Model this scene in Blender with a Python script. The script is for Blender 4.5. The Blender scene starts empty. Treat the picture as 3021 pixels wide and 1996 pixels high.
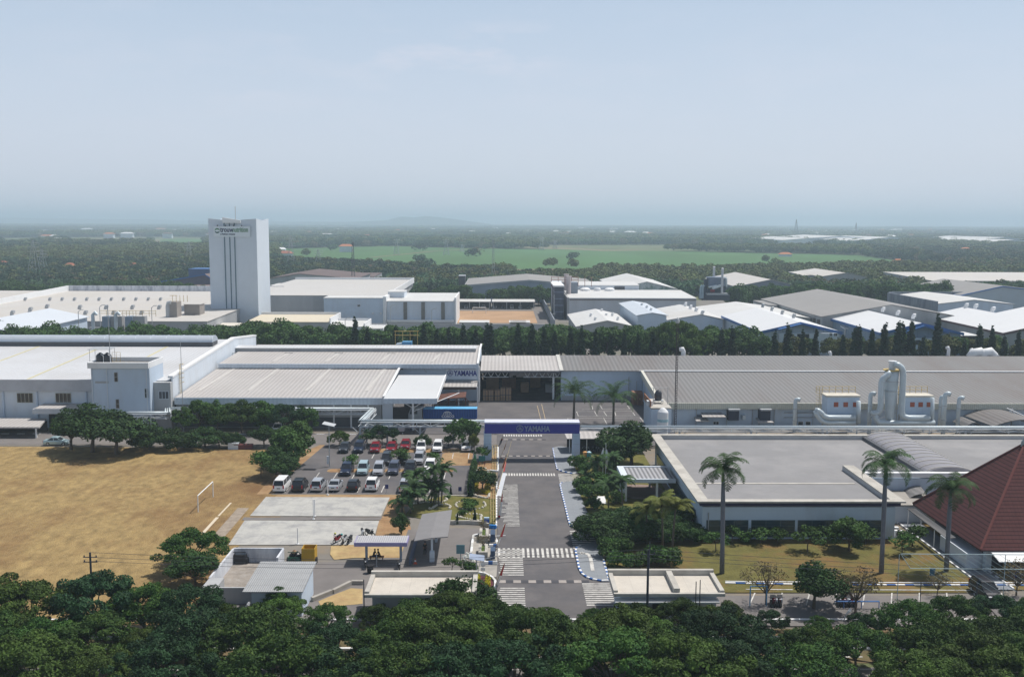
import bpy, math, random
import numpy as np
from mathutils import Vector, Matrix, Euler
SC = bpy.context.scene
COL = SC.collection
RAD = math.radians
rng = random.Random(11)
# ------------------------------------------------------------------ camera
PITCH, YAW, ROLL, CAMH, FPX = 6.65, 0.53, 0.20, 40.0, 2900.0
cam = bpy.data.cameras.new('camera')
cam.sensor_width = 36.0
cam.lens = 36.0 * FPX / 3021.0
cam.clip_start = 1.0
cam.clip_end = 120000.0
CAMROT = (Matrix.Rotation(RAD(-YAW), 3, 'Z') @ Matrix.Rotation(RAD(90 - PITCH), 3, 'X') @ Matrix.Rotation(RAD(ROLL), 3, 'Z'))
camo = bpy.data.objects.new('camera', cam)
camo.matrix_world = Matrix.Translation((0, 0, CAMH)) @ CAMROT.to_4x4()
COL.objects.link(camo)
SC.camera = camo
# ------------------------------------------------------------------ light
SUNV = Vector((0.42, 0.27, 1.0)).normalized()      # towards the sun
SUN_EL = math.asin(SUNV.z)
SUN_AZ = math.atan2(SUNV.x, SUNV.y)
w = bpy.data.worlds.new('World')
SC.world = w
w.use_nodes = True
nt = w.node_tree
nt.nodes.clear()
def wn(t, **k):
 n = nt.nodes.new(t)
 for a, b in k.items():
  setattr(n, a, b)
 return n
sky = wn('ShaderNodeTexSky', sky_type='NISHITA')
sky.sun_disc = False
sky.sun_elevation = SUN_EL
sky.sun_rotation = SUN_AZ
sky.altitude = 50
sky.air_density = 1.1
sky.dust_density = 3.5
sky.ozone_density = 2.0
tc = wn('ShaderNodeTexCoord')
mp = wn('ShaderNodeMapping')
mp.inputs['Scale'].default_value = (1.0, 1.0, 4.0)
nz = wn('ShaderNodeTexNoise')
nz.inputs['Scale'].default_value = 9.0
nz.inputs['Detail'].default_value = 7
nz.inputs['Roughness'].default_value = 0.6
rmp = wn('ShaderNodeValToRGB')
rmp.color_ramp.elements[0].position = 0.47
rmp.color_ramp.elements[0].color = (0, 0, 0, 1)
rmp.color_ramp.elements[1].position = 0.72
rmp.color_ramp.elements[1].color = (1, 1, 1, 1)
mixc = wn('ShaderNodeMixRGB')
mixc.inputs['Color2'].default_value = (16.0, 14.6, 15.6, 1)
bg = wn('ShaderNodeBackground')
bg.inputs['Strength'].default_value = 0.058
wo = wn('ShaderNodeOutputWorld')
sep = wn('ShaderNodeSeparateXYZ')
vr = wn('ShaderNodeValToRGB')
vr.color_ramp.interpolation = 'EASE'
vr.color_ramp.elements[0].position = 0.0
vr.color_ramp.elements[0].color = (0.75, 0.75, 0.75, 1)
vr.color_ramp.elements[1].position = 0.52
vr.color_ramp.elements[1].color = (0, 0, 0, 1)
e3 = vr.color_ramp.elements.new(0.34)
e3.color = (0.52, 0.52, 0.52, 1)
mixv = wn('ShaderNodeMixRGB')
mixv.inputs['Color2'].default_value = (11.2, 13.3, 17.2, 1)
L = nt.links.new
L(tc.outputs['Generated'], sep.inputs[0])
L(sep.outputs['Z'], vr.inputs[0])
vc = wn('ShaderNodeValToRGB')
vc.color_ramp.elements[0].position = 0.0
vc.color_ramp.elements[0].color = (.72, .745, .83, 1)
vc.color_ramp.elements[1].position = 0.36
vc.color_ramp.elements[1].color = (.50, .70, .93, 1)
vs_ = wn('ShaderNodeVectorMath', operation='SCALE')
vs_.inputs['Scale'].default_value = 21.5
L(sep.outputs['Z'], vc.inputs[0])
L(vc.outputs[0], vs_.inputs[0])
L(vs_.outputs[0], mixv.inputs['Color2'])
L(vr.outputs[0], mixv.inputs['Fac'])
L(sky.outputs[0], mixv.inputs['Color1'])
L(tc.outputs['Generated'], mp.inputs[0])
L(mp.outputs[0], nz.inputs['Vector'])
L(nz.outputs['Fac'], rmp.inputs[0])
acc = None      # two faint pinkish cloud banks and a very weak veil elsewhere
for (cx, cy, kx, kz, amp) in ((1030, 132, 6.5, 26.0, .34), (1210, 105, 14.0, 34.0, .3), (560, 196, 17.0, 50.0, .28), (640, 120, 2.2, 7.0, .12), (1900, 230, 2.0, 7.0, .08)):
 dv = (CAMROT @ Vector((cx * 1.27307 - 1510.5, -(cy * 1.27307 - 998.0), -FPX))).normalized()
 sb = wn('ShaderNodeVectorMath', operation='SUBTRACT'); sb.inputs[1].default_value = dv
 ml = wn('ShaderNodeVectorMath', operation='MULTIPLY'); ml.inputs[1].default_value = (kx, 0, kz)
 ln = wn('ShaderNodeVectorMath', operation='LENGTH')
 ms = wn('ShaderNodeMapRange', interpolation_type='SMOOTHSTEP'); ms.inputs['To Min'].default_value = amp; ms.inputs['To Max'].default_value = 0
 L(tc.outputs['Generated'], sb.inputs[0]); L(sb.outputs[0], ml.inputs[0]); L(ml.outputs[0], ln.inputs[0]); L(ln.outputs['Value'], ms.inputs['Value'])
 mu = wn('ShaderNodeMath', operation='MULTIPLY'); L(ms.outputs[0], mu.inputs[0]); L(rmp.outputs[0], mu.inputs[1])
 if acc:
  ad = wn('ShaderNodeMath', operation='ADD'); L(acc, ad.inputs[0]); L(mu.outputs[0], ad.inputs[1]); acc = ad.outputs[0]
 else: acc = mu.outputs[0]
L(acc, mixc.inputs['Fac'])
L(mixv.outputs[0], mixc.inputs['Color1'])
L(mixc.outputs[0], bg.inputs['Color'])
L(bg.outputs[0], wo.inputs['Surface'])
sun = bpy.data.lights.new('sun', 'SUN')
sun.energy = 4.3
sun.angle = RAD(0.5)
sun.color = (1.0, 0.955, 0.89)
suno = bpy.data.objects.new('sun', sun)
suno.rotation_euler = (-SUNV).to_track_quat('-Z', 'Y').to_euler()
suno.location = (0, 0, 200)
COL.objects.link(suno)
SC.view_settings.view_transform = 'Standard'
SC.view_settings.look = 'None'
SC.view_settings.exposure = 0.0
SC.view_settings.gamma = 1.0
SC.view_settings.use_curve_mapping = False
SC.cycles.max_bounces = 5
SC.cycles.diffuse_bounces = 2
SC.cycles.glossy_bounces = 2
SC.cycles.transmission_bounces = 2
SC.cycles.volume_bounces = 1
SC.cycles.use_denoising = True
HAZE_D = 0.00025
# ------------------------------------------------------------------ photo survey -> world metres
_s = 0.33712
FR = {'F': (0, 0, 1.0), 'D': (0, 0, 1.27307), 'Z1': (0, 600, _s), 'Z2': (750, 600, _s), 'Z3': (1500, 600, _s), 'Z4': (2221, 600, _s),
      'Z5': (0, 950, _s), 'Z6': (750, 950, _s), 'Z7': (1500, 950, _s), 'Z8': (2221, 950, _s), 'W1': (450, 1250, .38259),
      'W2': (1050, 1200, .28698), 'W3': (1300, 1450, .2551), 'W4': (1700, 1250, .31881), 'W5': (2221, 1250, .38259),
      'W6': (0, 1600, .6321), 'W7': (1500, 1600, .64096), 'W8': (1250, 1400, .12755), 'V1': (1340, 1280, .12755), 'V2': (900, 1560, .15306), 'V3': (1700, 1300, .10204),
      'V5': (2040, 780, .07653), 'V6': (2200, 1650, .34598)}
def ray(fr, x, y):
 a, b, s = FR[fr]
 return CAMROT @ Vector((a + x * s - 1510.5, -(b + y * s - 998.0), -FPX))
def P(fr, x, y, z=0.0):
 """ground survey: world point at height z"""
 d = ray(fr, x, y)
 t = (z - CAMH) / d.z
 return Vector((d.x * t, d.y * t, z))
def PY(fr, x, y, Y):
 """world point at distance Y"""
 d = ray(fr, x, y)
 t = Y / d.y
 return Vector((d.x * t, Y, CAMH + d.z * t))
def PX(fr, x, Y):
 return PY(fr, x, 900, Y).x
# ------------------------------------------------------------------ materials
_m = {}
def mat(name, col, rough=0.85, var=0.10, scale=0.6, metal=0.0, stripe=None, period=0.6, sdark=0.82, bump=0.0,
  stain=None, stain_amt=0.0, stain_scale=0.08, spec=0.3, rnd=0.0, aniso=None, sub=None, lines=None):
 if name in _m:
  return _m[name]
 m = bpy.data.materials.new(name)
 m.use_nodes = True
 t = m.node_tree
 N, K = t.nodes, t.links.new
 b = N['Principled BSDF']
 b.inputs['Roughness'].default_value = rough
 b.inputs['Metallic'].default_value = metal
 b.inputs['Specular IOR Level'].default_value = spec
 geo = N.new('ShaderNodeNewGeometry')
 src = geo.outputs['Position']
 if aniso:
  mpn = N.new('ShaderNodeMapping')
  mpn.inputs['Scale'].default_value = aniso
  K(src, mpn.inputs[0])
  src2 = mpn.outputs[0]
 else:
  src2 = src
 def rgb(c):
  return (c[0], c[1], c[2], 1)
 n1 = N.new('ShaderNodeTexNoise')
 n1.inputs['Scale'].default_value = scale
 n1.inputs['Detail'].default_value = 5
 n1.inputs['Roughness'].default_value = 0.65
 K(src2, n1.inputs['Vector'])
 r = N.new('ShaderNodeValToRGB')
 r.color_ramp.elements[0].position = 0.30
 r.color_ramp.elements[1].position = 0.70
 r.color_ramp.elements[0].color = rgb([max(0, c * (1 - var)) for c in col])
 r.color_ramp.elements[1].color = rgb([min(1, c * (1 + var)) for c in col])
 K(n1.outputs['Fac'], r.inputs[0])
 out = r.outputs[0]
 if stain:
  n2 = N.new('ShaderNodeTexNoise')
  n2.inputs['Scale'].default_value = stain_scale
  n2.inputs['Detail'].default_value = 6
  n2.inputs['Roughness'].default_value = 0.7
  K(src2, n2.inputs['Vector'])
  r2 = N.new('ShaderNodeValToRGB')
  r2.color_ramp.elements[0].position = 0.46
  r2.color_ramp.elements[1].position = 0.66
  r2.color_ramp.elements[0].color = (0, 0, 0, 1)
  r2.color_ramp.elements[1].color = (stain_amt,) * 3 + (1,)
  K(n2.outputs['Fac'], r2.inputs[0])
  mx = N.new('ShaderNodeMixRGB')
  mx.inputs['Color2'].default_value = rgb(stain)
  K(r2.outputs[0], mx.inputs['Fac'])
  K(out, mx.inputs['Color1'])
  out = mx.outputs[0]
 if rnd:
  oi = N.new('ShaderNodeObjectInfo')
  hs = N.new('ShaderNodeHueSaturation')
  mr = N.new('ShaderNodeMapRange')
  mr.inputs['To Min'].default_value = 1 - rnd
  mr.inputs['To Max'].default_value = 1 + rnd
  mh = N.new('ShaderNodeMapRange')
  mh.inputs['To Min'].default_value = 0.5 - rnd * 0.06
  mh.inputs['To Max'].default_value = 0.5 + rnd * 0.04
  K(oi.outputs['Random'], mr.inputs['Value'])
  K(oi.outputs['Random'], mh.inputs['Value'])
  K(mr.outputs[0], hs.inputs['Value'])
  K(mh.outputs[0], hs.inputs['Hue'])
  K(out, hs.inputs['Color'])
  out = hs.outputs[0]
 if stripe or lines:
  sp = N.new('ShaderNodeSeparateXYZ')
  K(src, sp.inputs[0])
 if stripe:
  ma = N.new('ShaderNodeMath'); ma.operation = 'MULTIPLY'; ma.inputs[1].default_value = 2 * math.pi / period
  K(sp.outputs[stripe], ma.inputs[0])
  sn = N.new('ShaderNodeMath'); sn.operation = 'SINE'
  K(ma.outputs[0], sn.inputs[0])
  mr2 = N.new('ShaderNodeMapRange')
  mr2.inputs['From Min'].default_value = -1
  mr2.inputs['To Min'].default_value = sdark
  mr2.inputs['To Max'].default_value = 1.0
  K(sn.outputs[0], mr2.inputs['Value'])
  bm = N.new('ShaderNodeBump')
  bm.inputs['Distance'].default_value = 0.06
  bm.inputs['Strength'].default_value = 0.35
  K(sn.outputs[0], bm.inputs['Height'])
  K(bm.outputs[0], b.inputs['Normal'])
  vm = N.new('ShaderNodeMixRGB'); vm.blend_type = 'MULTIPLY'; vm.inputs['Fac'].default_value = 1
  K(out, vm.inputs['Color1'])
  K(mr2.outputs[0], vm.inputs['Color2'])
  out = vm.outputs[0]
 if lines:      # (axis, period, width fraction, factor): joints between sheets or slabs
  for ax, per, wd, fac in lines:
   d = N.new('ShaderNodeMath'); d.operation = 'DIVIDE'; d.inputs[1].default_value = per
   K(sp.outputs[ax], d.inputs[0])
   f = N.new('ShaderNodeMath'); f.operation = 'FRACT'
   K(d.outputs[0], f.inputs[0])
   g = N.new('ShaderNodeMath'); g.operation = 'LESS_THAN'; g.inputs[1].default_value = wd
   K(f.outputs[0], g.inputs[0])
   q = N.new('ShaderNodeMapRange')
   q.inputs['To Min'].default_value = 1.0
   q.inputs['To Max'].default_value = fac
   K(g.outputs[0], q.inputs['Value'])
   vm = N.new('ShaderNodeMixRGB'); vm.blend_type = 'MULTIPLY'; vm.inputs['Fac'].default_value = 1
   K(out, vm.inputs['Color1'])
   K(q.outputs[0], vm.inputs['Color2'])
   out = vm.outputs[0]
 K(out, b.inputs['Base Color'])
 if bump and not stripe:
  nb = N.new('ShaderNodeTexNoise')
  nb.inputs['Scale'].default_value = scale * 6
  nb.inputs['Detail'].default_value = 4
  K(src, nb.inputs['Vector'])
  bm = N.new('ShaderNodeBump')
  bm.inputs['Strength'].default_value = bump
  bm.inputs['Distance'].default_value = 0.3
  K(nb.outputs['Fac'], bm.inputs['Height'])
  K(bm.outputs[0], b.inputs['Normal'])
 if sub:
  b.inputs['Transmission Weight'].default_value = 0
 _m[name] = m
 return m
# ------------------------------------------------------------------ mesh helper
def chain_loc(o):
 v = Vector((0, 0, 0))
 while o is not None:
  v += o.location
  o = o.parent
 return v
def tag(o, label=None, cat=None, group=None, kind=None):
 if label: o['label'] = label
 if cat: o['category'] = cat
 if group: o['group'] = group
 if kind: o['kind'] = kind
 return o
def link(name, me, parent=None):
 o = bpy.data.objects.new(name, me)
 COL.objects.link(o)
 o.parent = parent
 return o
def thing(name, label, cat, loc=(0, 0, 0), rz=0.0, group=None):
 o = link(name, None)
 o.empty_display_size = 0.5
 o.location = loc
 o.rotation_euler = (0, 0, rz)
 return tag(o, label, cat, group)
APART = {'pilaster', 'column', 'skylight', 'wall_pipe', 'roof_stripe', 'wheel', 'back_wall', 'post', 'tank_post', 'taillight'}
class MB:
 DY = 0.0
 def __init__(s):
  s.v, s.f, s.mi, s.cur = [], [], [], 0
 def add(s, vs, fs):
  n = len(s.v)
  s.v += [tuple(v) for v in vs]
  for f in fs:
   s.f.append([i + n for i in f])
   s.mi.append(s.cur)
  return s
 def quad(s, *p):
  return s.add(p, [list(range(len(p)))])
 def box(s, x0, x1, y0, y1, z0, z1):
  v = [(x0, y0, z0), (x1, y0, z0), (x1, y1, z0), (x0, y1, z0), (x0, y0, z1), (x1, y0, z1), (x1, y1, z1), (x0, y1, z1)]
  return s.add(v, [(0, 3, 2, 1), (4, 5, 6, 7), (0, 1, 5, 4), (1, 2, 6, 5), (2, 3, 7, 6), (3, 0, 4, 7)])
 def slab(s, a, b, c, d, t):
  v = [Vector(p) for p in (a, b, c, d)]
  u = [p + Vector((0, 0, t)) for p in v]
  return s.add(v + u, [(0, 3, 2, 1), (4, 5, 6, 7), (0, 1, 5, 4), (1, 2, 6, 5), (2, 3, 7, 6), (3, 0, 4, 7)])
 def prism(s, poly, axis, a, b):
  n = len(poly)
  def m(p, t):
   if axis == 'X': return (t, p[0], p[1])
   if axis == 'Y': return (p[0], t, p[1])
   return (p[0], p[1], t)
  v = [m(p, a) for p in poly] + [m(p, b) for p in poly]
  return s.add(v, [list(range(n))[::-1], list(range(n, 2 * n))] + [(i, (i + 1) % n, (i + 1) % n + n, i + n) for i in range(n)])
 def tube(s, pts, r, n=8, caps=True):
  pts = [Vector(p) for p in pts]
  rs = r if isinstance(r, (list, tuple)) else [r] * len(pts)
  vs = []
  up = None
  for i, p in enumerate(pts):
   d = (pts[min(i + 1, len(pts) - 1)] - pts[max(i - 1, 0)]).normalized()
   if up is None:
    up = Vector((0, 0, 1)) if abs(d.z) < 0.9 else Vector((1, 0, 0))
   a = d.cross(up)
   if a.length < 1e-4:
    a = d.cross(Vector((0, 1, 0)))
   a.normalize()
   b = a.cross(d).normalized()
   up = b
   for k in range(n):
    th = 2 * math.pi * k / n
    vs.append(p + a * (rs[i] * math.cos(th)) + b * (rs[i] * math.sin(th)))
  fs = []
  for i in range(len(pts) - 1):
   for k in range(n):
    fs.append((i * n + k, i * n + (k + 1) % n, (i + 1) * n + (k + 1) % n, (i + 1) * n + k))
  if caps:
   fs.append(list(range(n))[::-1])
   fs.append([(len(pts) - 1) * n + k for k in range(n)])
  return s.add(vs, fs)
 def cyl(s, p0, p1, r0, r1=None, n=10):
  return s.tube([p0, p1], [r0, r0 if r1 is None else r1], n)
 def bar(s, p0, p1, w):
  return s.tube([p0, p1], w * 0.7, 4)
 def lathe(s, prof, c=(0, 0, 0), n=16):
  c = Vector(c)
  vs = [c + Vector((r * math.cos(2 * math.pi * k / n), r * math.sin(2 * math.pi * k / n), z)) for r, z in prof for k in range(n)]
  m = len(prof)
  fs = [(i * n + k, i * n + (k + 1) % n, (i + 1) * n + (k + 1) % n, (i + 1) * n + k) for i in range(m - 1) for k in range(n)]
  fs.append(list(range(n))[::-1])
  fs.append([(m - 1) * n + k for k in range(n)])
  return s.add(vs, fs)
 def pieces(s):
  pa = list(range(len(s.v)))
  def fd(i):
   while pa[i] != i: pa[i] = pa[pa[i]]; i = pa[i]
   return i
  for f in s.f:
   for i in f[1:]: pa[fd(i)] = fd(f[0])
  gr = {}
  for j, f in enumerate(s.f): gr.setdefault(fd(f[0]), []).append(j)
  out = []
  for js in gr.values():
   ids = sorted({i for j in js for i in s.f[j]}); mp_ = {i: n for n, i in enumerate(ids)}
   m = MB(); m.v = [s.v[i] for i in ids]; m.f = [[mp_[i] for i in s.f[j]] for j in js]; m.mi = [s.mi[j] for j in js]
   out.append(m)
  return out
 def build(s, name, mats, parent=None, label=None, smooth=False):
  if parent is not None and name in APART and len(s.f) > 6:
   ps = s.pieces()
   if len(ps) > 1:
    return [p._build(name, mats, parent, label, smooth) for p in ps][0]
  return s._build(name, mats, parent, label, smooth)
 def _build(s, name, mats, parent=None, label=None, smooth=False):
  off = chain_loc(parent) if parent is not None else Vector((0, 0, 0))
  me = bpy.data.meshes.new(name)
  me.from_pydata([(v[0] - off.x, v[1] + MB.DY - off.y, v[2] - off.z) for v in s.v], [], s.f)
  if not isinstance(mats, (list, tuple)):
   mats = [mats]
  for m in mats:
   me.materials.append(m)
  if len(mats) > 1:
   me.polygons.foreach_set('material_index', s.mi)
  if smooth:
   me.polygons.foreach_set('use_smooth', [True] * len(me.polygons))
  me.update()
  o = link(name, me, parent)
  if label:
   o['label'] = label
  return o
def one(name, mb, m, label, cat, group=None, smooth=False):
 o = mb.build(name, m, None, smooth=smooth)
 return tag(o, label, cat, group)
def struct(name, mb, m, label=None):
 o = mb.build(name, m, None)
 o['kind'] = 'structure'
 if label: o['label'] = label
 return o
def fy(y):
 """survey sketch depth -> true depth"""
 return y if y < 60 or y > 400 else CAMH / math.tan(RAD(PITCH) + math.atan((116000.0 / y - 338) / FPX))
def sheet(name, pts, z, m, label=None):
 pts = [(p[0], fy(p[1])) if isinstance(p, tuple) else p for p in pts]
 mb = MB()
 mb.quad(*[(p[0], p[1], z) for p in pts])
 return struct(name, mb, m, label)
def dup(root, loc, rz=None, label=None, group=None, scale=None):
 def cp(o, par):
  c = o.copy()
  COL.objects.link(c)
  c.parent = par
  for ch in kids.get(o, []):
   cp(ch, c)
  return c
 kids = KIDS.get(root.name)
 if kids is None:
  kids = {}
  st = [root]
  while st:
   a = st.pop()
   kids[a] = list(a.children)
   st += kids[a]
  KIDS[root.name] = kids
 c = cp(root, None)
 c.location = loc
 if rz is not None: c.rotation_euler = (0, 0, rz)
 if scale is not None: c.scale = scale if isinstance(scale, (tuple, list)) else (scale,) * 3
 if label: c['label'] = label
 if group: c['group'] = group
 return c
KIDS = {}
def text_mesh(name, s, size, m, parent, loc, rot=(math.pi / 2, 0, 0), ext=0.04, bold=0.0, sx=1.0, align='LEFT', shear=0.0):
 cu = bpy.data.curves.new(name, 'FONT')
 cu.body = s
 cu.size = size
 cu.extrude = ext
 cu.offset = bold
 cu.align_x = align
 cu.shear = shear
 cu.resolution_u = 3
 to = bpy.data.objects.new('tmp_text', cu)
 COL.objects.link(to)
 me = bpy.data.meshes.new_from_object(to.evaluated_get(bpy.context.evaluated_depsgraph_get()))
 bpy.data.objects.remove(to)
 me.materials.clear()
 me.materials.append(m)
 o = link(name, me, parent)
 o.location = Vector(loc) - (chain_loc(parent) if parent is not None else Vector((0, 0, 0)))
 o.rotation_euler = rot
 o.scale = (sx, 1, 1)
 return o
ONES = ['', 'first', 'second', 'third', 'fourth', 'fifth', 'sixth', 'seventh', 'eighth', 'ninth', 'tenth', 'eleventh', 'twelfth', 'thirteenth',
  'fourteenth', 'fifteenth', 'sixteenth', 'seventeenth', 'eighteenth', 'nineteenth']
TENS = {20: 'twent', 30: 'thirt', 40: 'fort', 50: 'fift', 60: 'sixt', 70: 'sevent', 80: 'eight', 90: 'ninet'}
def nth(i):
 if i < 20: return ONES[i]
 t = TENS[i // 10 * 10]
 return t + 'ieth' if i % 10 == 0 else t + 'y-' + ONES[i % 10]
# ------------------------------------------------------------------ palette
ASPH = mat('asphalt', (0.132, 0.124, 0.126), 0.92, 0.14, 0.25, stain=(0.085, 0.085, 0.095), stain_amt=0.75, stain_scale=0.13)
ASPH2 = mat('asphalt_worn', (0.175, 0.162, 0.158), 0.92, 0.12, 0.3, stain=(0.23, 0.21, 0.19), stain_amt=0.5, stain_scale=0.12)
CONC = mat('concrete', (0.36, 0.34, 0.31), 0.9, 0.12, 0.5, stain=(0.2, 0.19, 0.18), stain_amt=0.5, stain_scale=0.3)
SLAB = mat('court_concrete', (0.44, 0.435, 0.41), 0.9, 0.08, 0.6, stain=(0.26, 0.26, 0.27), stain_amt=0.75, stain_scale=0.38, lines=[('X', 3.1, 0.012, 0.8), ('Y', 2.4, 0.016, 0.85)])
PAVE = mat('grey_pavers', (0.22, 0.24, 0.27), 0.9, 0.1, 1.4, stain=(0.30, 0.31, 0.32), stain_amt=0.35, stain_scale=0.2)
DRY = mat('dry_grass', (0.305, 0.215, 0.092), 0.95, 0.34, 0.9, stain=(0.17, 0.09, 0.038), stain_amt=0.9, stain_scale=0.055, bump=0.5, aniso=(.8, 0.45, 1))
SOIL = mat('soil', (0.30, 0.18, 0.09), 0.95, 0.22, 0.4, stain=(0.40, 0.30, 0.17), stain_amt=0.7, stain_scale=0.16, bump=0.3)
LAWN = mat('lawn_grass', (0.125, 0.115, 0.032), 0.95, 0.25, 0.6, stain=(0.215, 0.115, 0.045), stain_amt=0.75, stain_scale=0.13, bump=0.4)
GARD = mat('garden_grass', (0.125, 0.125, 0.03), 0.95, 0.2, 0.7, stain=(0.19, 0.14, 0.05), stain_amt=0.6, stain_scale=0.35)
LINE = mat('line_paint', (0.62, 0.61, 0.58), 0.8, 0.12, 1.6, stain=(0.22, 0.21, 0.2), stain_amt=0.75, stain_scale=1.1)
WHITE = mat('white_paint', (0.78, 0.79, 0.80), 0.6, 0.04, 0.3)
WALLW = mat('white_wall', (0.64, 0.70, 0.77), 0.8, 0.05, 0.3, stain=(0.5, 0.51, 0.52), stain_amt=0.35, stain_scale=0.25, aniso=(1, 1, .35))
WALLB = mat('pale_blue_wall', (0.54, 0.635, 0.75), 0.8, 0.05, 0.3, stain=(0.44, 0.47, 0.5), stain_amt=0.35, stain_scale=0.2, aniso=(1, 1, .35))
WALLG = mat('grey_wall', (0.42, 0.43, 0.44), 0.85, 0.08, 0.4, stain=(0.25, 0.25, 0.26), stain_amt=0.6, stain_scale=0.2, aniso=(1, 1, .3))
GREY = mat('grey_steel', (0.42, 0.44, 0.46), 0.5, 0.06, 0.5, metal=0.1)
DGREY = mat('dark_grey', (0.09, 0.095, 0.105), 0.7, 0.1, 0.5)
BLACK = mat('black_rubber', (0.018, 0.018, 0.02), 0.6, 0.1, 0.5)
INTER = mat('interior_shade', (0.045, 0.043, 0.045), 0.9, 0.3, 0.4)  # near-black colour stands in for the shade inside halls and shelters
GLASS = mat('window_glass', (0.025, 0.035, 0.045), 0.12, 0.1, 0.5, spec=0.7)
GLASST = mat('teal_glass', (0.03, 0.06, 0.075), 0.15, 0.15, 0.4, spec=0.6)
ROOFW = mat('white_roof', (0.60, 0.61, 0.63), 0.5, 0.03, 0.1, stripe='X', period=0.9, sdark=0.955, spec=0.35, stain=(0.48, 0.47, 0.46), stain_amt=0.45, stain_scale=0.06)
ROOFB = mat('beige_roof', (0.47, 0.445, 0.43), 0.6, 0.04, 0.12, stripe='X', period=0.85, sdark=0.82, stain=(0.56, 0.545, 0.53), stain_amt=0.5, stain_scale=0.05)
ROOFG = mat('grey_roof', (0.216, 0.213, 0.213), 0.65, 0.05, 0.12, stripe='X', period=0.95, sdark=0.80, stain=(0.165, 0.14, 0.13), stain_amt=0.75, stain_scale=0.06, aniso=(1, .2, 1))
ROOFC = mat('cream_roof', (0.52, 0.50, 0.475), 0.7, 0.04, 0.1, stain=(0.50, 0.46, 0.40), stain_amt=0.5, stain_scale=0.03, lines=[('X', 9.0, 0.02, 0.9)])
ROOFX = mat('bright_roof', (0.62, 0.62, 0.61), 0.55, 0.04, 0.1, stain=(0.52, 0.49, 0.44), stain_amt=0.5, stain_scale=0.04, lines=[('X', 6.0, 0.02, 0.93)])
ROOFD = mat('plain_grey_roof', (0.275, 0.268, 0.262), 0.75, 0.05, 0.1, stain=(0.30, 0.29, 0.28), stain_amt=0.5, stain_scale=0.03, lines=[('X', 5.0, 0.03, 0.9)])
FLAT = mat('bitumen_roof', (0.24, 0.238, 0.244), 0.85, 0.06, 0.25, stain=(0.37, 0.36, 0.36), stain_amt=0.5, stain_scale=0.07, lines=[('Y', 5.3, 0.012, 1.15)])
PARA = mat('weathered_parapet', (0.48, 0.46, 0.42), 0.9, 0.12, 0.5, stain=(0.33, 0.31, 0.28), stain_amt=0.6, stain_scale=0.4)
FASC = mat('pale_fascia', (0.55, 0.62, 0.70), 0.6, 0.04, 0.3, stripe='X', period=0.8, sdark=0.95)
FASCY = mat('cream_fascia', (0.55, 0.55, 0.47), 0.6, 0.05, 0.3, stripe='X', period=0.4, sdark=0.85)
NAVY = mat('navy_band', (0.03, 0.025, 0.07), 0.6, 0.1, 0.4)
GBLUE = mat('gate_blue', (0.042, 0.045, 0.30), 0.5, 0.12, 0.4, aniso=(1, 1, .2))
TRIMB = mat('trim_blue', (0.045, 0.14, 0.36), 0.5, 0.08, 0.3)
BROWNT = mat('trim_brown', (0.13, 0.08, 0.08), 0.6, 0.1, 0.3)
YELLOW = mat('rail_yellow', (0.52, 0.38, 0.13), 0.6, 0.1, 0.6)
DUCT = mat('duct_metal', (0.56, 0.63, 0.67), 0.45, 0.06, 0.6, metal=0.15, stain=(0.42, 0.46, 0.48), stain_amt=0.4, stain_scale=0.5)
BARK = mat('bark', (0.11, 0.085, 0.065), 0.95, 0.3, 2.0)
RED = mat('red_cloth', (0.42, 0.03, 0.045), 0.7, 0.05, 0.5)
CLOTHW = mat('white_cloth', (0.72, 0.74, 0.78), 0.7, 0.04, 0.5)
KBLUE = mat('kerb_blue', (0.03, 0.11, 0.34), 0.7, 0.1, 1.0)
CARD = mat('cardboard', (0.33, 0.22, 0.14), 0.9, 0.15, 0.8)
WOOD = mat('pallet_wood', (0.24, 0.13, 0.09), 0.9, 0.2, 1.0)
CBLUE = mat('container_blue', (0.022, 0.085, 0.30), 0.5, 0.06, 0.4, stripe='X', period=0.5, sdark=0.75)
# ================================================================== GROUND
GROUND = mat('plain_ground', (0.10, 0.125, 0.05), 0.95, 0.3, 0.01, stain=(0.25, 0.20, 0.12), stain_amt=0.7, stain_scale=0.004)
mb = MB(); mb.box(-60000, 60000, -3000, 90000, -2, 0)
struct('ground', mb, GROUND)
INDG = mat('estate_ground', (0.19, 0.18, 0.165), 0.95, 0.15, 0.1, stain=(0.12, 0.13, 0.06), stain_amt=0.8, stain_scale=0.03)
sheet('industrial_ground', [(-260, 300), (330, 300), (330, 520), (-230, 520)], 0.02, INDG)
NEARG = mat('factory_ground', (0.20, 0.185, 0.165), 0.95, 0.14, 0.15, stain=(0.28, 0.2, 0.11), stain_amt=0.6, stain_scale=0.08)
sheet('factory_ground', [(-200, 97.2), (200, 97.2), (200, 299), (-200, 299)], 0.02, NEARG)
def ppts(fr, lst, z=0.0):
 return [P(fr, a, b, z) for a, b in lst]
fieldpts = [(-160, 175.2), (-90, 176.0), (-60, 175.5), (-42, 174), (-37.5, 165), (-33.8, 154), (-33.4, 145.2), (-28.6, 145.0), (-30.5, 134), (-33, 121), (-33.5, 113), (-31, 98), (-160, 98)]
sheet('dry_grass_field', fieldpts, 0.04, DRY)
sheet('soil_strip', [(-34.4, 174), (-33.2, 177.5), (-30.8, 177.5), (-33.4, 154), (-33.4, 145.2), (-36.5, 145.2), (-36.5, 160), (-38.5, 174)], 0.05, SOIL)
sheet('internal_road', [(-200, 176.8), (-32.5, 177.8), (-1.0, 177.8), (-1.0, 186.4), (-200, 186.4)], 0.06, ASPH2)
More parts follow.
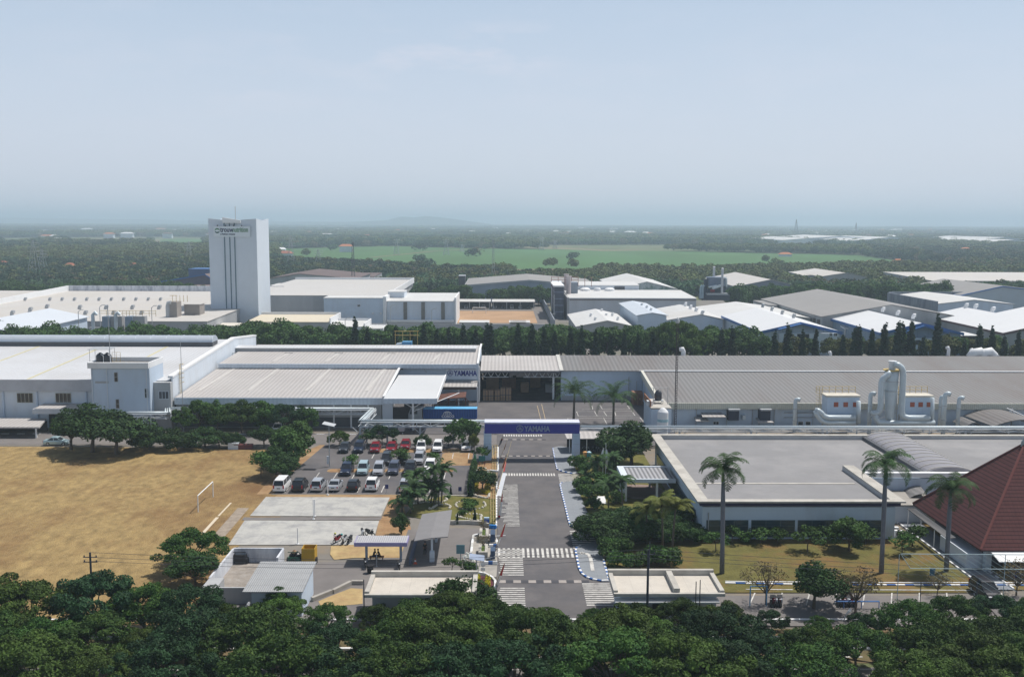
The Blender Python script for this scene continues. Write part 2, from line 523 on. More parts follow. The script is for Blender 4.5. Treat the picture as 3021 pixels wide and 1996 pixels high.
sheet('parking_lot', [(-34.0, 145.2), (-34.2, 155), (-32.2, 177.8), (-1.3, 177.8), (-3.2, 160), (-4.6, 150), (-5.4, 145.4), (-13, 145.2)], 0.07, ASPH)
for x0, x1, y0, y1 in [(-23.5, -7.2, 171.8, 174.6), (-22.6, -8, 158.2, 160.0), (-28.5, -22.5, 158.0, 160.2), (-10.5, -5.2, 162.5, 171.5)]:
 sheet('soil_island', [(x0, y0 + .5), (x0 + .6, y0), (x1 - .5, y0), (x1, y0 + .6), (x1, y1 - .4), (x1 - .7, y1), (x0 + .5, y1), (x0, y1 - .6)], 0.085, SOIL)
MB.DY = -2.4
mb = MB()
for row, n, xa in ((162.4, 8, -30.5), (152.3, 7, -30)):
 pass
for k in range(8):
 x = -29.6 + 2.9 * k
 mb.quad((x, 153.6, .1), (x + .13, 153.6, .1), (x + .13, 157.6, .1), (x, 157.6, .1))
for k in range(9):
 x = -25.2 + 2.75 * k
 mb.quad((x, 167.2, .1), (x + .13, 167.2, .1), (x + .13, 171.2, .1), (x, 171.2, .1))
for k in range(7):
 x = -32.6 + 3.6 * k
 mb.quad((x, 145.8, .1), (x + .13, 145.8, .1), (x + .13, 149.6, .1), (x, 149.6, .1))
struct('parking_lines', mb, LINE)
MB.DY = 0.0
sheet('lot_front_soil', [(-33.5, 142.2), (-33.4, 145.1), (-13.4, 145.1), (-13, 139), (-14.4, 139), (-15.2, 142.2)], 0.055, SOIL)
sheet('soil_patch', ppts('W1', [(1830, 570), (1925, 560), (1935, 640), (1990, 800), (2010, 870), (1720, 870), (1745, 750), (1775, 712)]), 0.05, SOIL)
c1 = ppts('W1', [(875, 566), (1830, 570), (1762, 716), (750, 713)])
c2 = ppts('W1', [(710, 747), (1748, 750), (1690, 936), (585, 936)])
sheet('volleyball_court', c1, 0.10, SLAB)
sheet('volleyball_court', c2, 0.10, SLAB)
sheet('asphalt_strip', ppts('W1', [(705, 722), (1772, 722), (1755, 744), (690, 744)]), 0.08, ASPH2)
sheet('paved_yard', [(-31.5, 98.2), (-26.5, 116.2), (-18.4, 116.2), (-12.6, 118.2), (-12.4, 128.5), (-6, 129.2), (-1.2, 128.3), (-1.2, 98.2)], 0.06, ASPH2)
sheet('dry_grass_patch', ppts('W1', [(1375, 945), (1560, 930), (1940, 945), (1910, 1035), (1560, 1035), (1400, 1050), (1370, 1010)]), 0.09, mat('straw_grass', (0.42, 0.31, 0.15), 0.95, 0.2, 0.7, stain=(0.3, 0.18, 0.1), stain_amt=0.6, stain_scale=0.3))
sheet('dry_grass_patch', ppts('W1', [(1280, 1370), (1400, 1320), (1530, 1270), (1620, 1275), (1620, 1390), (1300, 1420)]), 0.09, _m['straw_grass'])
sheet('garden_lawn', ppts('W2', [(610, 985), (930, 912), (1365, 950), (1440, 950), (1440, 1240), (1290, 1212), (960, 1205), (500, 1120)]), 0.10, GARD)
sheet('garden_soil', ppts('W2', [(1205, 640), (1385, 640), (1385, 770), (1440, 770), (1440, 945), (1355, 945), (1200, 915), (1150, 900), (1180, 740)]), 0.11, SOIL)
sheet('gate_soil', ppts('V1', [(500, 690), (880, 560), (1000, 300), (1000, 860), (860, 860), (500, 800)]), 0.12, SOIL)
RW0, RW1 = -0.55, 9.4
sheet('entrance_road', [(-0.6, 97.4), (16.6, 97.4), (16.6, 104.5), (12.5, 106.5), (11.6, 126), (11, 140), (11.0, 177), (-0.8, 177)], 0.14, ASPH)
sheet('factory_yard', [(-5.5, 172.2), (-1.0, 177.05), (11.2, 177.05), (33, 177.05), (33, 222.5), (-24, 222.5), (-24, 186.45), (-1.05, 186.45), (-1.05, 177.9), (-5.5, 177.7)], 0.13, ASPH)
def zebra(name, x0, x1, y0, y1, n, duty=0.5, axis='X', wob=0.0):
 mb = MB()
 for k in range(n):
  if axis == 'X':
   a = x0 + (x1 - x0) * k / n; b = a + (x1 - x0) / n * duty
   mb.quad((a, y0, .165), (b, y0, .165), (b, y1, .165), (a, y1, .165))
  else:
   a = y0 + (y1 - y0) * k / n; b = a + (y1 - y0) / n * duty
   j = rng.uniform(0, wob)
   mb.quad((x0 + j, a, .165), (x1, a, .165), (x1, b, .165), (x0 + j, b, .165))
 return struct(name, mb, LINE)
a = P('W3', 660, 775); b = P('W3', 1548, 665)
zebra('zebra_crossing', a.x, P('W3', 1560, 720).x, P('W3', 900, 772).y, P('W3', 900, 666).y, 16)
zebra('rumble_markings', P('V1', 1130, 950).x, P('V1', 2352, 950).x, P('V1', 1700, 985).y, P('V1', 1700, 925).y, 20, 0.6)
zebra('rumble_markings', P('V1', 1140, 50).x, P('V1', 2050, 50).x, P('V1', 1700, 72).y, P('V1', 1700, 28).y, 16, 0.55)
zebra('hatched_area', P('V1', 1040, 1200).x, P('V1', 1462, 1170).x, P('W3', 800, 408).y, P('V1', 1300, 1172).y, 34, 0.33, 'Y', 1.3)
zebra('hatched_area', P('W3', 665, 800).x, P('W3', 950, 780).x, P('W3', 800, 980).y, P('W3', 800, 668).y, 13, 0.4, 'Y', 0.3)
zebra('hatched_area', P('W3', 650, 1100).x, P('W3', 970, 1130).x, 97.6, P('W3', 800, 1110).y, 12, 0.4, 'Y', 0.5)
zebra('hatched_area', P('W3', 1500, 500).x, P('W3', 1790, 560).x, P('W3', 1600, 668).y, P('W3', 1600, 452).y, 10, 0.45, 'Y')
zebra('hatched_area', P('W3', 1640, 1100).x, P('W3', 1960, 1100).x, P('W3', 1700, 1330).y, P('W3', 1700, 1060).y, 11, 0.45, 'Y')
zebra('hatched_area', P('W2', 2075, 690).x, P('W2', 2290, 700).x, P('W2', 2150, 790).y, P('W2', 2150, 690).y, 11, 0.45, 'Y')
mb = MB()
for fr, y0, y1, xa, xb, n in (('W3', 1036, 1068, 665, 1720, 12), ('V1', 514, 534, 1090, 2300, 14), ('V1', 134, 152, 1150, 2120, 10), ):
 A, B = P(fr, xa, y1), P(fr, xb, y1)
 ya, yb = P(fr, xa, y1).y, P(fr, xa, y0).y
 for k in range(n):
  mb.cur = k % 2
  xk = A.x + (B.x - A.x) * k / n
  mb.quad((xk, ya, .17), (xk + (B.x - A.x) / n, ya, .17), (xk + (B.x - A.x) / n, yb, .17), (xk, yb, .17))
struct('gate_rail', mb, [mat('rail_light', (0.34, 0.31, 0.29), 0.9, 0.12, 1), mat('rail_dark', (0.07, 0.07, 0.08), 0.9, 0.1, 1)])
mb = MB()
def gl(fr, pts, wd=0.14, z=.165):
 q = [P(fr, *p) for p in pts]
 for u, v in zip(q[:-1], q[1:]):
  d = (v - u); d.z = 0
  n = Vector((-d.y, d.x, 0)).normalized() * wd / 2
  mb.quad(*[(k.x, k.y, z) for k in (u - n, v - n, v + n, u + n)])
gl('Z7', [(520, 848), (1150, 840), (1190, 886)]); gl('Z7', [(518, 848), (526, 870)]); gl('Z7', [(832, 842), (862, 898)])
gl('Z7', [(596, 788), (1078, 783), (1108, 823), (612, 828), (596, 788)]); gl('Z7', [(752, 785), (776, 826)]); gl('Z7', [(832, 785), (860, 825)])
gl('Z7', [(730, 738), (738, 766), (640, 770)]); gl('Z7', [(800, 730), (822, 766), (1060, 763), (1040, 735)]); gl('Z7', [(930, 790), (940, 824)])
struct('court_lines', mb, LINE)
mb = MB()
gl('Z7', [(252, 735), (285, 865)]); gl('Z7', [(290, 722), (325, 868)])
struct('lane_lines', mb, mat('faded_yellow', (0.42, 0.33, 0.22), 0.9))
mb = MB()
gl('W3', [(1760, 942), (1735, 800), (1712, 752)], 0.42); gl('W3', [(1712, 752), (1670, 735), (1625, 733)], 0.5)
A, B, C = P('W3', 1640, 716), P('W3', 1598, 736), P('W3', 1638, 752)
mb.quad((A.x, A.y, .31), (C.x, C.y, .31), (B.x, B.y, .31))
for i in range(len(mb.v)):
 mb.v[i] = (mb.v[i][0], mb.v[i][1], 0.31)
struct('lane_arrow', mb, LINE)
def kerb(name, pts, h=0.15, wd=0.22, step=0.9, mats=(WHITE, KBLUE), z0=0.0, first=0, duty=0.6):
 mb = MB()
 pts = [Vector((p[0], fy(p[1]) if isinstance(p, tuple) else p[1], 0)) for p in pts]
 k = first
 for u, v in zip(pts[:-1], pts[1:]):
  ln = (v - u).length
  n = max(1, round(ln / (step / 2)))
  d = (v - u) / n
  nn = Vector((-d.y, d.x, 0)).normalized() * wd / 2
  for i in range(n):
   a, b = u + d * i, u + d * (i + 1)
   mb.cur = (k % 2) if len(mats) > 1 else 0
   k += 1
   q = [a - nn, b - nn, b + nn, a + nn]
   mb.slab(*[(t.x, t.y, z0) for t in q], h)
 return struct(name, mb, list(mats))
def island(name, pts, m, h=0.15):
 mb = MB()
 mb.prism([(p.x, p.y) for p in pts][::1], 'Z', 0.0, h + .13)
 o = struct(name, mb, m)
 return o
isl1 = ppts('W3', [(1620, 640), (1790, 590), (1830, 680), (1880, 800), (1925, 960), (1950, 1045), (1860, 1048), (1760, 1030), (1690, 1005), (1635, 965), (1600, 900), (1580, 800), (1560, 700), (1575, 660)])
isl2 = ppts('W3', [(1395, 0), (1620, 0), (1650, 80), (1690, 200), (1720, 330), (1745, 450), (1650, 448), (1560, 432), (1500, 410), (1475, 330), (1440, 180)])
isl2 = ppts('W2', [(2120, 790), (2262, 770), (2300, 900)]) + ppts('W3', [(1720, 330), (1745, 450), (1650, 448), (1560, 432), (1500, 410), (1475, 330), (1440, 180), (1400, 20)]) + ppts('W2', [(2098, 810)])
isl3 = ppts('Z7', [(435, 1098), (548, 1098), (562, 1205), (600, 1330), (560, 1335), (470, 1315), (425, 1295), (405, 1205), (388, 1110)])
PAVEI = mat('grey_pavers_light', (0.235, 0.255, 0.28), 0.9, 0.08, 1.4, stain=(0.30, 0.31, 0.32), stain_amt=0.3, stain_scale=0.25, lines=[('X', .9, .05, .9), ('Y', .9, .05, .9)])
for nm, pl in (('pavement_island', isl1), ('pavement_island', isl2), ('pavement_island', isl3)):
 island(nm, pl, PAVEI)
kerb('striped_kerb', [isl1[i] for i in (3, 4, 5, 6, 7, 8, 9, 10, 11, 12, 13, 0)], 0.30, 0.24, 1.2)
kerb('striped_kerb', [isl2[i] for i in (4, 5, 6, 7, 8, 9, 10, 11, 0)], 0.30, 0.22, 1.2)
kerb('striped_kerb', [isl3[i] for i in (3, 4, 5, 6, 7, 8)], 0.30, 0.2, 1.2)
kerb('striped_kerb', ppts('V1', [(1010, 330), (1005, 580), (1010, 860), (985, 880), (820, 862)]), 0.3, 0.3, 1.2, (WHITE, mat('pale_kerb', (.6, .66, .74))))
kerb('striped_kerb', ppts('W2', [(1448, 780), (1445, 1000), (1443, 1240)]), 0.28, 0.24, 1.3, (WHITE, mat('grey_kerb', (.4, .42, .45))))
kerb('striped_kerb', ppts('W2', [(1443, 1250), (1370, 1245)]), 0.5, 0.3, 2.0, (mat('bright_kerb_blue', (.03, .22, .6)), WHITE))
kerb('striped_kerb', ppts('V6', [(-175, 209), (0, 213), (400, 220), (1200, 226), (2373, 228)]), 0.22, 0.28, 2.1)
sheet('shaded_hall_floor', [(-5.2, 222), (13, 222), (13, 251), (-5.2, 251)], 0.15, INTER)  # dark sheet added so the hall interior looks shaded
kerb('pale_kerb_edge', ppts('V6', [(-175, 194), (0, 197), (1200, 205), (2373, 206)]), 0.18, 0.16, 3, (WHITE,))
kerb('lot_kerb', [(-34.3, 145.2), (-13.2, 145.1)], 0.12, 0.16, 3, (CONC,))
kerb('lot_kerb', ppts('W2', [(915, 915), (1180, 915)]), 0.15, 0.25, 3, (PARA,))
kerb('path_kerb', [(-200, 176.6), (-39, 176.6)], 0.12, 0.2, 3, (CONC,))
kerb('path_kerb', [(-200, 186.5), (-25, 186.5)], 0.12, 0.2, 3, (WHITE, mat('k_dark', (.2, .2, .22))), )
kerb('striped_kerb', ppts('W3', [(450, 515), (380, 530), (365, 620), (355, 720), (345, 740)]), 0.4, 0.28, 3, (WHITE, mat('worn_white', (.55, .55, .53))))
kerb('striped_kerb', ppts('W3', [(560, 535), (620, 560), (650, 600), (655, 640)]), 0.5, 0.25, 1.4, (WHITE, mat('worn_white', (.55, .55, .53))))
kerb('striped_kerb', ppts('W3', [(560, 650), (655, 652)]), 0.5, 0.3, 1.0)
kerb('striped_kerb', ppts('W3', [(500, 850), (655, 852)]), 0.5, 0.3, 1.2)
kerb('striped_kerb', ppts('W3', [(440, 960), (520, 975), (600, 1020), (632, 1060), (630, 1140)]), 0.4, 0.25, 1.6, (WHITE, mat('worn_white', (.55, .55, .53))))
sheet('gate_plaza', ppts('W3', [(365, 540), (450, 530), (650, 640), (655, 860), (645, 1000), (560, 990), (440, 950), (350, 760)]), 0.16, CONC)
sheet('flower_bed', ppts('W3', [(440, 975), (560, 1000), (620, 1060), (610, 1150), (430, 1140)]), 0.17, mat('bed_soil', (0.10, 0.03, 0.04), 0.9, 0.3, 1))
sheet('right_lawn', [(13.6, 104.3), (22.6, 104.3), (23.2, P('V6', 0, 196).y), (53.4, P('V6', 0, 196).y), (53.4, 124.6), (24.6, 124.6), (12.3, 121.9), (11.8, 118)], 0.12, LAWN)
sheet('garden_lawn', [(12.3, 122), (24.6, 124.7), (24.6, 172), (10.6, 172), (10.8, 150), (11.8, 140)], 0.14, GARD)
sheet('walk', [(53.5, 107.2), (56.4, 107.2), (56.2, 140), (53.5, 140)], 0.15, PAVE)
kerb('walk_kerb', [(53.4, 107.4), (53.4, 139)], 0.25, 0.2, 1.6, (WHITE, mat('k_dark', (.2, .2, .22))))
kerb('walk_kerb', [(56.5, 107.4), (56.5, 120)], 0.25, 0.2, 1.6, (WHITE, mat('k_dark', (.2, .2, .22))))
sheet('pavilion_lawn', [(56.6, 107.2), (80, 107.2), (80, 112), (56.6, 135)], 0.12, LAWN)
sheet('street_side_road', [(16.6, 97.5), (150, 97.5), (150, P('V6', 1200, 232).y), (20, P('V6', 0, 222).y), (16.6, 108)], 0.15, ASPH2)
mb = MB(); gl('V6', [(0, 262), (400, 266)], .18); gl('V6', [(900, 266), (2000, 272)], .18)
for x in range(26, 60, 3): mb.quad((x, 99.5, .17), (x + .12, 99.5, .17), (x + 1.6, 103, .17), (x + 1.45, 103, .17))
sheet('belt_verge', [(-170, 263), (180, 263), (180, 298), (-170, 298)], 0.035, mat('belt_grass', (.05, .065, .025), .95, .3, .3))
struct('bay_lines', mb, LINE)
sheet('street_verge', [(-160, 89.5), (160, 89.5), (160, 97.1), (-160, 97.1)], 0.03, mat('verge', (0.12, 0.10, 0.05), 0.95, 0.3, 0.5, stain=(0.25, 0.16, 0.09), stain_amt=0.7, stain_scale=0.15))
sheet('street', [(-160, 50), (160, 50), (160, 88.6), (-160, 88.6)], 0.04, ASPH2)
mb = MB()
for y in (95.6, 91.3, 88.8):
 mb.box(-160, 160, y, y + .3, 0, .22)
struct('street_kerb', mb, WHITE)
mb = MB()
for k in range(46):
 x = -160 + 7 * k
 mb.quad((x, 87.2, .06), (x + 4.6, 87.2, .06), (x + 4.6, 87.4, .06), (x, 87.4, .06))
mb.quad((-160, 84.6, .06), (160, 84.6, .06), (160, 84.85, .06), (-160, 84.85, .06))
mb.quad((-160, 80.6, .06), (160, 80.6, .06), (160, 80.8, .06), (-160, 80.8, .06))
struct('street_lines', mb, LINE)
sheet('sports_field', [(-24, 396), (14, 396), (14, 452), (-24, 452)], 0.06, mat('bare_field', (0.42, 0.27, 0.16), 0.95, 0.12, 0.1, stain=(0.33, 0.2, 0.1), stain_amt=.5, stain_scale=.03))
sheet('perimeter_road', [(14, 385), (19, 385), (19, 520), (14, 520)], 0.07, ASPH2)
sheet('perimeter_road', [(-24, 453), (14, 453), (14, 462), (-24, 462)], 0.07, ASPH2)
GREEN = mat('rice_field', (0.06, 0.135, 0.034), 0.95, 0.16, 0.012, stain=(0.07, 0.19, 0.06), stain_amt=0.6, stain_scale=0.004, aniso=(1, .25, 1))
BROWNF = mat('fallow_field', (0.19, 0.165, 0.095), 0.95, 0.2, 0.01, stain=(0.13, 0.13, 0.06), stain_amt=0.7, stain_scale=0.006, aniso=(1, .25, 1))
FIELDS = [(GREEN, 'green_field', [(640, 577), (900, 570), (1120, 576), (1420, 579), (1700, 585), (1990, 591), (2150, 600), (2230, 606), (2180, 612), (1990, 616), (1640, 625), (1420, 622), (1000, 620), (760, 606), (640, 602)]),
          (BROWNF, 'fallow_field', [(1183, 624), (1290, 622), (1380, 628), (1390, 636), (1180, 634)]),
          (GREEN, 'green_field', [(344, 558), (420, 553), (481, 555), (481, 570), (350, 568)]),
          (BROWNF, 'fallow_field', [(150, 555), (260, 552), (371, 555), (371, 561), (160, 563)]),
          (BROWNF, 'fallow_field', [(1050, 565), (1400, 570), (1550, 572), (1400, 573), (1040, 567)]),
          (BROWNF, 'fallow_field', [(2110, 590), (2190, 591), (2270, 602), (2200, 600)]),
          (BROWNF, 'fallow_field', [(1000, 548), (1300, 553), (1290, 556), (990, 551.5)]),
          (GREEN, 'green_field', [(0, 560), (90, 557), (130, 561), (0, 567)])]
for i, (m, nm, pl) in enumerate(FIELDS):
 my = sum(p[1] for p in pl) / len(pl)
 FIELDS[i] = (m, nm, [(p[0], p[1] + (.16 * (p[1] - 518) if p[1] > my else 0)) for p in pl])
 sheet(nm, [P('D', *p) for p in FIELDS[i][2]], 0.06 + 0.02 * i, m)
mb = MB()
FR_ = [P('D', 862, 597), P('D', 1000, 583), P('D', 1100, 577)]
for u, v in zip(FR_[:-1], FR_[1:]):
 mb.quad((u.x - 4, u.y, .4), (u.x + 4, u.y, .4), (v.x + 5, v.y, .4), (v.x - 5, v.y, .4))
struct('farm_track', mb, BROWNF)
HILL = mat('hill_scrub', (0.05, 0.07, 0.03), 0.95, 0.3, 0.002)
def hill(name, prof, Y, depth):
 mb = MB()
 n = len(prof)
 vs, fs = [], []
 rows = [(-1.0, 0), (-.55, .45), (-.2, .85), (0, 1), (.4, .7), (1, 0)]
 for ry, rz in rows:
  for (px, ht) in prof:
   q = PY('D', px, 518, Y + ry * depth)
   vs.append((q.x, q.y, max(-1, ht * rz * (1 + .12 * math.sin(px * .13 + ry * 5)) - (0 if rz else 1))))
 for r in range(len(rows) - 1):
  for i in range(n - 1):
   fs.append((r * n + i, r * n + i + 1, (r + 1) * n + i + 1, (r + 1) * n + i))
 mb.add(vs, fs)
 return struct(name, mb, HILL)
hill('hills', [(560, 0), (640, 40), (720, 56), (800, 52), (850, 62), (900, 76), (930, 92), (960, 102), (985, 99), (1020, 88), (1060, 80), (1100, 62), (1140, 38), (1190, 14), (1260, 0)], 9000, 1500)
hill('hills', [(-900, 60), (-400, 95), (-100, 88), (60, 80), (200, 72), (330, 84), (480, 66), (620, 74), (760, 50), (900, 20), (1000, 0)], 11500, 2200)
# ================================================================== NEAR BUILDINGS (factory front)
def root(name, label, cat, x, y, z=0.0, group=None):
 return thing(name, label, cat, (x, y, z), 0, group)
def win(parent, x0, x1, y, z0, z1, nx=2, nz=1, frame=WHITE, glass=GLASS, d=0.06, name='window', side='Y'):
 """framed opening: reveal + glass set back in a wall that faces -Y (or +X)"""
 g = MB(); f = MB()
 t = 0.07
 def bx(m, a, b, c, e, p, q):
  if side == 'Y': m.box(a, b, y - p, y - q, c, e)
  else: m.box(y + q, y + p, a, b, c, e)
 bx(g, x0, x1, z0, z1, d * .4, -.05)
 for k in range(nx + 1):
  x = x0 + (x1 - x0) * k / nx
  bx(f, x - t / 2, x + t / 2, z0, z1, d, 0.0)
 for k in range(nz + 1):
  z = z0 + (z1 - z0) * k / nz
  bx(f, x0 - t / 2, x1 + t / 2, z - t / 2, z + t / 2, d + .01, -0.01)
 o = g.build(name, glass, parent)
 f.build('frame', frame, o)
 return o
def emblem(parent, cx, y, cz, r, m, th=0.08):
 """round emblem: ring with three crossed tuning forks"""
 mb = MB()
 n = 32
 for a in range(n):
  a0, a1 = 2 * math.pi * a / n, 2 * math.pi * (a + 1) / n
  p = [(cx + q * r * math.cos(t), cz + q * r * math.sin(t)) for q, t in ((1, a0), (1, a1), (.84, a1), (.84, a0))]
  mb.prism(p, 'Y', y - th, y)
 for k in range(3):
  t = math.pi / 2 + k * 2 * math.pi / 3
  u = Vector((math.cos(t), math.sin(t))); v = Vector((-u.y, u.x))
  def bar(a0, b0, a1, b1):
   pts = [u * a0 + v * b0, u * a1 + v * b0, u * a1 + v * b1, u * a0 + v * b1]
   mb.prism([(cx + q.x * r, cz + q.y * r) for q in pts], 'Y', y - th * (1 + .1 * k), y)
  bar(-.5, -.05, .32, .05)
  bar(.26, -.17, .36, .17)
  bar(.36, -.17, .78, -.09); bar(.36, .09, .78, .17)
 return mb.build('emblem', m, parent)
SIGNB = mat('sign_navy', (0.02, 0.03, 0.22), 0.5, 0.05, 1)
# ---- great white hall, far left --------------------------------------------------
xa, xr = -190.0, -64.4
rt = root('factory_hall', 'huge white factory hall with long ridge vent and yellow roof stripes', 'factory', -100, 190)
mb = MB(); mb.prism([(190.2, 0), (255, 0), (255, 9.3), (233, 10.9), (190.2, 9.0)], 'X', xa, xr - .3); mb.build('wall', WALLW, rt)
mb = MB(); mb.slab((xa, 190.5, 9.2), (xr - .9, 190.5, 9.2), (xr - .9, 233, 11.3), (xa, 233, 11.3), .15)
mb.slab((xa, 233, 11.3), (xr - .9, 233, 11.3), (xr - .9, 255, 9.7), (xa, 255, 9.7), .15); mb.build('roof', ROOFW, rt)
mb = MB(); mb.box(xa, P('Z5', 808, 590, 8).x, 189.55, 190.15, P('Z5', 400, 597, 0).z + 7.35, 9.62); mb.build('fascia', mat('grey_fascia', (.47, .49, .53), .7, .06, .4, stain=(.36, .37, .40), stain_amt=.5, stain_scale=.3), rt)
mb = MB()
for zx in (390, 950, 1505):
 t = P('Z5', zx, 197, 11.3)
 x = t.x
 mb.slab((x - .25, 190.6, 9.37), (x + .25, 190.6, 9.37), (x + .25, 230.5, 11.35), (x - .25, 230.5, 11.35), .03)
mb.build('roof_stripe', mat('skylight_yellow', (.60, .55, .34), .6, .06, 1), rt)
yv = 230.8
xe = PX('Z5', 1905, yv)
pr = [(yv + 2.1 * math.cos(a) * 1.1, 12.3 + 1.35 * math.sin(a)) for a in [math.pi * k / 10 for k in range(11)]]
mb = MB(); mb.prism(pr[::-1], 'X', xa, xe)
for k in range(9):
 x = xe - 3.6 * k - .1
 mb.prism([(yv + 2.33 * math.cos(a) * 1.0, 12.3 + 1.43 * math.sin(a)) for a in [math.pi * j / 10 for j in range(11)]][::-1], 'X', x - .12, x)
mb.build('ridge_vent', mat('vent_metal', (.55, .60, .66), .35, .04, .5, metal=.3), rt)
mb = MB(); mb.box(xa, xe, yv - 2.1, yv + 2.1, 11.2, 12.29); mb.build('vent_slot', DGREY, rt)
mb = MB(); mb.prism([(190.0, 0), (255.3, 0), (255.3, 10.7), (235, 12.4), (190.0, 10.0)], 'X', xr - .28, xr); mb.build('gable_wall', WALLW, rt)
mb = MB(); mb.prism([(189.9, 9.95), (190.0, 10.35), (235, 12.75), (255.4, 11.05), (255.4, 10.6), (235, 12.3)], 'X', xr - .9, xr + .08); mb.build('parapet', WHITE, rt)
for zx0, zx1 in ((150, 282), (487, 617)):
 a, b = PY('Z5', zx0, 703, 190), PY('Z5', zx1, 622, 190)
 win(rt, a.x, b.x, 190.12, a.z, b.z, 4, 1, mat('beige_frame', (.5, .5, .44), .7))
mb = MB()
for zx in (40, 335, 765):
 x = PX('Z5', zx, 190); mb.box(x - .15, x + .15, 189.9, 190.2, 0, 7.2)
mb.build('pilaster', WALLB, rt)
mb = MB()
a, b = PY('Z5', 288, 800, 186), PY('Z5', 730, 760, 186)
mb.box(a.x, b.x, 185.8, 190.15, a.z, a.z + .95)
aw = mb.build('awning', mat('awning_grey', (.45, .48, .52), .7, .06, .5), rt)
mb = MB(); mb.slab((a.x + .3, 186, a.z + .97), (b.x - .3, 186, a.z + .97), (b.x - .3, 190.1, a.z + 1.2), (a.x + .3, 190.1, a.z + 1.2), .06); mb.build('sheet', ROOFB, aw)
mb = MB(); mb.box(PX('Z5', 430, 190), PX('Z5', 500, 190), 190.05, 190.3, 0, 3.9); mb.build('door', GLASS, rt)
rt = root('bicycle_shelter', 'flat grey shelter roof at left edge in front of white hall', 'shelter', -90, 183)
a, b = PY('Z5', 0, 925, 180.5), PY('Z5', 345, 918, 180.5)
mb = MB(); mb.slab((-120, 180.5, a.z - .1), (b.x, 180.5, a.z - .1), (PX('Z5', 410, 187), 187, a.z + .25), (-120, 187, a.z + .25), .28); mb.build('roof', ROOFB, rt)
for x in (b.x - .8, b.x - 12, b.x - 24):
 mb = MB(); mb.box(x - .12, x + .12, 180.7, 180.95, 0, a.z - .1); mb.build('post', WHITE, rt)
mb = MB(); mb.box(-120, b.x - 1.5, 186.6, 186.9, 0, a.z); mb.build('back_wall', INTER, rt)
# ---- stair tower -----------------------------------------------------------------
YT = 186.8
a, b = PY('Z5', 806, 410, YT), PY('Z5', 1322, 410, YT)
x0, x1 = PX('Z5', 817, YT), PX('Z5', 1325, YT)
zt = PY('Z5', 1000, 402, YT).z
zc = PY('Z5', 1000, 352, YT).z
yb = 194.5
rt = root('stair_tower', 'white square stair tower with water tanks on its open roof', 'tower', (x0 + x1) / 2, YT)
mb = MB(); mb.box(x0, x1, YT, yb, 0, zt + .1); mb.build('wall', WALLB, rt)
mb = MB()
for (p, q, r_, s_) in ((x0 - .45, x1 + .0, YT - .45, YT + .25), (x0 - .45, x0 + .2, YT + .25, yb), (x1 - .3, x1 + .012, YT + .25, yb), (x0 - .45, x1 + .012, yb, yb + .4)):
 mb.box(p, q, r_, s_, zt, zc)
mb.build('parapet', WHITE, rt)
mb = MB(); mb.box(x0, x1, YT + .2, yb, zt, zt + .3); mb.build('roof_deck', mat('deck', (.2, .19, .18), .9), rt)
mb = MB()
for zx in (825, 955, 1300):
 x = PX('Z5', zx, YT); mb.box(x - .1, x + .1, YT - .12, YT - .003, 0, zt - .01)
mb.build('pilaster', WALLW, rt)
for zx0, zx1, zy0, zy1 in ((1003, 1028, 520, 440), (1270, 1295, 660, 582), (1017, 1041, 752, 674), (1283, 1308, 888, 858)):
 p, q = PY('Z5', zx0, zy0, YT), PY('Z5', zx1, zy1, YT)
 win(rt, p.x, q.x, YT, p.z, q.z, 1, 2, WALLG)
p = PY('Z5', 835, 533, YT); q = PY('Z5', 950, 517, YT)
mb = MB(); mb.box(p.x, q.x, YT - .05, YT - .004, p.z, q.z); mb.build('band', WALLG, rt)
TANK = mat('tank_black', (.03, .033, .045), .35, .1, 1, spec=.5)
for i, (zx, lab) in enumerate(((905, 'left black round water tank on the stair tower roof'), (965, 'right black round water tank on the stair tower roof'))):
 x = PX('Z5', zx, YT + 2)
 t = root('water_tank', lab, 'water tank', x, YT + 2, zt + .3, 'water tanks on the stair tower')
 mb = MB(); mb.lathe([(.75, 0), (.8, .1), (.8, 1.5), (.78, 1.9), (.5, 2.2), (.25, 2.3), (.25, 2.42)], (x, YT + 2, zt + .3), 16); mb.build('body', TANK, t, smooth=True)
 mb = MB(); mb.tube([(x + .9, YT + 1.2, zt + .4), (x + .9, YT + 1.2, zt + 2.2), (x + .3, YT + 1.5, zt + 2.5)], .07, 6); mb.build('pipe', WHITE, t)
x = PX('Z5', 920, YT + 3)
t = root('tank_canopy', 'thin steel frame with flat sheet above the black water tanks', 'canopy', x, YT + 3, zt)
mb = MB()
for dx in (-1.9, 1.9):
 for dy in (-1.2, 1.4): mb.bar((x + dx, YT + 3 + dy, zt), (x + dx, YT + 3 + dy, zt + 3.4), .06)
mb.build('post', GREY, t)
mb = MB(); mb.slab((x - 2.2, YT + 1.5, zt + 3.35), (x + 2.2, YT + 1.5, zt + 3.35), (x + 2.4, YT + 4.7, zt + 3.5), (x - 1.9, YT + 4.7, zt + 3.5), .05); mb.build('sheet', GREY, t)
x = PX('Z5', 1035, YT + 3)
t = MB()
for dx in (-.8, 0, .8):
 t.bar((x + dx, YT + 3.5, zt + .3), (x + dx, YT + 3.5, zt + 2.6), .05)
for k in range(4): t.bar((x - .8, YT + 3.5, zt + .8 + .6 * k), (x + .8, YT + 3.5, zt + .8 + .6 * k), .04)
one('ladder_cage', t, YELLOW, 'rusty yellow ladder frame on the stair tower roof', 'ladder')
def mast(label, p, h, r=.07, m=GREY, name='antenna_mast', cat='mast'):
 mb = MB(); mb.tube([p, (p[0], p[1], p[2] + h * .5), (p[0], p[1], p[2] + h)], [r, r * .8, r * .5], 6)
 return one(name, mb, m, label, cat)
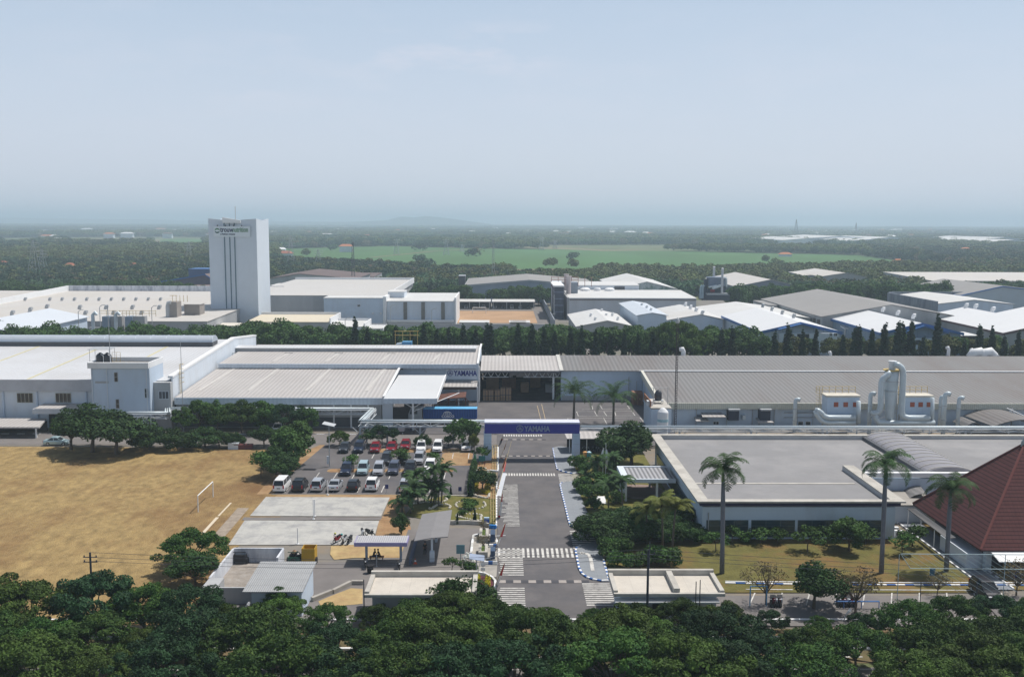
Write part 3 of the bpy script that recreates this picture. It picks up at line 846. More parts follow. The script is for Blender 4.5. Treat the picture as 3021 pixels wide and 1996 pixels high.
q = PY('Z5', 965, 345, YT + 1.2); mast('tall thin antenna mast rising from the stair tower roof', (q.x, q.y, zt), PY('Z1', 937, 890, YT + 1.2).z - zt)
q = PY('Z5', 1615, 940, 184.5); mast('tall thin grey pole beside the large beige roof edge', (PX('Z5', 1605, 184.5), 184.5, 0), PY('Z5', 1577, 165, 184.5).z, .08)
x2 = PX('Z5', 1385, 190); x3 = PX('Z5', 1462, 190)
rt = root('link_block', 'small grey recessed block between stair tower and white gable', 'building', x2, 190)
mb = MB(); mb.box(x2 - .6, xr + .01, 188.6, 189.9, 0, PY('Z5', 1400, 525, 189).z); mb.build('wall', WALLG, rt)
p, q = PY('Z5', 1392, 670, 188.6), PY('Z5', 1475, 605, 188.6)
win(rt, p.x, q.x, 188.6, p.z, q.z, 3, 1, WALLW, DGREY)
x = xr + .25
mb = MB()
for dy in (0, .7): mb.bar((x, 193.5 + dy, 5.5), (x, 193.5 + dy, 12.2), .06)
for k in range(11): mb.bar((x, 193.5, 5.8 + .6 * k), (x, 194.2, 5.8 + .6 * k), .04)
for k in range(5): mb.tube([(x, 193.4, 8.5 + .9 * k), (x + .6, 193.4, 8.5 + .9 * k), (x + .6, 194.3, 8.5 + .9 * k), (x, 194.3, 8.5 + .9 * k)], .03, 4)
one('wall_ladder', mb, YELLOW, 'caged yellow ladder fixed to the white gable wall', 'ladder')
# ---- lower beige hall C ------------------------------------------------------------
xc0, xc1 = -64.1, PX('Z6', 1127, 190)
rt = root('assembly_hall', 'low beige ribbed roof hall between the tower and grey canopy', 'factory', -44, 190)
zf = 6.0
mb = MB(); mb.prism([(190.6, 0), (219.2, 0), (219.2, 7.2), (190.6, 5.8)], 'X', xc0, xc1 - .4); mb.build('wall', WALLG, rt)
mb = MB(); mb.slab((xc0, 190, zf), (xc1, 190, zf), (xc1 + .2, 219.2, 7.5), (xc0, 219.2, 7.5), .12); mb.build('roof', ROOFB, rt)
mb = MB(); mb.box(xc0, xc1 + .12, 189.7, 189.98, PY('Z6', 800, 722, 189.7).z, 6.08); mb.build('fascia', FASC, rt)
mb = MB(); mb.slab((xc1, 189.9, 6.16), (xc1 + .45, 189.9, 6.16), (xc1 + .55, 219.2, 7.75), (xc1 + .1, 219.2, 7.75), .3); mb.build('verge', WHITE, rt)
mb = MB()
for zx in (-640, -170, 215, 668, 1145):
 t = PY('Z6', zx, 425, 218.5)
 mb.slab((t.x - 1.1 - .35, 196, 6.46), (t.x - 1.1 + .35, 196, 6.46), (t.x + .3, 218.8, 7.63), (t.x - .3, 218.8, 7.63), .02)
 mb.box(t.x - .9, t.x + .9, 218.3, 218.9, 7.64, 7.75)
mb.build('skylight', mat('skylight_pale', (.545, .525, .50), .6, .12, 2), rt)
mb = MB()
for zx in (700, 850, 1000):
 x = PX('Z6', zx, 190.6); mb.box(x - .15, x + .15, 190.3, 190.597, 0, 5)
mb.build('column', WHITE, rt)
mb = MB(); mb.box(-62, -28, 190.5, 190.594, .2, 2.1); mb.build('louvre', DGREY, rt)
# ---- upper hall B --------------------------------------------------------------------
xb0, xb1 = -64.1, -5.5
rt = root('upper_hall', 'long beige upper roof hall with low ridge monitor', 'factory', -35, 221)
mb = MB(); mb.prism([(220, 0), (254, 0), (254, 8.2), (237, 8.9), (220, 8.0)], 'X', xb0, xb1 - .1); mb.build('wall', WALLB, rt)
mb = MB(); mb.slab((xb0 + .5, 218.6, 8.55), (xb1 - .05, 218.6, 8.55), (xb1 - .05, 237, 9.25), (xb0 + .5, 237, 9.25), .12)
mb.slab((xb0 + .5, 237, 9.25), (xb1 - .05, 237, 9.25), (xb1 - .05, 254, 8.5), (xb0 + .5, 254, 8.5), .12); mb.build('roof', ROOFB, rt)
mb = MB(); mb.box(xb0 + .5, xb1 + .05, 218.2, 218.58, 7.75, 8.7); mb.build('fascia', FASC, rt)
mb = MB(); mb.box(PX('Z5', 2050, 236), PX('Z6', 1940, 236), 235.4, 238.2, 9.1, 10.05); mb.build('monitor', WALLG, rt)
mb = MB(); mb.slab((PX('Z5', 2050, 236) - .2, 235.0, 10.06), (PX('Z6', 1940, 236) + .3, 235.0, 10.06), (PX('Z6', 1940, 236) + .3, 238.5, 10.3), (PX('Z5', 2050, 236) - .2, 238.5, 10.3), .1); mb.build('monitor_roof', ROOFW, rt)
mb = MB(); mb.slab((xb1 - .35, 218.1, 8.75), (xb1 + .1, 218.1, 8.75), (xb1 + .1, 237, 9.5), (xb1 - .35, 237, 9.5), .25)
mb.slab((xb1 - .35, 237, 9.5), (xb1 + .1, 237, 9.5), (xb1 + .1, 254.2, 8.75), (xb1 - .35, 254.2, 8.75), .25); mb.build('verge', WHITE, rt)
mb = MB()
for zx in (-180, 320, 755, 1205, 1632):
 x = PX('Z6', zx, 233)
 mb.slab((x - 1.2 - .3, 221.5, 8.81), (x - 1.2 + .3, 221.5, 8.81), (x + .3, 232.5, 9.23), (x - .3, 232.5, 9.23), .02)
 mb.box(x - 1, x + 1, 232.6, 233, 9.24, 9.34)
mb.build('skylight', _m['skylight_pale'], rt)
mb = MB(); mb.box(xb0 + .6, xc1 + 1, 219.3, 219.95, 7.3, 7.74); mb.build('shadow_gap', DGREY, rt)  # dark strip painted in as the shade below the eave
sx0, sx1 = PX('Z6', 1678, 219.5), PX('Z6', 1945, 219.5)
sz0, sz1 = PY('Z6', 1800, 500, 219.5).z, PY('Z6', 1800, 412, 219.5).z
sg = root('factory_sign', 'white wall sign with navy tuning fork emblem and lettering', 'sign', sx0, 219.5)
mb = MB(); mb.box(sx0, sx1, 219.55, 219.9, sz0, sz1); mb.build('panel', mat('sign_white', (.62, .68, .76), .6, .03, 1), sg)
cz = PY('Z6', 1800, 445, 219.5).z
emblem(sg, PX('Z6', 1716, 219.5), 219.54, cz, .66, SIGNB)
text_mesh('lettering', 'YAMAHA', 1.62, SIGNB, sg, (PX('Z6', 1750, 219.5), 219.5, cz - .58), ext=.05, bold=.05, sx=.77)
mb = MB(); mb.tube([(PX('Z6', 1490, 219.8), 219.8, 7.6), (PX('Z6', 1500, 219.8), 219.8, 6.9), (PX('Z6', 1515, 219.8), 219.8, 6.6)], .07, 6); mb.build('wall_cable', GREY, sg)
rt = root('door_canopy', 'small pale canopy roof just below the white sign', 'canopy', -9, 214)
za = PY('Z6', 1800, 570, 213.6).z; zb = PY('Z6', 1800, 512, 219.9).z
mb = MB(); mb.slab((PX('Z6', 1640, 213.6), 213.6, za), (xb1 - .2, 213.6, za), (xb1 - .2, 219.9, zb), (PX('Z6', 1655, 219.9), 219.9, zb), .12); mb.build('roof', ROOFB, rt)
mb = MB(); mb.box(PX('Z6', 1640, 213.6), xb1 - .3, 213.7, 214.0, za - .5, za - .02); mb.build('beam', mat('rust_beam', (.12, .08, .07), .9), rt)
for zx in (1955, 1790):
 x = PX('Z6', zx, 214); mb = MB(); mb.box(x - .14, x + .14, 213.9, 214.2, 0, za - .02); mb.build('post', WHITE, rt)
x = xb1 + .15; mb = MB(); mb.box(x - .2, x + .2, 218.3, 218.7, 0, 8.2); mb.cyl((x, 218.2, .2), (x, 218.2, 8), .12); one('downpipe', mb, WHITE, 'white downpipe column at the corner beside loading hall', 'pipe')
# ---- canopy E ---------------------------------------------------------------------------
rt = root('truck_canopy', 'wide flat white canopy on a branching steel post', 'canopy', -18, 188)
ze = PY('Z6', 1400, 668, 186).z; zb = PY('Z6', 1500, 460, 214).z
ex0, ex1 = xc1 + .6, PX('Z6', 1592, 186)
mb = MB(); mb.slab((ex0, 186.1, ze - .2), (ex1, 186.1, ze - .2), (ex1 + .1, 214, zb - .2), (ex0, 214, zb - .2), .14); mb.build('roof', mat('smooth_white_roof', (.60, .61, .62), .5, .03, .1, lines=[('X', 1.8, .03, .97)]), rt)
mb = MB(); mb.box(ex0, ex1 + .2, 185.8, 186.08, PY('Z6', 1400, 712, 186).z, ze + .02); mb.build('fascia', FASC, rt)
mb = MB(); mb.slab((ex1, 185.9, ze - .75), (ex1 + .25, 185.9, ze - .75), (ex1 + .35, 214, zb - .75), (ex1 + .1, 214, zb - .75), .85); mb.build('verge', WHITE, rt)
px = PX('Z6', 1390, 188)
mb = MB(); mb.tube([(px, 188, 0), (px, 188, ze - .9)], .22, 8)
for dx in (-2.2, 2.2): mb.bar((px, 188, ze - 2.2), (px + dx, 188, ze - .9), .14)
mb.bar((px, 188, ze - 2.9), (px + 8.6, 196, ze - .6), .12)
mb.build('branching_post', WHITE, rt)
mb = MB(); mb.box(xc1 - .1, xc1 + 1.9, 190.2, 190.5, 0, 5.2); mb.build('end_wall', WALLW, rt)
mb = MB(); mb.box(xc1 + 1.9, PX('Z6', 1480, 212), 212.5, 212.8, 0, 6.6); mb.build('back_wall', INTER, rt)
rt = root('rack_shed', 'dark rusty low rack roof behind the blue container', 'rack', -12, 208)
a = PY('Z6', 1500, 735, 204)
mb = MB()
pts = [PY('Z6', x, y, 205) for x, y in ((1480, 712), (1560, 692), (1700, 672), (1850, 662))]
for u, v in zip(pts[:-1], pts[1:]):
 mb.slab(u, v, v + Vector((0, 5, .3)), u + Vector((0, 5, .3)), .15)
mb.build('roof', mat('rust', (.13, .06, .045), .9, .2, .8), rt)
mb = MB()
for p in pts + [PY('Z6', 1620, 690, 205), PY('Z6', 1770, 670, 205)]:
 mb.bar((p.x, 205, 0), (p.x, 205, p.z), .14)
 mb.bar((p.x - .7, 205, p.z - .8), (p.x, 205, p.z), .08); mb.bar((p.x + .7, 205, p.z - .8), (p.x, 205, p.z), .08)
mb.build('frame', _m['rust'], rt)
# ---- loading hall F --------------------------------------------------------------------
fx0, fx1 = xb1 + .4, 13.2
rt = root('loading_hall', 'open fronted loading hall with dark interior and roof truss', 'loading hall', 4, 221)
zF = 6.9
mb = MB(); mb.slab((fx0, 220, zF), (fx1, 220, zF), (fx1 + .05, 236.5, 8.15), (fx0, 236.5, 8.15), .13); mb.slab((fx0, 236.5, 8.15), (fx1, 236.5, 8.15), (fx1, 252, 5.6), (fx0, 252, 5.6), .13); mb.build('roof', ROOFB, rt)
mb = MB(); mb.box(fx0, fx1, 219.8, 219.98, zF - .35, zF + .05); mb.build('fascia', mat('dark_fascia', (.14, .14, .15), .7), rt)
mb = MB(); mb.box(fx0, fx1, 251, 251.3, 0, 5.5); mb.box(fx0 - .1, fx0 + .1, 220.2, 240, 0, 6.8); mb.box(fx1 - .2, fx1, 222.2, 240, 0, 6.8); mb.build('back_wall', mat('shaded_hall_inside', (.05, .05, .055), .9), rt)  # inner walls coloured dark to give the interior its shade
mb = MB()
zt_, zb_ = zF - .1, zF - 1.5
def truss(mb, xA, xB, y, z0, z1, n, w=.12):
 mb.bar((xA, y, z0), (xB, y, z0), w); mb.bar((xA, y, z1), (xB, y, z1), w)
 for k in range(n):
  a = xA + (xB - xA) * k / n; b = xA + (xB - xA) * (k + 1) / n
  mb.bar((a, y, z0 if k % 2 else z1), (b, y, z1 if k % 2 else z0), w * .8)
truss(mb, fx0, fx0 + 6.4, 221, zb_, zt_, 8); truss(mb, fx1 - 8.5, fx1, 221, zb_, zt_, 10)
mb.build('truss', mat('truss_white', (.62, .64, .66), .6), rt)
p = PX('Z7', 390, 222)
mb = MB(); mb.box(p - .22, p + .22, 221.8, 222.2, 0, 5.2); mb.box(p - .1, p + .1, 221.9, 222.1, 5.2, 6.7); mb.build('post', WHITE, rt)
mb = MB()
for k in range(14):
 a = fx0 + 6.6 + k * .8
 mb.box(a, a + .8, 224, 224.1, 5.2 + rng.uniform(-.5, .3), 6.6)
mb.build('netting', mat('netting', (.28, .27, .28), .95, .3, 1.5), rt)
ci = 0
names = [('Z6', 2000, 2045), ('Z6', 2048, 2095), ('Z6', 2103, 2150), ('Z6', 2153, 2198), ('Z6', 2203, 2250)]
for i, (fr, a, b) in enumerate(names):
 u, v = P(fr, a, 692), PX(fr, b, P(fr, a, 692).y)
 h = 2.9 if i > 2 else 2.5
 r = root('crate', 'stacked cardboard crate, %s from left at loading hall front' % nth(i + 1), 'crate', u.x, u.y, 0, 'brown crates at the loading hall')
 mb = MB(); mb.box(u.x + .05, v - .05, u.y, u.y + 2.2, .15, h); mb.build('carton', CARD, r)
 mb = MB()
 for dx in (.1, (v - u.x) / 2 - .1, v - u.x - .35): mb.box(u.x + dx, u.x + dx + .2, u.y - .02, u.y + 2.2, 0, .15)
 mb.build('pallet', WOOD, r)
 mb = MB(); mb.box(u.x + .05, v - .05, u.y - .03, u.y - .004, h * .5 - .06, h * .5 + .06); mb.box((u.x + v) / 2 - .05, (u.x + v) / 2 + .05, u.y - .03, u.y - .004, .15, h - .02); mb.build('strap', DGREY, r)
for i, (x, y, wd, h) in enumerate(((-2.5, 233, 3, 3.1), (1.5, 236, 3.4, 2.6), (8, 238, 2.4, 2.8), (11, 231, 1.6, 2.0), (5.2, 231, 1.9, 2.4))):
 r = root('crate', ['wide', 'broad low', 'square', 'small grey', 'single brown'][i] + ' crate deep inside the dark loading hall', 'crate', x, y, 0, 'crates deep inside the loading hall')
 mb = MB(); mb.box(x - wd / 2, x + wd / 2, y, y + 2, .12, h); mb.build('carton', [CARD, WOOD, CARD, GREY, CARD][i], r)
 mb = MB(); mb.box(x - wd / 2, x + wd / 2, y - .02, y + 2, 0, .119); mb.build('pallet', WOOD, r)
# ---- grey factory G ------------------------------------------------------------------------
gx0, gx1 = 13.2, 150.0
gs = 31.4
rt = root('grey_factory', 'very long grey ribbed roof factory filling the right side', 'factory', 60, 194)
mb = MB(); mb.box(gx0 + .02, gs + .3, 220.8, 221.2, 0, 6.9)
mb.build('yard_wall', WALLB, rt)
mb = MB(); mb.slab((gx0 + .05, 220, 6.9), (gx1, 220, 6.9), (gx1, 236.8, 8.2), (gx0 + .05, 236.8, 8.2), .14); mb.slab((gx0 + .05, 236.8, 8.2), (gx1, 236.8, 8.2), (gx1, 262, 4.3), (gx0 + .05, 262, 4.3), .14)
mb.build('upper_roof', ROOFG, rt)
mb = MB(); mb.slab((gx0 - .35, 219.9, 7.05), (gx0 + .5, 219.9, 7.05), (gx0 + .5, 236.8, 8.36), (gx0 - .35, 236.8, 8.36), .12); mb.build('verge', mat('pale_verge', (.56, .55, .52), .7), rt)
mb = MB(); mb.slab((gs, 192.6, 4.55), (gx1, 192.6, 4.55), (gx1, 220, 6.75), (gs, 220, 6.75), .14); mb.build('lower_roof', ROOFG, rt)
mb = MB(); mb.box(gs - .5, gx1, 219.6, 220.3, 6.95, 7.14); mb.build('flashing', WHITE, rt)
mb = MB(); mb.box(gs, gx1, 192.2, 192.58, 3.55, 4.75); mb.build('fascia', FASCY, rt)
mb = MB(); mb.prism([(192.4, 3.5), (192.4, 4.85), (220, 7.1), (220, 5.7)], 'X', gs - .2, gs - .01); mb.build('gable_fascia', mat('cream_plain', (.55, .55, .48), .7), rt)
mb = MB(); mb.slab((gs - .25, 192.3, 4.86), (gs + .35, 192.3, 4.86), (gs + .35, 220, 7.08), (gs - .25, 220, 7.08), .1); mb.build('gutter_cap', mat('cap_cream', (.60, .59, .52), .7), rt)
mb = MB(); mb.prism([(193.4, 0), (262, 0), (262, 4.0), (240, 6.5), (221.3, 6.6), (193.4, 4.4)], 'X', gs + .4, gx1 - .5); mb.build('wall', WALLB, rt)
mb = MB(); mb.box(gx0 + .1, gs + .35, 221.25, 245, 0, 6.3); mb.build('rear_wall', WALLB, rt)
YW = 193.4
def wbox(fr, xa, xb, yb_, yt_, m, name, depth=.1, proj=.0, parent=rt):
 a, b = PY(fr, xa, yb_, YW), PY(fr, xb, yt_, YW)
 mb = MB(); mb.box(a.x, b.x, YW - depth - proj, YW - .004, max(0, a.z), b.z); return mb.build(name, m, parent)
a, b = PY('Z7', 1792, 905, YW), PY('Z7', 1840, 868, YW); win(rt, a.x, b.x, YW, max(a.z, .2), b.z, 2, 1)
for k, (xa, xb) in enumerate(((395, 440), (460, 505))):
 a, b = PY('Z8', xa, 907, YW), PY('Z8', xb, 868, YW); win(rt, a.x, b.x, YW, max(a.z, .1), b.z, 1, 1)
for xa, xb in (('Z7', (1928, 2022)), ('Z7', (2205, 2298))):
 a, b = PY(xa, xb[0], 862, 191.4), PY(xa, xb[1], 772, 191.4)
 r = rt
 mb = MB(); mb.box(a.x, b.x, 191.6, YW - .004, a.z, b.z); o = mb.build('intake_box', mat('dark_slate', (.04, .045, .07), .7), rt)
 mb = MB(); mb.box(a.x - .1, b.x + .1, 190.9, 193.1, b.z + .01, b.z + .3); mb.build('hood', GREY, o)
a, b = PY('Z7', 1645, 825, YW), PY('Z7', 1900, 760, YW)
wbox('Z7', 1645, 1905, 828, 812, mat('slat_dark', (.12, .14, .18), .8), 'pipe_run', .4)
for xa, xb, yy in ((1698, 1905, 832), (1640, 1760, 868), (2185, 2322, 880)):
 a, b = PY('Z7', xa, yy, 190.5), PY('Z7', xb, yy, 190.5)
 mb = MB(); mb.slab((a.x, 190.4, a.z), (b.x, 190.4, a.z), (b.x - .4, YW, a.z + .35), (a.x + .2, YW, a.z + .35), .12); mb.build('lean_roof', ROOFB, rt)
mb = MB()
for zx in (1440, 1640, 1905, 2130, 2190, 2320):
 x = PX('Z7', zx, YW); mb.bar((x, YW - .25, 0), (x, YW - .25, 3.6), .12)
for zx in (380, 520):
 x = PX('Z8', zx, YW); mb.bar((x, YW - .25, 0), (x, YW - .25, 3.6), .12)
for zy in (790, 830):
 a, b = PY('Z8', 270, zy, YW), PY('Z8', 640, zy, YW); mb.bar((a.x, YW - .2, a.z), (b.x, YW - .2, b.z), .12)
mb.build('wall_pipe', GREY, rt)
wbox('Z7', 2040, 2070, 845, 808, DUCT, 'wall_unit', .8)
a, b = PY('Z7', 1010, 655, 220.8), PY('Z7', 1085, 620, 220.8)
win(rt, a.x, b.x, 220.8, a.z, b.z, 2, 1)
mb = MB(); a = PY('Z7', 478, 665, 220.7); mb.box(gx0 + .3, gs - .4, 220.6, 220.797, 0, 1.2); mb.build('skirting', WALLG, rt)
mb = MB(); x = PX('Z7', 1047, 220.4); mb.cyl((x, 220.4, 1.6), (x, 220.4, 5.6), .12); mb.cyl((x + 1.8, 220.4, 1.6), (x + 1.8, 220.4, 4.7), .08); mb.cyl((x, 220.4, 1.2), (x, 220.4, 1.9), .45); mb.build('exhaust_pipe', GREY, rt)
t = root('brown_cabinet', 'brown double door store cabinet in the yard corner', 'cabinet', PX('Z7', 1130, 215), 215)
a, b = PX('Z7', 1083, 215), PX('Z7', 1172, 215)
mb = MB(); mb.box(a, b, 215, 218, 0, 2.9); mb.build('body', WOOD, t)
for u, v in ((a + .3, (a + b) / 2 - .1), ((a + b) / 2 + .1, b - .3)):
 mb = MB(); mb.box(u, v, 214.93, 214.997, .2, 2.6); d = mb.build('door', mat('cab_door', (.16, .08, .05), .8), t)
 mb = MB(); mb.box(u + .3, v - .3, 214.9, 214.927, 1.3, 1.7); mb.build('label_plate', YELLOW, d)
ux0, ux1 = PX('Z7', 1185, 186), PX('Z7', 1385, 186)
t = root('pump_house', 'small white flat roof pump house beside white silo tank', 'building', (ux0 + ux1) / 2, 186)
zz = PY('Z7', 1200, 760, 186).z
mb = MB(); mb.box(ux0 + 1.4, ux1 + .8, 186, 196, 0, zz); mb.build('wall', WALLB, t)
mb = MB(); mb.box(ux0 + 1.3, ux1 + .9, 185.9, 196.1, zz + .003, zz + .25); mb.build('roof', PARA, t)
mb = MB(); mb.box(ux0 + 1.35, ux0 + 1.5, 187, 196, zz + .25, zz + 1.4); mb.build('rust_screen', mat('rust_orange', (.35, .17, .10), .9, .2, 1), t)
x = PX('Z7', 1306, 191)
t = root('water_tank', 'black water tank standing on the small pump house roof', 'water tank', x, 191, zz + .25)
mb = MB(); mb.lathe([(.6, 0), (.7, .1), (.7, 1.4), (.5, 1.8), (.2, 1.9), (.2, 2)], (x, 191, zz + .9), 14); mb.build('body', TANK, t, smooth=True)
mb = MB()
for dx in (-.8, .8):
 for dy in (-.8, .8): mb.bar((x + dx, 191 + dy, zz + .26), (x + dx, 191 + dy, zz + .9), .1)
mb.box(x - .9, x + .9, 190.1, 191.9, zz + .8, zz + .9); mb.build('stand', GREY, t)
mb = MB(); mb.bar((x - 1.6, 189.5, zz + 3.6), (x + 1.8, 189.5, zz + 3.6), .08)
for dx in (-1.2, 1.6): mb.bar((x + dx, 189.5, zz + .26), (x + dx, 189.5, zz + 3.6), .08)
one('tank_hoist', mb, GREY, 'thin grey goal shaped frame on the pump house roof', 'frame')
mb = MB(); mb.box(x - 2.6, x - 1.5, 188, 189.2, zz + .26, zz + 1.2)
one('condenser', mb, WHITE, 'white air conditioner condenser on pump house roof', 'air conditioner')
x = PX('Z7', 1350, 183.5); r = PX('Z7', 1397, 183.5) - x
t = root('silo_tank', 'white upright cylinder tank with domed lid beside pump house', 'tank', x, 183.5)
zz2 = PY('Z7', 1350, 790, 183.5).z
mb = MB(); mb.lathe([(r, .3), (r, zz2), (r * .95, zz2 + .2), (r * .5, zz2 + .75), (.15, zz2 + .95)], (x, 183.5, 0), 28); mb.build('body', WHITE, t, smooth=False)
mb = MB(); mb.lathe([(r + .02, zz2 - 1.7), (r + .02, zz2 - 1.2)], (x, 183.5, 0), 28); mb.build('band', mat('faded_green', (.35, .55, .60), .7, .2, 2), t)
mb = MB(); mb.lathe([(r + .2, 0), (r + .2, .3)], (x, 183.5, 0), 28); mb.build('base', CONC, t)
# ---- arched canopies on the far right wall ---------------------------------------------------
t = root('arched_canopy', 'large grey arched canopy at right in front of grey factory', 'canopy', 84, 186)
ax0, ax1 = PX('Z8', 1850, 192), PX('Z8', 2090, 192)
def arch(mb, x0, x1, y0, y1, z, h, dx=0.0, n=10, t=.12):
 prev = None
 for k in range(n + 1):
  u = k / n
  xx = x0 + (x1 - x0) * u; zz_ = z + h * math.sin(math.pi * u)
  cur = (xx, zz_)
  if prev:
   mb.slab((prev[0] + dx, y0, prev[1]), (cur[0] + dx, y0, cur[1]), (cur[0], y1, cur[1]), (prev[0], y1, prev[1]), t)
  prev = cur
ax0 = PX('Z8', 1840, 192); bx = PX('Z8', 2310, 183)
mb = MB(); arch(mb, ax0, ax0 + 11.5, 181.5, 192.1, 2.3, 1.3, dx=PX('Z8', 2150, 182) - ax0 - 1.2); mb.build('roof', ROOFG, t)
mb = MB()
for dx in (4.5, 15): mb.bar((ax0 + dx, 183, 0), (ax0 + dx, 183, 2.4), .16)
mb.build('post', WHITE, t)
mb = MB(); arch(mb, PX('Z8', 1810, 187), PX('Z8', 1960, 187), 184.5, 190, 1.5, .9); one('lean_to', mb, ROOFG, 'small grey arched lean-to beside the large arched canopy', 'canopy')
t = root('conveyor', 'inclined white truss conveyor at the right edge behind arched canopy', 'conveyor', 98, 188)
mb = MB(); a, b = PY('Z8', 2250, 760, 189), PY('Z8', 2500, 880, 186)
for dz in (0, -1.1):
 for dy in (0, 1.2): mb.bar(a + Vector((0, dy, dz)), b + Vector((0, dy, dz)), .14)
for k in range(8):
 p = a.lerp(b, k / 8); q = a.lerp(b, (k + 1) / 8); mb.bar(p, q + Vector((0, 0, -1.1)), .08); mb.bar(p, p + Vector((0, 0, -1.1)), .08)
mb.build('truss', WHITE, t)
mb = MB(); mb.bar((b.x, 187, 0), (b.x, 187, b.z), .2); mb.bar((a.x + 1, 190, 0), (a.x + 1, 190, a.z), .2); mb.build('leg', GREY, t)
# ---- dust collectors, cyclone, ducts, chimneys ------------------------------------------------
YD = 184.5
def collector(label, zxl, zxr, extra):
 a, b = PY('Z8', zxl, 830, YD), PY('Z8', zxr, 655, YD)
 t = root('dust_collector', label, 'dust collector', (a.x + b.x) / 2, YD, 0, 'dust collectors on the grey factory wall')
 z1, z0 = b.z, a.z
 mb = MB(); mb.box(a.x, b.x, YD, YD + 3.2, z0, z1); mb.build('housing', mat('collector_blue', (.50, .60, .72), .55, .06, .5, lines=[('X', 1.1, .03, .85), ('Z', 1.6, .02, .85)]), t)
 mb = MB(); mb.box(a.x - .3, b.x + .2, YD - .2, YD + 3.4, z1 + .003, z1 + .3); mb.build('lid', mat('lid_cream', (.6, .56, .48), .7, .12, 1), t)
 for k in range(3):
  x = a.x + (b.x - a.x) * (.27 + .3 * k)
  mb = MB(); mb.box(x - .42, x + .42, YD - .08, YD - .004, z1 - 1.9, z1 - 1.0); p = mb.build('vent_panel', mat('panel_orange', (.36, .10, .06), .7, .1, 2), t)
 mb = MB()
 X0, X1 = a.x - 1.3, b.x + .2
 for k in range(7):
  x = X0 + (X1 - X0) * k / 6
  mb.bar((x, YD + 3, z1 + .3), (x, YD + 3, z1 + 1.6), .07)
  if k < 1: mb.bar((x, YD, z1 - 1.5), (x, YD, z1 + 1.4), .07)
 for dz in (.95, 1.55): mb.bar((X0, YD + 3, z1 + dz), (X1, YD + 3, z1 + dz), .06)
 for k in range(8): mb.bar((X0, YD + 3, z1 - 2 + .45 * k), (X0 + .7, YD + 3, z1 - 2 + .45 * k), .05)
 mb.bar((X0 + .7, YD + 3, z1 - 2), (X0 + .7, YD + 3, z1 + 1.6), .07)
 mb.build('railing', YELLOW, t)
 mb = MB()
 for x in (a.x + .2, b.x - .2):
  for y in (YD + .2, YD + 3): mb.box(x - .12, x + .12, y - .12, y + .12, 0, z0 - .003)
 mb.prism([(a.x + .2, z0), (b.x - .2, z0), (b.x - 1.5, z0 - 1.2), (a.x + 1.5, z0 - 1.2)], 'Y', YD + .4, YD + 2.8)
 mb.build('stand', GREY, t)
 for pts, r in extra:
  q = [PY('Z8', x, y, YD - .9 - .3 * (r > .42)) for x, y in pts]
  sm = []
  for i in range(len(q)):
   if 0 < i < len(q) - 1:
    sm += [q[i].lerp(q[i - 1], min(.35, .8 / max(.1, (q[i] - q[i - 1]).length))), q[i] + ((q[i - 1] - q[i]).normalized() + (q[i + 1] - q[i]).normalized()) * .22, q[i].lerp(q[i + 1], min(.35, .8 / max(.1, (q[i] - q[i + 1]).length)))]
   else: sm.append(q[i])
  mb = MB(); mb.tube(sm, r, 12); mb.build('duct', DUCT, t, smooth=True)
 return t
collector('left pale blue dust collector with three orange panels and railing', 648, 935, [([(548, 770), (590, 778), (628, 835), (895, 835)], .52), ([(548, 775), (565, 820), (620, 878), (895, 880), ], .46), ([(925, 690), (925, 885)], .42)])
collector('right pale blue dust collector with three orange panels beside cyclone', 1325, 1575, [([(1240, 370), (1290, 378), (1318, 430), (1300, 800), (1325, 838), (1545, 838)], .58), ([(1075, 790), (1080, 870), (1130, 880), (1590, 880)], .5), ([(1205, 435), (1170, 470), (1125, 500), (1118, 770), (1085, 800), (1040, 795)], .55), ([(1572, 660), (1570, 885)], .36)])
c = PY('Z8', 1213, 500, YD - .2)
def zz_(y): return PY('Z8', 1213, y, YD - .2).z
t = root('cyclone', 'tall tapering metal cyclone separator between the two dust collectors', 'cyclone', c.x, YD - .2)
def rr(px): return px * .33712 * YD / 2900 / 2
mb = MB(); mb.lathe([(rr(55), zz_(870)), (rr(75), zz_(820)), (rr(112), zz_(600)), (rr(120), zz_(515)), (rr(122), zz_(430)), (rr(90), zz_(420))], (c.x, YD - .2, 0), 24); mb.build('body', DUCT, t, smooth=True)
mb = MB(); mb.lathe([(rr(60), zz_(425)), (rr(60), zz_(352)), (rr(74), zz_(350)), (rr(74), zz_(338))], (c.x + .05, YD - .2, 0), 20); mb.build('cap', mat('cap_white', (.68, .70, .72), .5), t)
mb = MB(); mb.lathe([(rr(150), zz_(422)), (rr(150), zz_(414))], (c.x, YD - .2, 0), 16)
mb.build('platform', YELLOW, t)
mb = MB()
for s in (-1, 1): mb.bar((c.x + s * 1.9, YD + .9, 0), (c.x + s * 1.5, YD + .7, zz_(600)), .16)
for z in (600, 515): mb.lathe([(rr(128), zz_(z)), (rr(128), zz_(z) + .12)], (c.x, YD - .2, 0), 20)
for k in range(6):
 u, v = zz_(600) * k / 6, zz_(600) * (k + 1) / 6
 mb.bar((c.x - 1.8, YD + .85, u), (c.x + 1.8, YD + .85, v), .08)
mb.build('support', GREY, t)
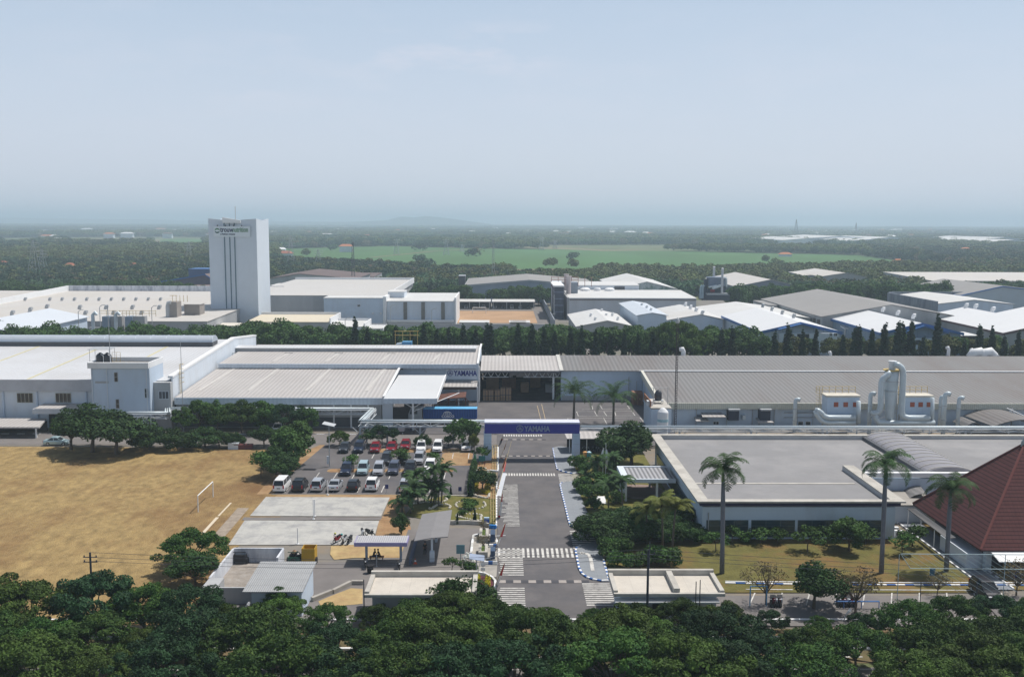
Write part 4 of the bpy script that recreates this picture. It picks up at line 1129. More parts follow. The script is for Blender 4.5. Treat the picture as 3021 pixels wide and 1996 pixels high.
def chimney(label, zx, ytop, ybend, wpx, Y=187, head='elbow', fr='Z8', base=905):
 a = PY(fr, zx, base, Y); b = PY(fr, zx, ytop, Y)
 r = wpx * .33712 * Y / 2900 / 2
 t = root('exhaust_chimney', label, 'chimney', a.x, Y, 0, 'exhaust chimneys along the grey factory')
 mb = MB(); mb.tube([(a.x, Y, 0), (a.x, Y, b.z - r * 1.2), (a.x + r * .3, Y, b.z - r * .3), (a.x + r * 1.1, Y - .1, b.z + .0), (a.x + r * 2.2, Y - .2, b.z - .1)], [r, r, r * 1.05, r * 1.15, r * 1.2], 14); mb.build('pipe', DUCT, t, smooth=True)
 mb = MB(); mb.tube([(a.x + r * 2.15, Y - .2, b.z - .1), (a.x + r * 2.26, Y - .21, b.z - .12)], r * 1.05, 14); mb.build('mouth', BLACK, t)
 mb = MB()
 for k in range(2): mb.lathe([(r * 1.12, b.z * (.35 + .35 * k)), (r * 1.12, b.z * (.35 + .35 * k) + .15)], (a.x, Y, 0), 14)
 mb.build('clamp', GREY, t)
chimney('short chimney with square cowl left of both dust collectors', 365, 675, 0, 34)
chimney('bent chimney between left dust collector and cyclone', 1018, 622, 0, 36, 185)
chimney('wide bent chimney right of the right dust collector', 1667, 625, 0, 40, 185)
chimney('thin chimney close behind the wide bent chimney', 1630, 650, 0, 26, 188)
chimney('rightmost chimney with square cowl near arched canopy', 1792, 660, 0, 34, 186)
for i, (fr, zx, yt, wpx, lab) in enumerate((('Z7', 1530, 235, 40, 'streaked goose neck stack on ridge above palms'), ('Z8', 680, 262, 24, 'small white goose neck stack on grey factory ridge'), ('Z8', 1710, 222, 28, 'tall white goose neck stack behind the cyclone'), ('Z8', 1920, 238, 26, 'flat topped white stack beside two round roof cowls'))):
 Y = 240; a = PY(fr, zx, 300, Y); b = PY(fr, zx, yt, Y); r = wpx * .33712 * Y / 2900 / 2
 mb = MB(); mb.tube([(a.x, Y, 7), (a.x, Y, b.z - r), (a.x - r * .4, Y, b.z), (a.x - r * 1.6, Y - .2, b.z - r * .2)], r, 12)
 one('ridge_stack', mb, WHITE, lab, 'roof stack', 'stacks along the grey factory ridge', smooth=True)
for i, zx in enumerate((1972, 2060)):
 a = PY('Z8', zx, 295, 239); b = PY('Z8', zx, 252, 239)
 t = root('roof_cowl', ['left', 'right'][i] + ' squat round white roof cowl on grey factory ridge', 'roof vent', a.x, 239, 7.9, 'round cowls on the grey roof')
 mb = MB(); mb.tube([(a.x + 1.3, 239, 7.5), (a.x + 1.2, 239, b.z - 1), (a.x + .5, 239, b.z - .2), (a.x - 1.2, 239, b.z - .5), (a.x - 1.9, 239, b.z - 1.6)], 1.15, 12); mb.build('hood', WHITE, t, smooth=True)
 mb = MB(); mb.box(a.x - .3, a.x + 2.3, 238, 240.5, 7.4, 8.4); mb.build('curb', GREY, t)
x = PX('Z7', 1459, 186)
zt3 = PY('Z7', 1465, 60, 186).z + 2.2
t = root('lattice_mast', 'tall slim dark lattice mast in front of the grey factory', 'mast', x, 186)
mb = MB()
for k in range(3):
 th = 2.1 * k
 mb.bar((x + .22 * math.cos(th), 186 + .22 * math.sin(th), 0), (x + .22 * math.cos(th), 186 + .22 * math.sin(th), zt3 - 1), .07)
for k in range(44):
 z = k * zt3 / 45
 mb.bar((x - .2, 186, z), (x + .2, 186, z + zt3 / 45), .06)
mb.build('frame', mat('mast_brown', (.06, .045, .05), .7), t)
mb = MB(); mb.lathe([(.3, zt3 - 1.1), (.45, zt3 - .8), (.3, zt3 - .3), (.05, zt3)], (x, 186, 0), 8); mb.build('head', GREY, t)
t = root('parked_truck', 'light blue box truck behind the beige roof before trees', 'truck', PX('Z6', 1335, 262), 262)
a, b = PX('Z6', 1300, 262), PX('Z6', 1383, 262)
zt4 = PY('Z6', 1340, 172, 262).z
mb = MB(); mb.box(a, b, 262, 264.5, 1.0, zt4); mb.build('cargo_box', mat('sky_blue', (.12, .34, .58), .5, .06, 1), t)
mb = MB(); mb.prism([(a - 2.2, .8), (a - .1, .8), (a - .1, zt4 - .4), (a - 1.6, zt4 - .6), (a - 2.2, zt4 - 1.6)], 'Y', 262.1, 264.4); mb.build('cab', mat('pale_cab', (.5, .6, .7), .4), t)
mb = MB()
for x in (a - 1.2, b - 1.4): mb.cyl((x, 262, .5), (x, 264.5, .5), .5, n=14)
mb.build('wheel', BLACK, t)
# ================================================================== GATE
GA, GB = PX('D', 1123, 163.7), PX('D', 1344, 163.7)
gz1 = PY('D', 1230, 978, 163.3).z; gz0 = PY('D', 1230, 1004, 163.3).z
t = root('entrance_gate', 'broad blue gate beam on two pale tiled pillars over road', 'gate', (GA + GB) / 2, 163.7)
mb = MB(); mb.box(GA, GB, 163.3, 165.9, gz0, gz1 - .25); mb.build('beam', GBLUE, t)
mb = MB(); mb.box(GA - .02, GB + .02, 163.27, 165.93, gz1 - .247, gz1); mb.build('beam_cap', mat('cap_lilac', (.62, .64, .76), .6), t)
PILM = mat('pillar_blue', (.50, .62, .76), .5, .05, .5, lines=[('Z', 1.45, .03, .6)])
for u, v in ((PX('V1', 680, 163.7), PX('V1', 862, 163.7)), (PX('Z7', 563, 163.7), PX('Z7', 628, 163.7))):
 mb = MB(); mb.box(u + .02, v - .02, 163.45, 165.7, 0, gz0 - .003); p = mb.build('pillar', PILM, t)
ez = (gz0 + gz1) / 2 - .1
LET = mat('letter_steel', (.24, .29, .42), .45, .15, 2)
emblem(t, PX('W2', 1683, 163.2), 163.28, ez, .6, LET)
text_mesh('lettering', 'YAMAHA', 1.3, LET, t, (PX('W2', 1730, 163.2), 163.25, ez - .47), ext=.05, bold=.04, sx=.8)
# ---- pipe bridge -----------------------------------------------------------------------------
def pipe_bridge(label, pts, z0, z1, posts, n_per=2.4, wdt=1.1):
 t = root('pipe_bridge', label, 'pipe bridge', pts[0][0], pts[0][1])
 mb = MB()
 for (xa, ya), (xb_, yb_) in zip(pts[:-1], pts[1:]):
  d = Vector((xb_ - xa, yb_ - ya, 0)); ln = d.length; nn = Vector((-d.y, d.x, 0)).normalized() * wdt / 2
  n = max(2, int(ln / n_per))
  for s in (-1, 1):
   o = nn * s
   A, B = Vector((xa, ya, 0)) + o, Vector((xb_, yb_, 0)) + o
   for z in (z0, z1): mb.bar(A + Vector((0, 0, z)), B + Vector((0, 0, z)), .13)
   for k in range(n):
    p, q = A.lerp(B, k / n), A.lerp(B, (k + 1) / n)
    zz = (z0, z1) if k % 2 else (z1, z0)
    mb.bar(p + Vector((0, 0, zz[0])), q + Vector((0, 0, zz[1])), .08)
    mb.bar(p + Vector((0, 0, z0)), p + Vector((0, 0, z1)), .07)
 mb.build('truss', mat('bridge_paint', (.56, .60, .64), .6, .06, 1), t)
 mb = MB()
 for (xa, ya), (xb_, yb_) in zip(pts[:-1], pts[1:]):
  d = Vector((xb_ - xa, yb_ - ya, 0)); nn = Vector((-d.y, d.x, 0)).normalized()
  for o, r, dz in ((-.35, .16, .22), (.05, .12, .18), (.4, .14, .2)):
   mb.tube([Vector((xa, ya, z1 + dz)) + nn * o, Vector((xb_, yb_, z1 + dz)) + nn * o], r, 8)
 mb.build('pipes', DUCT, t, smooth=True)
 for x, y in posts:
  mb = MB(); mb.box(x - .16, x + .16, y - .16, y + .16, 0, z0)
  mb.bar((x, y, z0 - 1.3), (x - 1.4, y, z0), .1); mb.bar((x, y, z0 - 1.3), (x + 1.4, y, z0), .1)
  mb.build('support_post', mat('post_grey', (.45, .48, .52), .6), t)
 return t
YB = 176.6
zB1 = PY('Z6', 1500, 845, YB).z - .55; zB0 = PY('Z6', 1500, 895, YB).z - .4
xq0 = PX('Z6', 935, YB)
pipe_bridge('grey truss pipe bridge running from left halls to the gate', [(PX('Z5', 1050, 184), 184), (PX('Z5', 1470, 184), 184), (PX('Z5', 1480, 189), 188.5), (PX('Z6', 1045, 188.5), 188.5), (xq0, YB), (PX('Z6', 2030, YB), YB)], zB0, zB1,
   [(PX('Z6', 930, YB), YB - .6), (PX('Z6', 978, YB), YB + .8), (PX('Z6', 1163, YB), YB), (PX('Z6', 1452, YB), YB), (PX('Z6', 1740, YB), YB)])
YC = 174.5
zC1 = PY('Z7', 1500, 908, YC).z - .3; zC0 = PY('Z7', 1500, 950, YC).z
pipe_bridge('long pipe bridge running right of the gate past the flat roof', [(PX('Z7', 632, YC), YC), (150, YC)], zC0, zC1, [(PX('Z7', 870, YC), YC - 1.0)] + [(PX('Z7', 870, YC) + 13 * k, YC) for k in range(1, 8)], 4.5, 1.4)
# ---- blue container, tanker, forklift -----------------------------------------------------------
YK = 193.5
a, b = PY('Z6', 1480, 835, YK), PY('Z6', 1925, 762, YK)
t = root('shipping_container', 'blue shipping container with white globe emblem under canopy', 'container', (a.x + b.x) / 2, YK)
zk1 = b.z; zk0 = 1.3
mb = MB(); mb.box(a.x, b.x + .55, YK, YK + 2.5, zk0, zk1); mb.build('box', CBLUE, t)
mb = MB(); mb.box(a.x - .02, b.x + .57, YK - .02, YK + 2.52, zk1 + .003, zk1 + .1); mb.build('top', mat('container_top', (.13, .42, .70), .5, .06, .5), t)
mb = MB()
for x in (a.x + .1, b.x + .45): mb.box(x - .12, x + .12, YK - .06, YK + .02, zk0, zk1)
mb.box(a.x, b.x + .5, YK - .05, YK + .02, zk0, zk0 + .2); mb.build('frame', mat('frame_blue', (.03, .10, .34), .5), t)
mb = MB()
for x in (a.x + 1.5, b.x - 1.5, b.x - .3):
 for y in (YK + .1, YK + 2): mb.cyl((x, y, .55), (x, y + .35, .55), .55, n=14)
mb.build('wheel', BLACK, t)
mb = MB(); mb.box(a.x + .3, b.x + .3, YK + .3, YK + 2.2, .8, 1.25); mb.build('chassis', DGREY, t)
gc = PY('Z6', 1690, 815, YK);
mb = MB()
for r_, s_ in ((1.0, 1), (1.0, .55), (1.0, .15)):
 pts = [(gc.x + .8 * s_ * math.cos(th), YK - .04, gc.z + .2 + .6 * math.sin(th)) for th in [math.pi * k / 12 for k in range(13)]]
 mb.tube(pts, .06, 5)
mb.build('globe_mark', WHITE, t)
text_mesh('lettering', 'COSCO', .72, WHITE, t, (gc.x - 1.15, YK - .02, gc.z - .42), ext=.03, bold=.02, sx=1.0)
text_mesh('lettering', 'SHIPPING', .36, WHITE, t, (gc.x - 1.0, YK - .02, gc.z - .82), ext=.03, sx=1.0)
t = root('truck_cab', 'blue truck cab parked at the left end of the container', 'truck', a.x - 1.6, YK)
mb = MB(); mb.prism([(a.x - 3.0, .6), (a.x - .25, .6), (a.x - .25, 3.4), (a.x - 2.5, 3.4), (a.x - 3.0, 2.2)], 'Y', YK + .1, YK + 2.4); mb.build('cab', GREY, t)
mb = MB(); mb.prism([(a.x - 2.7, 2.2), (a.x - 1.2, 2.2), (a.x - 1.2, 3.1), (a.x - 2.45, 3.1)], 'Y', YK + .07, YK + .097); mb.build('window', GLASS, t)
mb = MB(); mb.cyl((a.x - 1.8, YK, .5), (a.x - 1.8, YK + 2.4, .5), .5, n=14); mb.build('wheel', BLACK, t)
# ================================================================== FLAT ROOFED OFFICE (right of road)
ZH = 5.2
hx0, hx1, hy0, hy1 = 24.7, 51.2, 121.0, 161.3
t = root('canteen_building', 'long low white building with flat grey roof and large dark windows', 'building', 38, 124)
mb = MB(); mb.box(hx0 + .8, hx1 - 1.0, hy0 + .8, hy1 - .3, 0, ZH - .95); mb.build('wall', WALLB, t)
mb = MB(); mb.box(hx0 + .4, hx1 - .5, hy0 + .4, hy0 + .78, ZH - .71, ZH - .2)
mb.box(hx0 + .45, hx0 + .8, hy0 + .8, hy1, ZH - .71, ZH - .2)
mb.build('navy_band', NAVY, t)
mb = MB()
for p in ((hx0, hx1, hy0, hy0 + 1.1), (hx0, hx0 + 1.5, hy0 + 1.1, hy1), (hx1 - 1.6, hx1, hy0 + 1.1, 139.9), (hx0 + 1.5, 150, hy1 - 1.0, hy1)):
 mb.box(*p, ZH - .197, ZH + .0)
mb.build('parapet', PARA, t)
mb = MB(); mb.box(hx0 + 1.0, hx1 - 1.6, hy0 + .9, hy1 - 1.0, ZH - .9, ZH - .72); mb.box(hx1 - 1.6, 60, 139.9, hy1 - 1.0, ZH - .9, ZH - .72); mb.build('roof', FLAT, t)
mb = MB(); mb.box(hx0 + 1.6, hx1 - 2.5, 132.0, 132.6, ZH - .717, ZH - .66); mb.build('roof_joint', PARA, t)
mb = MB(); mb.box(hx0 + 1.4, hx1 - 1.7, hy0 + 1.1, hy0 + 1.3, ZH - .72, ZH - .2); mb.box(hx1 - 1.62, hx1 - 1.55, hy0 + 1.1, 139.9, ZH - .72, ZH - .2); mb.box(hx0 + 1.5, 150, hy1 - 1.1, hy1 - 1.0, ZH - .72, ZH - .2); mb.build('parapet_inside', WALLG, t)
wz0, wz1 = .35, PY('W4', 1400, 890, hy0 + .8).z
edges = [(PX('W4', 1220, hy0), PX('W4', 1605, hy0)), (PX('W4', 1638, hy0), PX('W5', 332, hy0)), (PX('W5', 358, hy0), PX('W5', 683, hy0)), (PX('W5', 715, hy0), PX('W5', 1015, hy0))]
for a_, b_ in edges:
 win(t, a_, b_, hy0 + .8, wz0, wz1, 3, 3, mat('green_grey_frame', (.07, .11, .12), .6), GLASST, .05)
mb = MB(); a = PY('W4', 1225, 820, hy0 + .7); mb.tube([(a.x, hy0 + .7, a.z), (a.x, hy0 + .7, 0)], .06, 6); mb.build('downpipe', WALLG, t)
mb = MB(); mb.box(hx0 + .6, hx0 + .797, 126, 158, .6, 2.6); mb.build('side_glazing', GLASST, t)
MB.DY = -2.4
t = root('rear_office', 'white walled flat roof block with curved grey skylight', 'building', 75, 138)
mb = MB(); mb.box(hx1 + .1, 150, 138.3, hy1 + 1.2, 0, ZH - .95); mb.build('wall', WALLB, t)
mb = MB(); mb.box(60.01, 150, 138.9, hy1 + 1.3, ZH - .715, ZH - .62); mb.build('roof', FLAT, t)
mb = MB(); mb.box(hx1 - .1, 150, 138.0, 138.9, ZH - .7, ZH - .05); mb.build('parapet', WHITE, t)
mb = MB(); mb.box(hx1 + .5, 59, 131, 137.95, 0, 2.4); mb.build('link_wall', WALLW, t)
mb = MB(); mb.box(hx1 + .2, 59.2, 130.8, 137.99, 2.403, 2.6); mb.build('link_roof', CONC, t)
mb = MB(); n = 12; vx0, vx1 = 60.4, 67.4
for k in range(n):
 u0, u1 = math.pi * k / n, math.pi * (k + 1) / n
 f = lambda u: (vx0 + (vx1 - vx0) * (1 - math.cos(u)) / 2, ZH - .5 + 1.05 * math.sin(u))
 mb.quad((f(u0)[0], 138.95, f(u0)[1]), (f(u1)[0], 138.95, f(u1)[1]), (f(u1)[0], 163, f(u1)[1]), (f(u0)[0], 163, f(u0)[1]))
mb.quad(*[(f(math.pi * k / n)[0], 138.94, f(math.pi * k / n)[1]) for k in range(n + 1)])
sk = mb.build('skylight', mat('skylight_grey', (.27, .26, .28), .4, .06, .5, aniso=(1, 4, 1)), t)
mb = MB()
for j in range(12):
 y = 139.3 + j * 2.1
 mb.tube([(f(math.pi * k / n)[0], y, f(math.pi * k / n)[1] + .03) for k in range(n + 1)], .07, 5)
mb.build('rib', mat('rib_pale', (.48, .46, .42), .6), sk)
mb = MB(); mb.prism([(vx0 - .5, ZH - .6), (vx0 - .02, ZH - .6), (vx0 - .02, ZH - .2), (vx0 - .5, ZH - .2)], 'Y', 139, 163); mb.build('skylight_curb', DGREY, t)
MB.DY = 0.0
t = root('side_canopy', 'long grey lean-to canopy along the tiled roof pavilion', 'canopy', 57, 125)
zz = 2.5
c4 = [P('W5', 1190, 655, 2.5), P('W5', 1250, 655, 2.9), P('W5', 1565, 880, 2.9), P('W5', 1500, 890, 2.5)]
mb = MB(); mb.slab(c4[0], c4[3], c4[2], c4[1], .1); mb.build('roof', ROOFG, t)
mb = MB()
for k in range(4):
 q = c4[0].lerp(c4[3], k / 3); mb.bar((q.x + .2, q.y, 0), (q.x + .2, q.y, 2.5), .1)
mb.build('post', WHITE, t)
mb = MB(); n = 8
cc = P('W5', 1290, 530, 2.8)
for k in range(n):
 u0, u1 = math.pi / 2 * k / n, math.pi / 2 * (k + 1) / n
 mb.slab((cc.x - 2.8 * math.cos(u0), cc.y - 2, 1.6 + 1.6 * math.sin(u0)), (cc.x - 2.8 * math.cos(u1), cc.y - 2, 1.6 + 1.6 * math.sin(u1)), (cc.x + 1 - 2.8 * math.cos(u1), cc.y + 3, 1.6 + 1.6 * math.sin(u1)), (cc.x + 1 - 2.8 * math.cos(u0), cc.y + 3, 1.6 + 1.6 * math.sin(u0)), .08)
one('curved_canopy', mb, ROOFG, 'small curved brown grey canopy left of tiled roof corner', 'canopy')
MB.DY = -2.8
TILE = mat('roof_tiles', (.098, .034, .034), .9, .15, 1.5, lines=[('Z', .36, .24, .4), ('X', .45, .12, .8)], stain=(.085, .035, .04), stain_amt=.4, stain_scale=.3)
px0, py0, S = 54.9, 111.6, 18.8
t = root('tiled_pavilion', 'large pavilion with steep red brown tiled pyramid roof', 'pavilion', px0 + S / 2, py0 + S / 2)
ap = (px0 + S / 2, py0 + S / 2, 13.4)
e = 3.0
mb = MB()
cs = [(px0, py0, e), (px0 + S, py0, e), (px0 + S, py0 + S, e), (px0, py0 + S, e)]
for k in range(4):
 mb.add([cs[k], cs[(k + 1) % 4], ap], [(0, 1, 2)])
mb.add([(a, b, e - .15) for a, b, _ in cs] + cs, [(0, 3, 2, 1), (0, 1, 5, 4), (1, 2, 6, 5), (2, 3, 7, 6), (3, 0, 4, 7)])
r = mb.build('roof', TILE, t)
mb = MB()
for k in range(4): mb.tube([Vector(cs[k]) + Vector((0, 0, .08)), Vector(ap)], .16, 6)
mb.build('hip', mat('hip_tile', (.15, .05, .045), .85), r)
mb = MB(); mb.lathe([(.45, 13.0), (.4, 13.6), (.2, 13.9), (.05, 14.3)], (ap[0], ap[1], 0), 10); mb.build('finial', mat('finial_grey', (.3, .34, .36), .6), r)
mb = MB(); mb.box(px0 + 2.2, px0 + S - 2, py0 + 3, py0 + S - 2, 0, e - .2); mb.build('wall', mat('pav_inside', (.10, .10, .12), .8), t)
for k in range(4):
 x = px0 + 1.5 + k * 5.2
 mb = MB(); mb.box(x - .35, x + .35, py0 + 1, py0 + 1.7, 0, e - .16); mb.build('column', mat('pav_col', (.45, .52, .58), .7), t)
mb = MB(); mb.box(px0 - .6, px0 + 1.4, py0 + 2, py0 + 9, 0, 1.9); mb.build('side_wall', WALLW, t)
mb = MB(); a = P('W5', 1840, 965, 3.0); mb.slab((a.x, py0 - 1.6, 2.1), (80, py0 - 1.6, 2.1), (80, py0 + .2, 2.75), (a.x - .2, py0 + .2, 2.75), .1); mb.build('white_awning', WHITE, t)
mb = MB(); mb.box(a.x + 2, 80, py0 - 1.2, py0 - .6, 0, 1.5); mb.build('counter', mat('counter_navy', (.05, .04, .10), .7), t)
MB.DY = 0.0
t = root('striped_canopy', 'white edged canopy with grey striped roof beside the flat roofed building', 'canopy', 18, 142)
z = 3.2
A, B, C, Dd = P('W4', 375, 405, z), P('W4', 905, 405, z), P('W4', 980, 530, z), P('W4', 455, 530, z)
y1, y0 = A.y, C.y
mb = MB(); mb.slab((A.x + 1, y0 + .4, z + .05), (hx0 + .3, y0 + .4, z + .05), (hx0 + .3, y1 - .5, z + .05), (A.x + 1, y1 - .5, z + .05), .12)
mb.build('roof', mat('striped_roof', (.40, .40, .42), .6, .05, .5, stripe='X', period=.62, sdark=.4), t)
mb = MB()
for p in ((A.x, hx0 + .3, y0, y0 + .35), (A.x, hx0 + .3, y1 - .45, y1), (A.x, A.x + .95, y0 + .35, y1 - .45)): mb.box(*p, z - .25, z + .3)
mb.build('border', WALLW, t)
mb = MB()
for x in (A.x + .5, A.x + 5):
 for y in (y0 + .5, y1 - .5): mb.box(x - .15, x + .15, y - .15, y + .15, 0, z - .25)
mb.build('post', WHITE, t)
mb = MB(); mb.box(A.x + .2, A.x + .6, y0 + 1, y1 - .6, 0, z - .26); mb.build('wall', WALLW, t)
c = P('W4', 590, 640)
mb = MB(); mb.lathe([(3.6, 0), (3.6, .3)], (c.x, c.y, 0.1), 24); o = one('round_terrace', mb, mat('terrace', (.25, .19, .17), .9, .1, 1), 'round brown paved terrace under the striped canopy edge', 'terrace')
t = root('motorcycle_shelter', 'low ribbed roof motorcycle shelter behind the right gate pillar', 'shelter', 14, 169)
z = 2.9
mb = MB(); a = P('Z7', 520, 1040, z); b = P('Z7', 500, 980, z)
mb.slab((a.x, 168.2, z - .15), (26, 168.2, z - .15), (26, 173.2, z + .1), (a.x - .3, 173.2, z + .1), .1); mb.build('roof', ROOFB, t)
mb = MB()
for k in range(5): mb.bar((a.x + .5 + 3 * k, 168.6, 0), (a.x + .5 + 3 * k, 168.6, z - .1), .1)
mb.build('post', WHITE, t)
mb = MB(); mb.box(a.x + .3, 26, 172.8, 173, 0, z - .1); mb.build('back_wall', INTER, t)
for i, (zx, m_, lab) in enumerate(((255, mat('bin_orange', (.62, .32, .12), .6), 'orange bin under the shelter beside the gate pillar'), (365, mat('bin_teal', (.05, .28, .36), .6), 'teal bin with pale lid beside the orange bin'))):
 q = P('V3', zx, 500)
 t = root('waste_bin', lab, 'bin', q.x, q.y)
 mb = MB(); mb.lathe([(.28, 0), (.36, .9), (.36, 1.0)] if i == 0 else [(.4, 0), (.45, 1.0)], (q.x, q.y, 0), 12); mb.build('body', m_, t)
 mb = MB(); mb.lathe([(.4, 1.0), (.4, 1.1), (.1, 1.25)], (q.x, q.y, 0), 12); mb.build('lid', m_ if i == 0 else mat('lid_pale', (.45, .65, .75), .5), t)
c = P('V3', 235, 690)
t = root('round_planter', 'low round brown planter with a stone in the middle', 'planter', c.x, c.y)
mb = MB(); mb.lathe([(2.0, 0), (2.0, .5), (1.7, .5), (1.7, .35)], (c.x, c.y, .1), 24); mb.build('rim', mat('planter_brown', (.24, .13, .10), .9, .2, 1), t)
mb = MB(); mb.lathe([(.35, .4), (.3, .9), (.15, 1.2), (.02, 1.25)], (c.x, c.y, .1), 8); mb.build('stone', DGREY, t)
# ================================================================== GUARD HOUSES, SHEDS (front)
MB.DY = -3.0
def tray_house(name, label, x0, x1, y0, y1, z, dividers=(), wall=WALLG, lines=None):
 t = root(name, label, 'guard house', (x0 + x1) / 2, y0)
 mb = MB(); mb.box(x0 + .7, x1 - .7, y0 + .8, y1 - .4, 0, z - .31); mb.build('wall', wall, t)
 mb = MB(); mb.box(x0 + .45, x1 - .45, y0 + .4, y1 - .45, z - .3, z - .12); mb.build('roof', mat('tray_roof', (.56, .52, .46), .85, .06, .6, stain=(.42, .39, .35), stain_amt=.4, stain_scale=.5, lines=[('X', 1.9, .02, .8)]), t)
 mb = MB()
 mb.box(x0, x1, y0, y0 + .4, z - .3, z + .0); mb.box(x0, x1, y1 - .45, y1, z - .3, z + .45); mb.box(x0, x0 + .45, y0 + .4, y1 - .45, z - .3, z + .2); mb.box(x1 - .45, x1, y0 + .4, y1 - .45, z - .3, z + .2)
 for d in dividers: mb.box(d - .3, d + .3, y0 + .4, y1 - .45, z - .11, z + .4)
 mb.build('parapet', PARA, t)
 return t
t = tray_house('guard_house', 'cream flat roofed guard house left of the entrance road', -13.8, -2.6, 97.6, 103.4, 3.2)
mb = MB(); mb.box(-10, -7, 98.3, 98.397, .9, 2.1); mb.build('window', GLASS, t)
t = tray_house('guard_house', 'cream flat roofed guard house with two roof trays, right of road', 11.2, 22.4, 97.9, 103.9, 3.2, (17.6,), WALLW)
mb = MB(); mb.box(13.2, 14.2, 98.6, 98.697, .0, 2.2); mb.build('door', GLASS, t)
mb = MB(); mb.box(15.2, 18.2, 98.6, 98.697, .9, 2.1); mb.build('window', GLASS, t)
mb = MB(); mb.box(11.3, 21.8, 97.6, 98.69, 2.3, 2.45); mb.build('sun_shade', WHITE, t)
t = root('store_shed', 'white walled shed with grey corrugated roof among street trees', 'shed', -23, 99)
mb = MB(); mb.prism([(99.8, 0), (106, 0), (106, 3.25), (99.8, 2.85)], 'X', -25.6, -20.5); mb.build('wall', WALLB, t)
mb = MB(); mb.slab((-26.3, 99.0, 2.9), (-20.2, 99.0, 2.9), (-20.2, 106.6, 3.4), (-26.3, 106.6, 3.4), .08); mb.build('roof', mat('asbestos_roof', (.36, .37, .38), .85, .08, .6, stripe='X', period=.22, sdark=.85, lines=[('Y', 1.5, .04, .8)]), t)
mb = MB(); mb.box(-23.6, -22.8, 99.7, 99.797, 2.1, 2.5); mb.build('vent_window', DGREY, t)
MB.DY = 0.0
t = root('refuse_enclosure', 'low white walled refuse yard with open front beside shed', 'enclosure', -29, 110)
STW = mat('stained_white', (.62, .64, .68), .85, .1, .6, stain=(.22, .25, .32), stain_amt=.75, stain_scale=.45, aniso=(1, 1, .3))
A, B = P('W1', 625, 955, 1.8), P('W1', 1010, 955, 1.8)
mb = MB(); mb.box(A.x, B.x, A.y - .12, A.y + .12, 0, 1.8); mb.build('back_wall', STW, t)
A2, B2 = P('W1', 440, 1182, 1.8), P('W1', 470, 1258, 1.8)
mb = MB(); d = Vector((A.x - A2.x, A.y - A2.y, 0)); n = Vector((-d.y, d.x, 0)).normalized() * .12
mb.slab((A2.x - n.x, A2.y - n.y, 0), (A2.x + n.x, A2.y + n.y, 0), (A.x + n.x, A.y - .13, 0), (A.x - n.x, A.y - .13, 0), 1.78)
mb.build('side_wall', STW, t)
mb = MB(); mb.box(A2.x, B2.x + .3, B2.y - .12, A2.y, 0, 1.76); mb.box(B2.x + .31, -25.65, B2.y - .12, B2.y + .12, 0, 1.8); mb.build('front_wall', WALLG, t)
mb = MB(); mb.box(B.x - .12, B.x + .12, B.y - 3.3, B.y - .14, 0, 1.78); mb.build('end_wall', STW, t)
mb = MB(); mb.quad((A2.x, B2.y, .09), (B.x, B2.y, .09), (B.x, A.y, .09), (A.x, A.y, .09)); mb.build('floor', mat('dirty_floor', (.27, .24, .21), .95, .2, .8, stain=(.4, .38, .36), stain_amt=.5, stain_scale=1.2), t)
z = 2.7
A, B, C, Dd = P('V2', 958, 275, z), P('V2', 1950, 275, z), P('V2', 2010, 135, z), P('V2', 1080, 135, z)
t = root('small_carport', 'small flat carport on two posts sheltering seated people', 'carport', (A.x + B.x) / 2, A.y)
mb = MB(); mb.box(A.x, B.x, A.y, C.y, z - .05, z + .08); mb.build('roof', mat('carport_roof', (.42, .42, .44), .6, .05, .5, stripe='X', period=.25, sdark=.9), t)
mb = MB(); mb.box(A.x - .05, B.x + .05, A.y - .08, A.y - .003, z - .35, z + .12); mb.box(B.x + .003, B.x + .1, A.y, C.y, z - .35, z + .1); mb.box(A.x - .1, A.x - .003, A.y, C.y, z - .35, z + .1); mb.build('fascia', mat('fascia_lilac', (.30, .27, .45), .7, .1, 1), t)
for zx in (1190, 1850):
 q = P('V2', zx, 560)
 yy = (A.y + C.y) / 2
 x = PX('V2', zx, yy)
 mb = MB(); mb.box(x - .14, x + .14, yy - .14, yy + .14, 0, z - .05); mb.bar((x, yy, z - .5), (x - .6, yy, z - .1), .1); mb.build('support_post', mat('post_blue_grey', (.28, .33, .40), .6), t)
t2 = MB(); x = PX('V2', 1385, A.y - .4); t2.cyl((x, A.y - .5, 0), (x, A.y - .5, 1.6), .05); t2.lathe([(.12, 0), (.12, .06)], (x, A.y - .5, .05), 10)
one('steel_post', t2, GREY, 'thin steel post standing in front of the small carport', 'post')
z = 3.3
t = root('security_canopy', 'slanting grey membrane canopy over the check-in bay', 'canopy', -8, 125)
q4 = [P('W2', 598, 1375, 3.0), P('W2', 765, 1345, 3.3), P('W2', 945, 1330, 3.3), P('W2', 988, 1055, 3.5), P('W2', 840, 1075, 3.5), P('W2', 680, 1100, 3.2)]
mb = MB(); mb.add(q4 + [q - Vector((0, 0, .1)) for q in q4], [(0, 1, 4, 5), (1, 2, 3, 4), (11, 10, 7, 6), (10, 9, 8, 7), (0, 6, 7, 1), (1, 7, 8, 2), (2, 8, 9, 3), (3, 9, 10, 4), (4, 10, 11, 5), (5, 11, 6, 0)])
mb.build('membrane', mat('membrane', (.22, .215, .22), .8, .06, .8), t)
x = (q4[1].x + q4[4].x) / 2
for y, wd in ((q4[1].y + 1.2, .55), (q4[4].y - 1.5, .3)):
 mb = MB(); mb.box(x - wd / 2, x + wd / 2, y - .3, y + .3, 0, 1.3); mb.box(x - .12, x + .12, y - .12, y + .12, 1.3, 3.1); mb.build('pillar', WALLW, t)
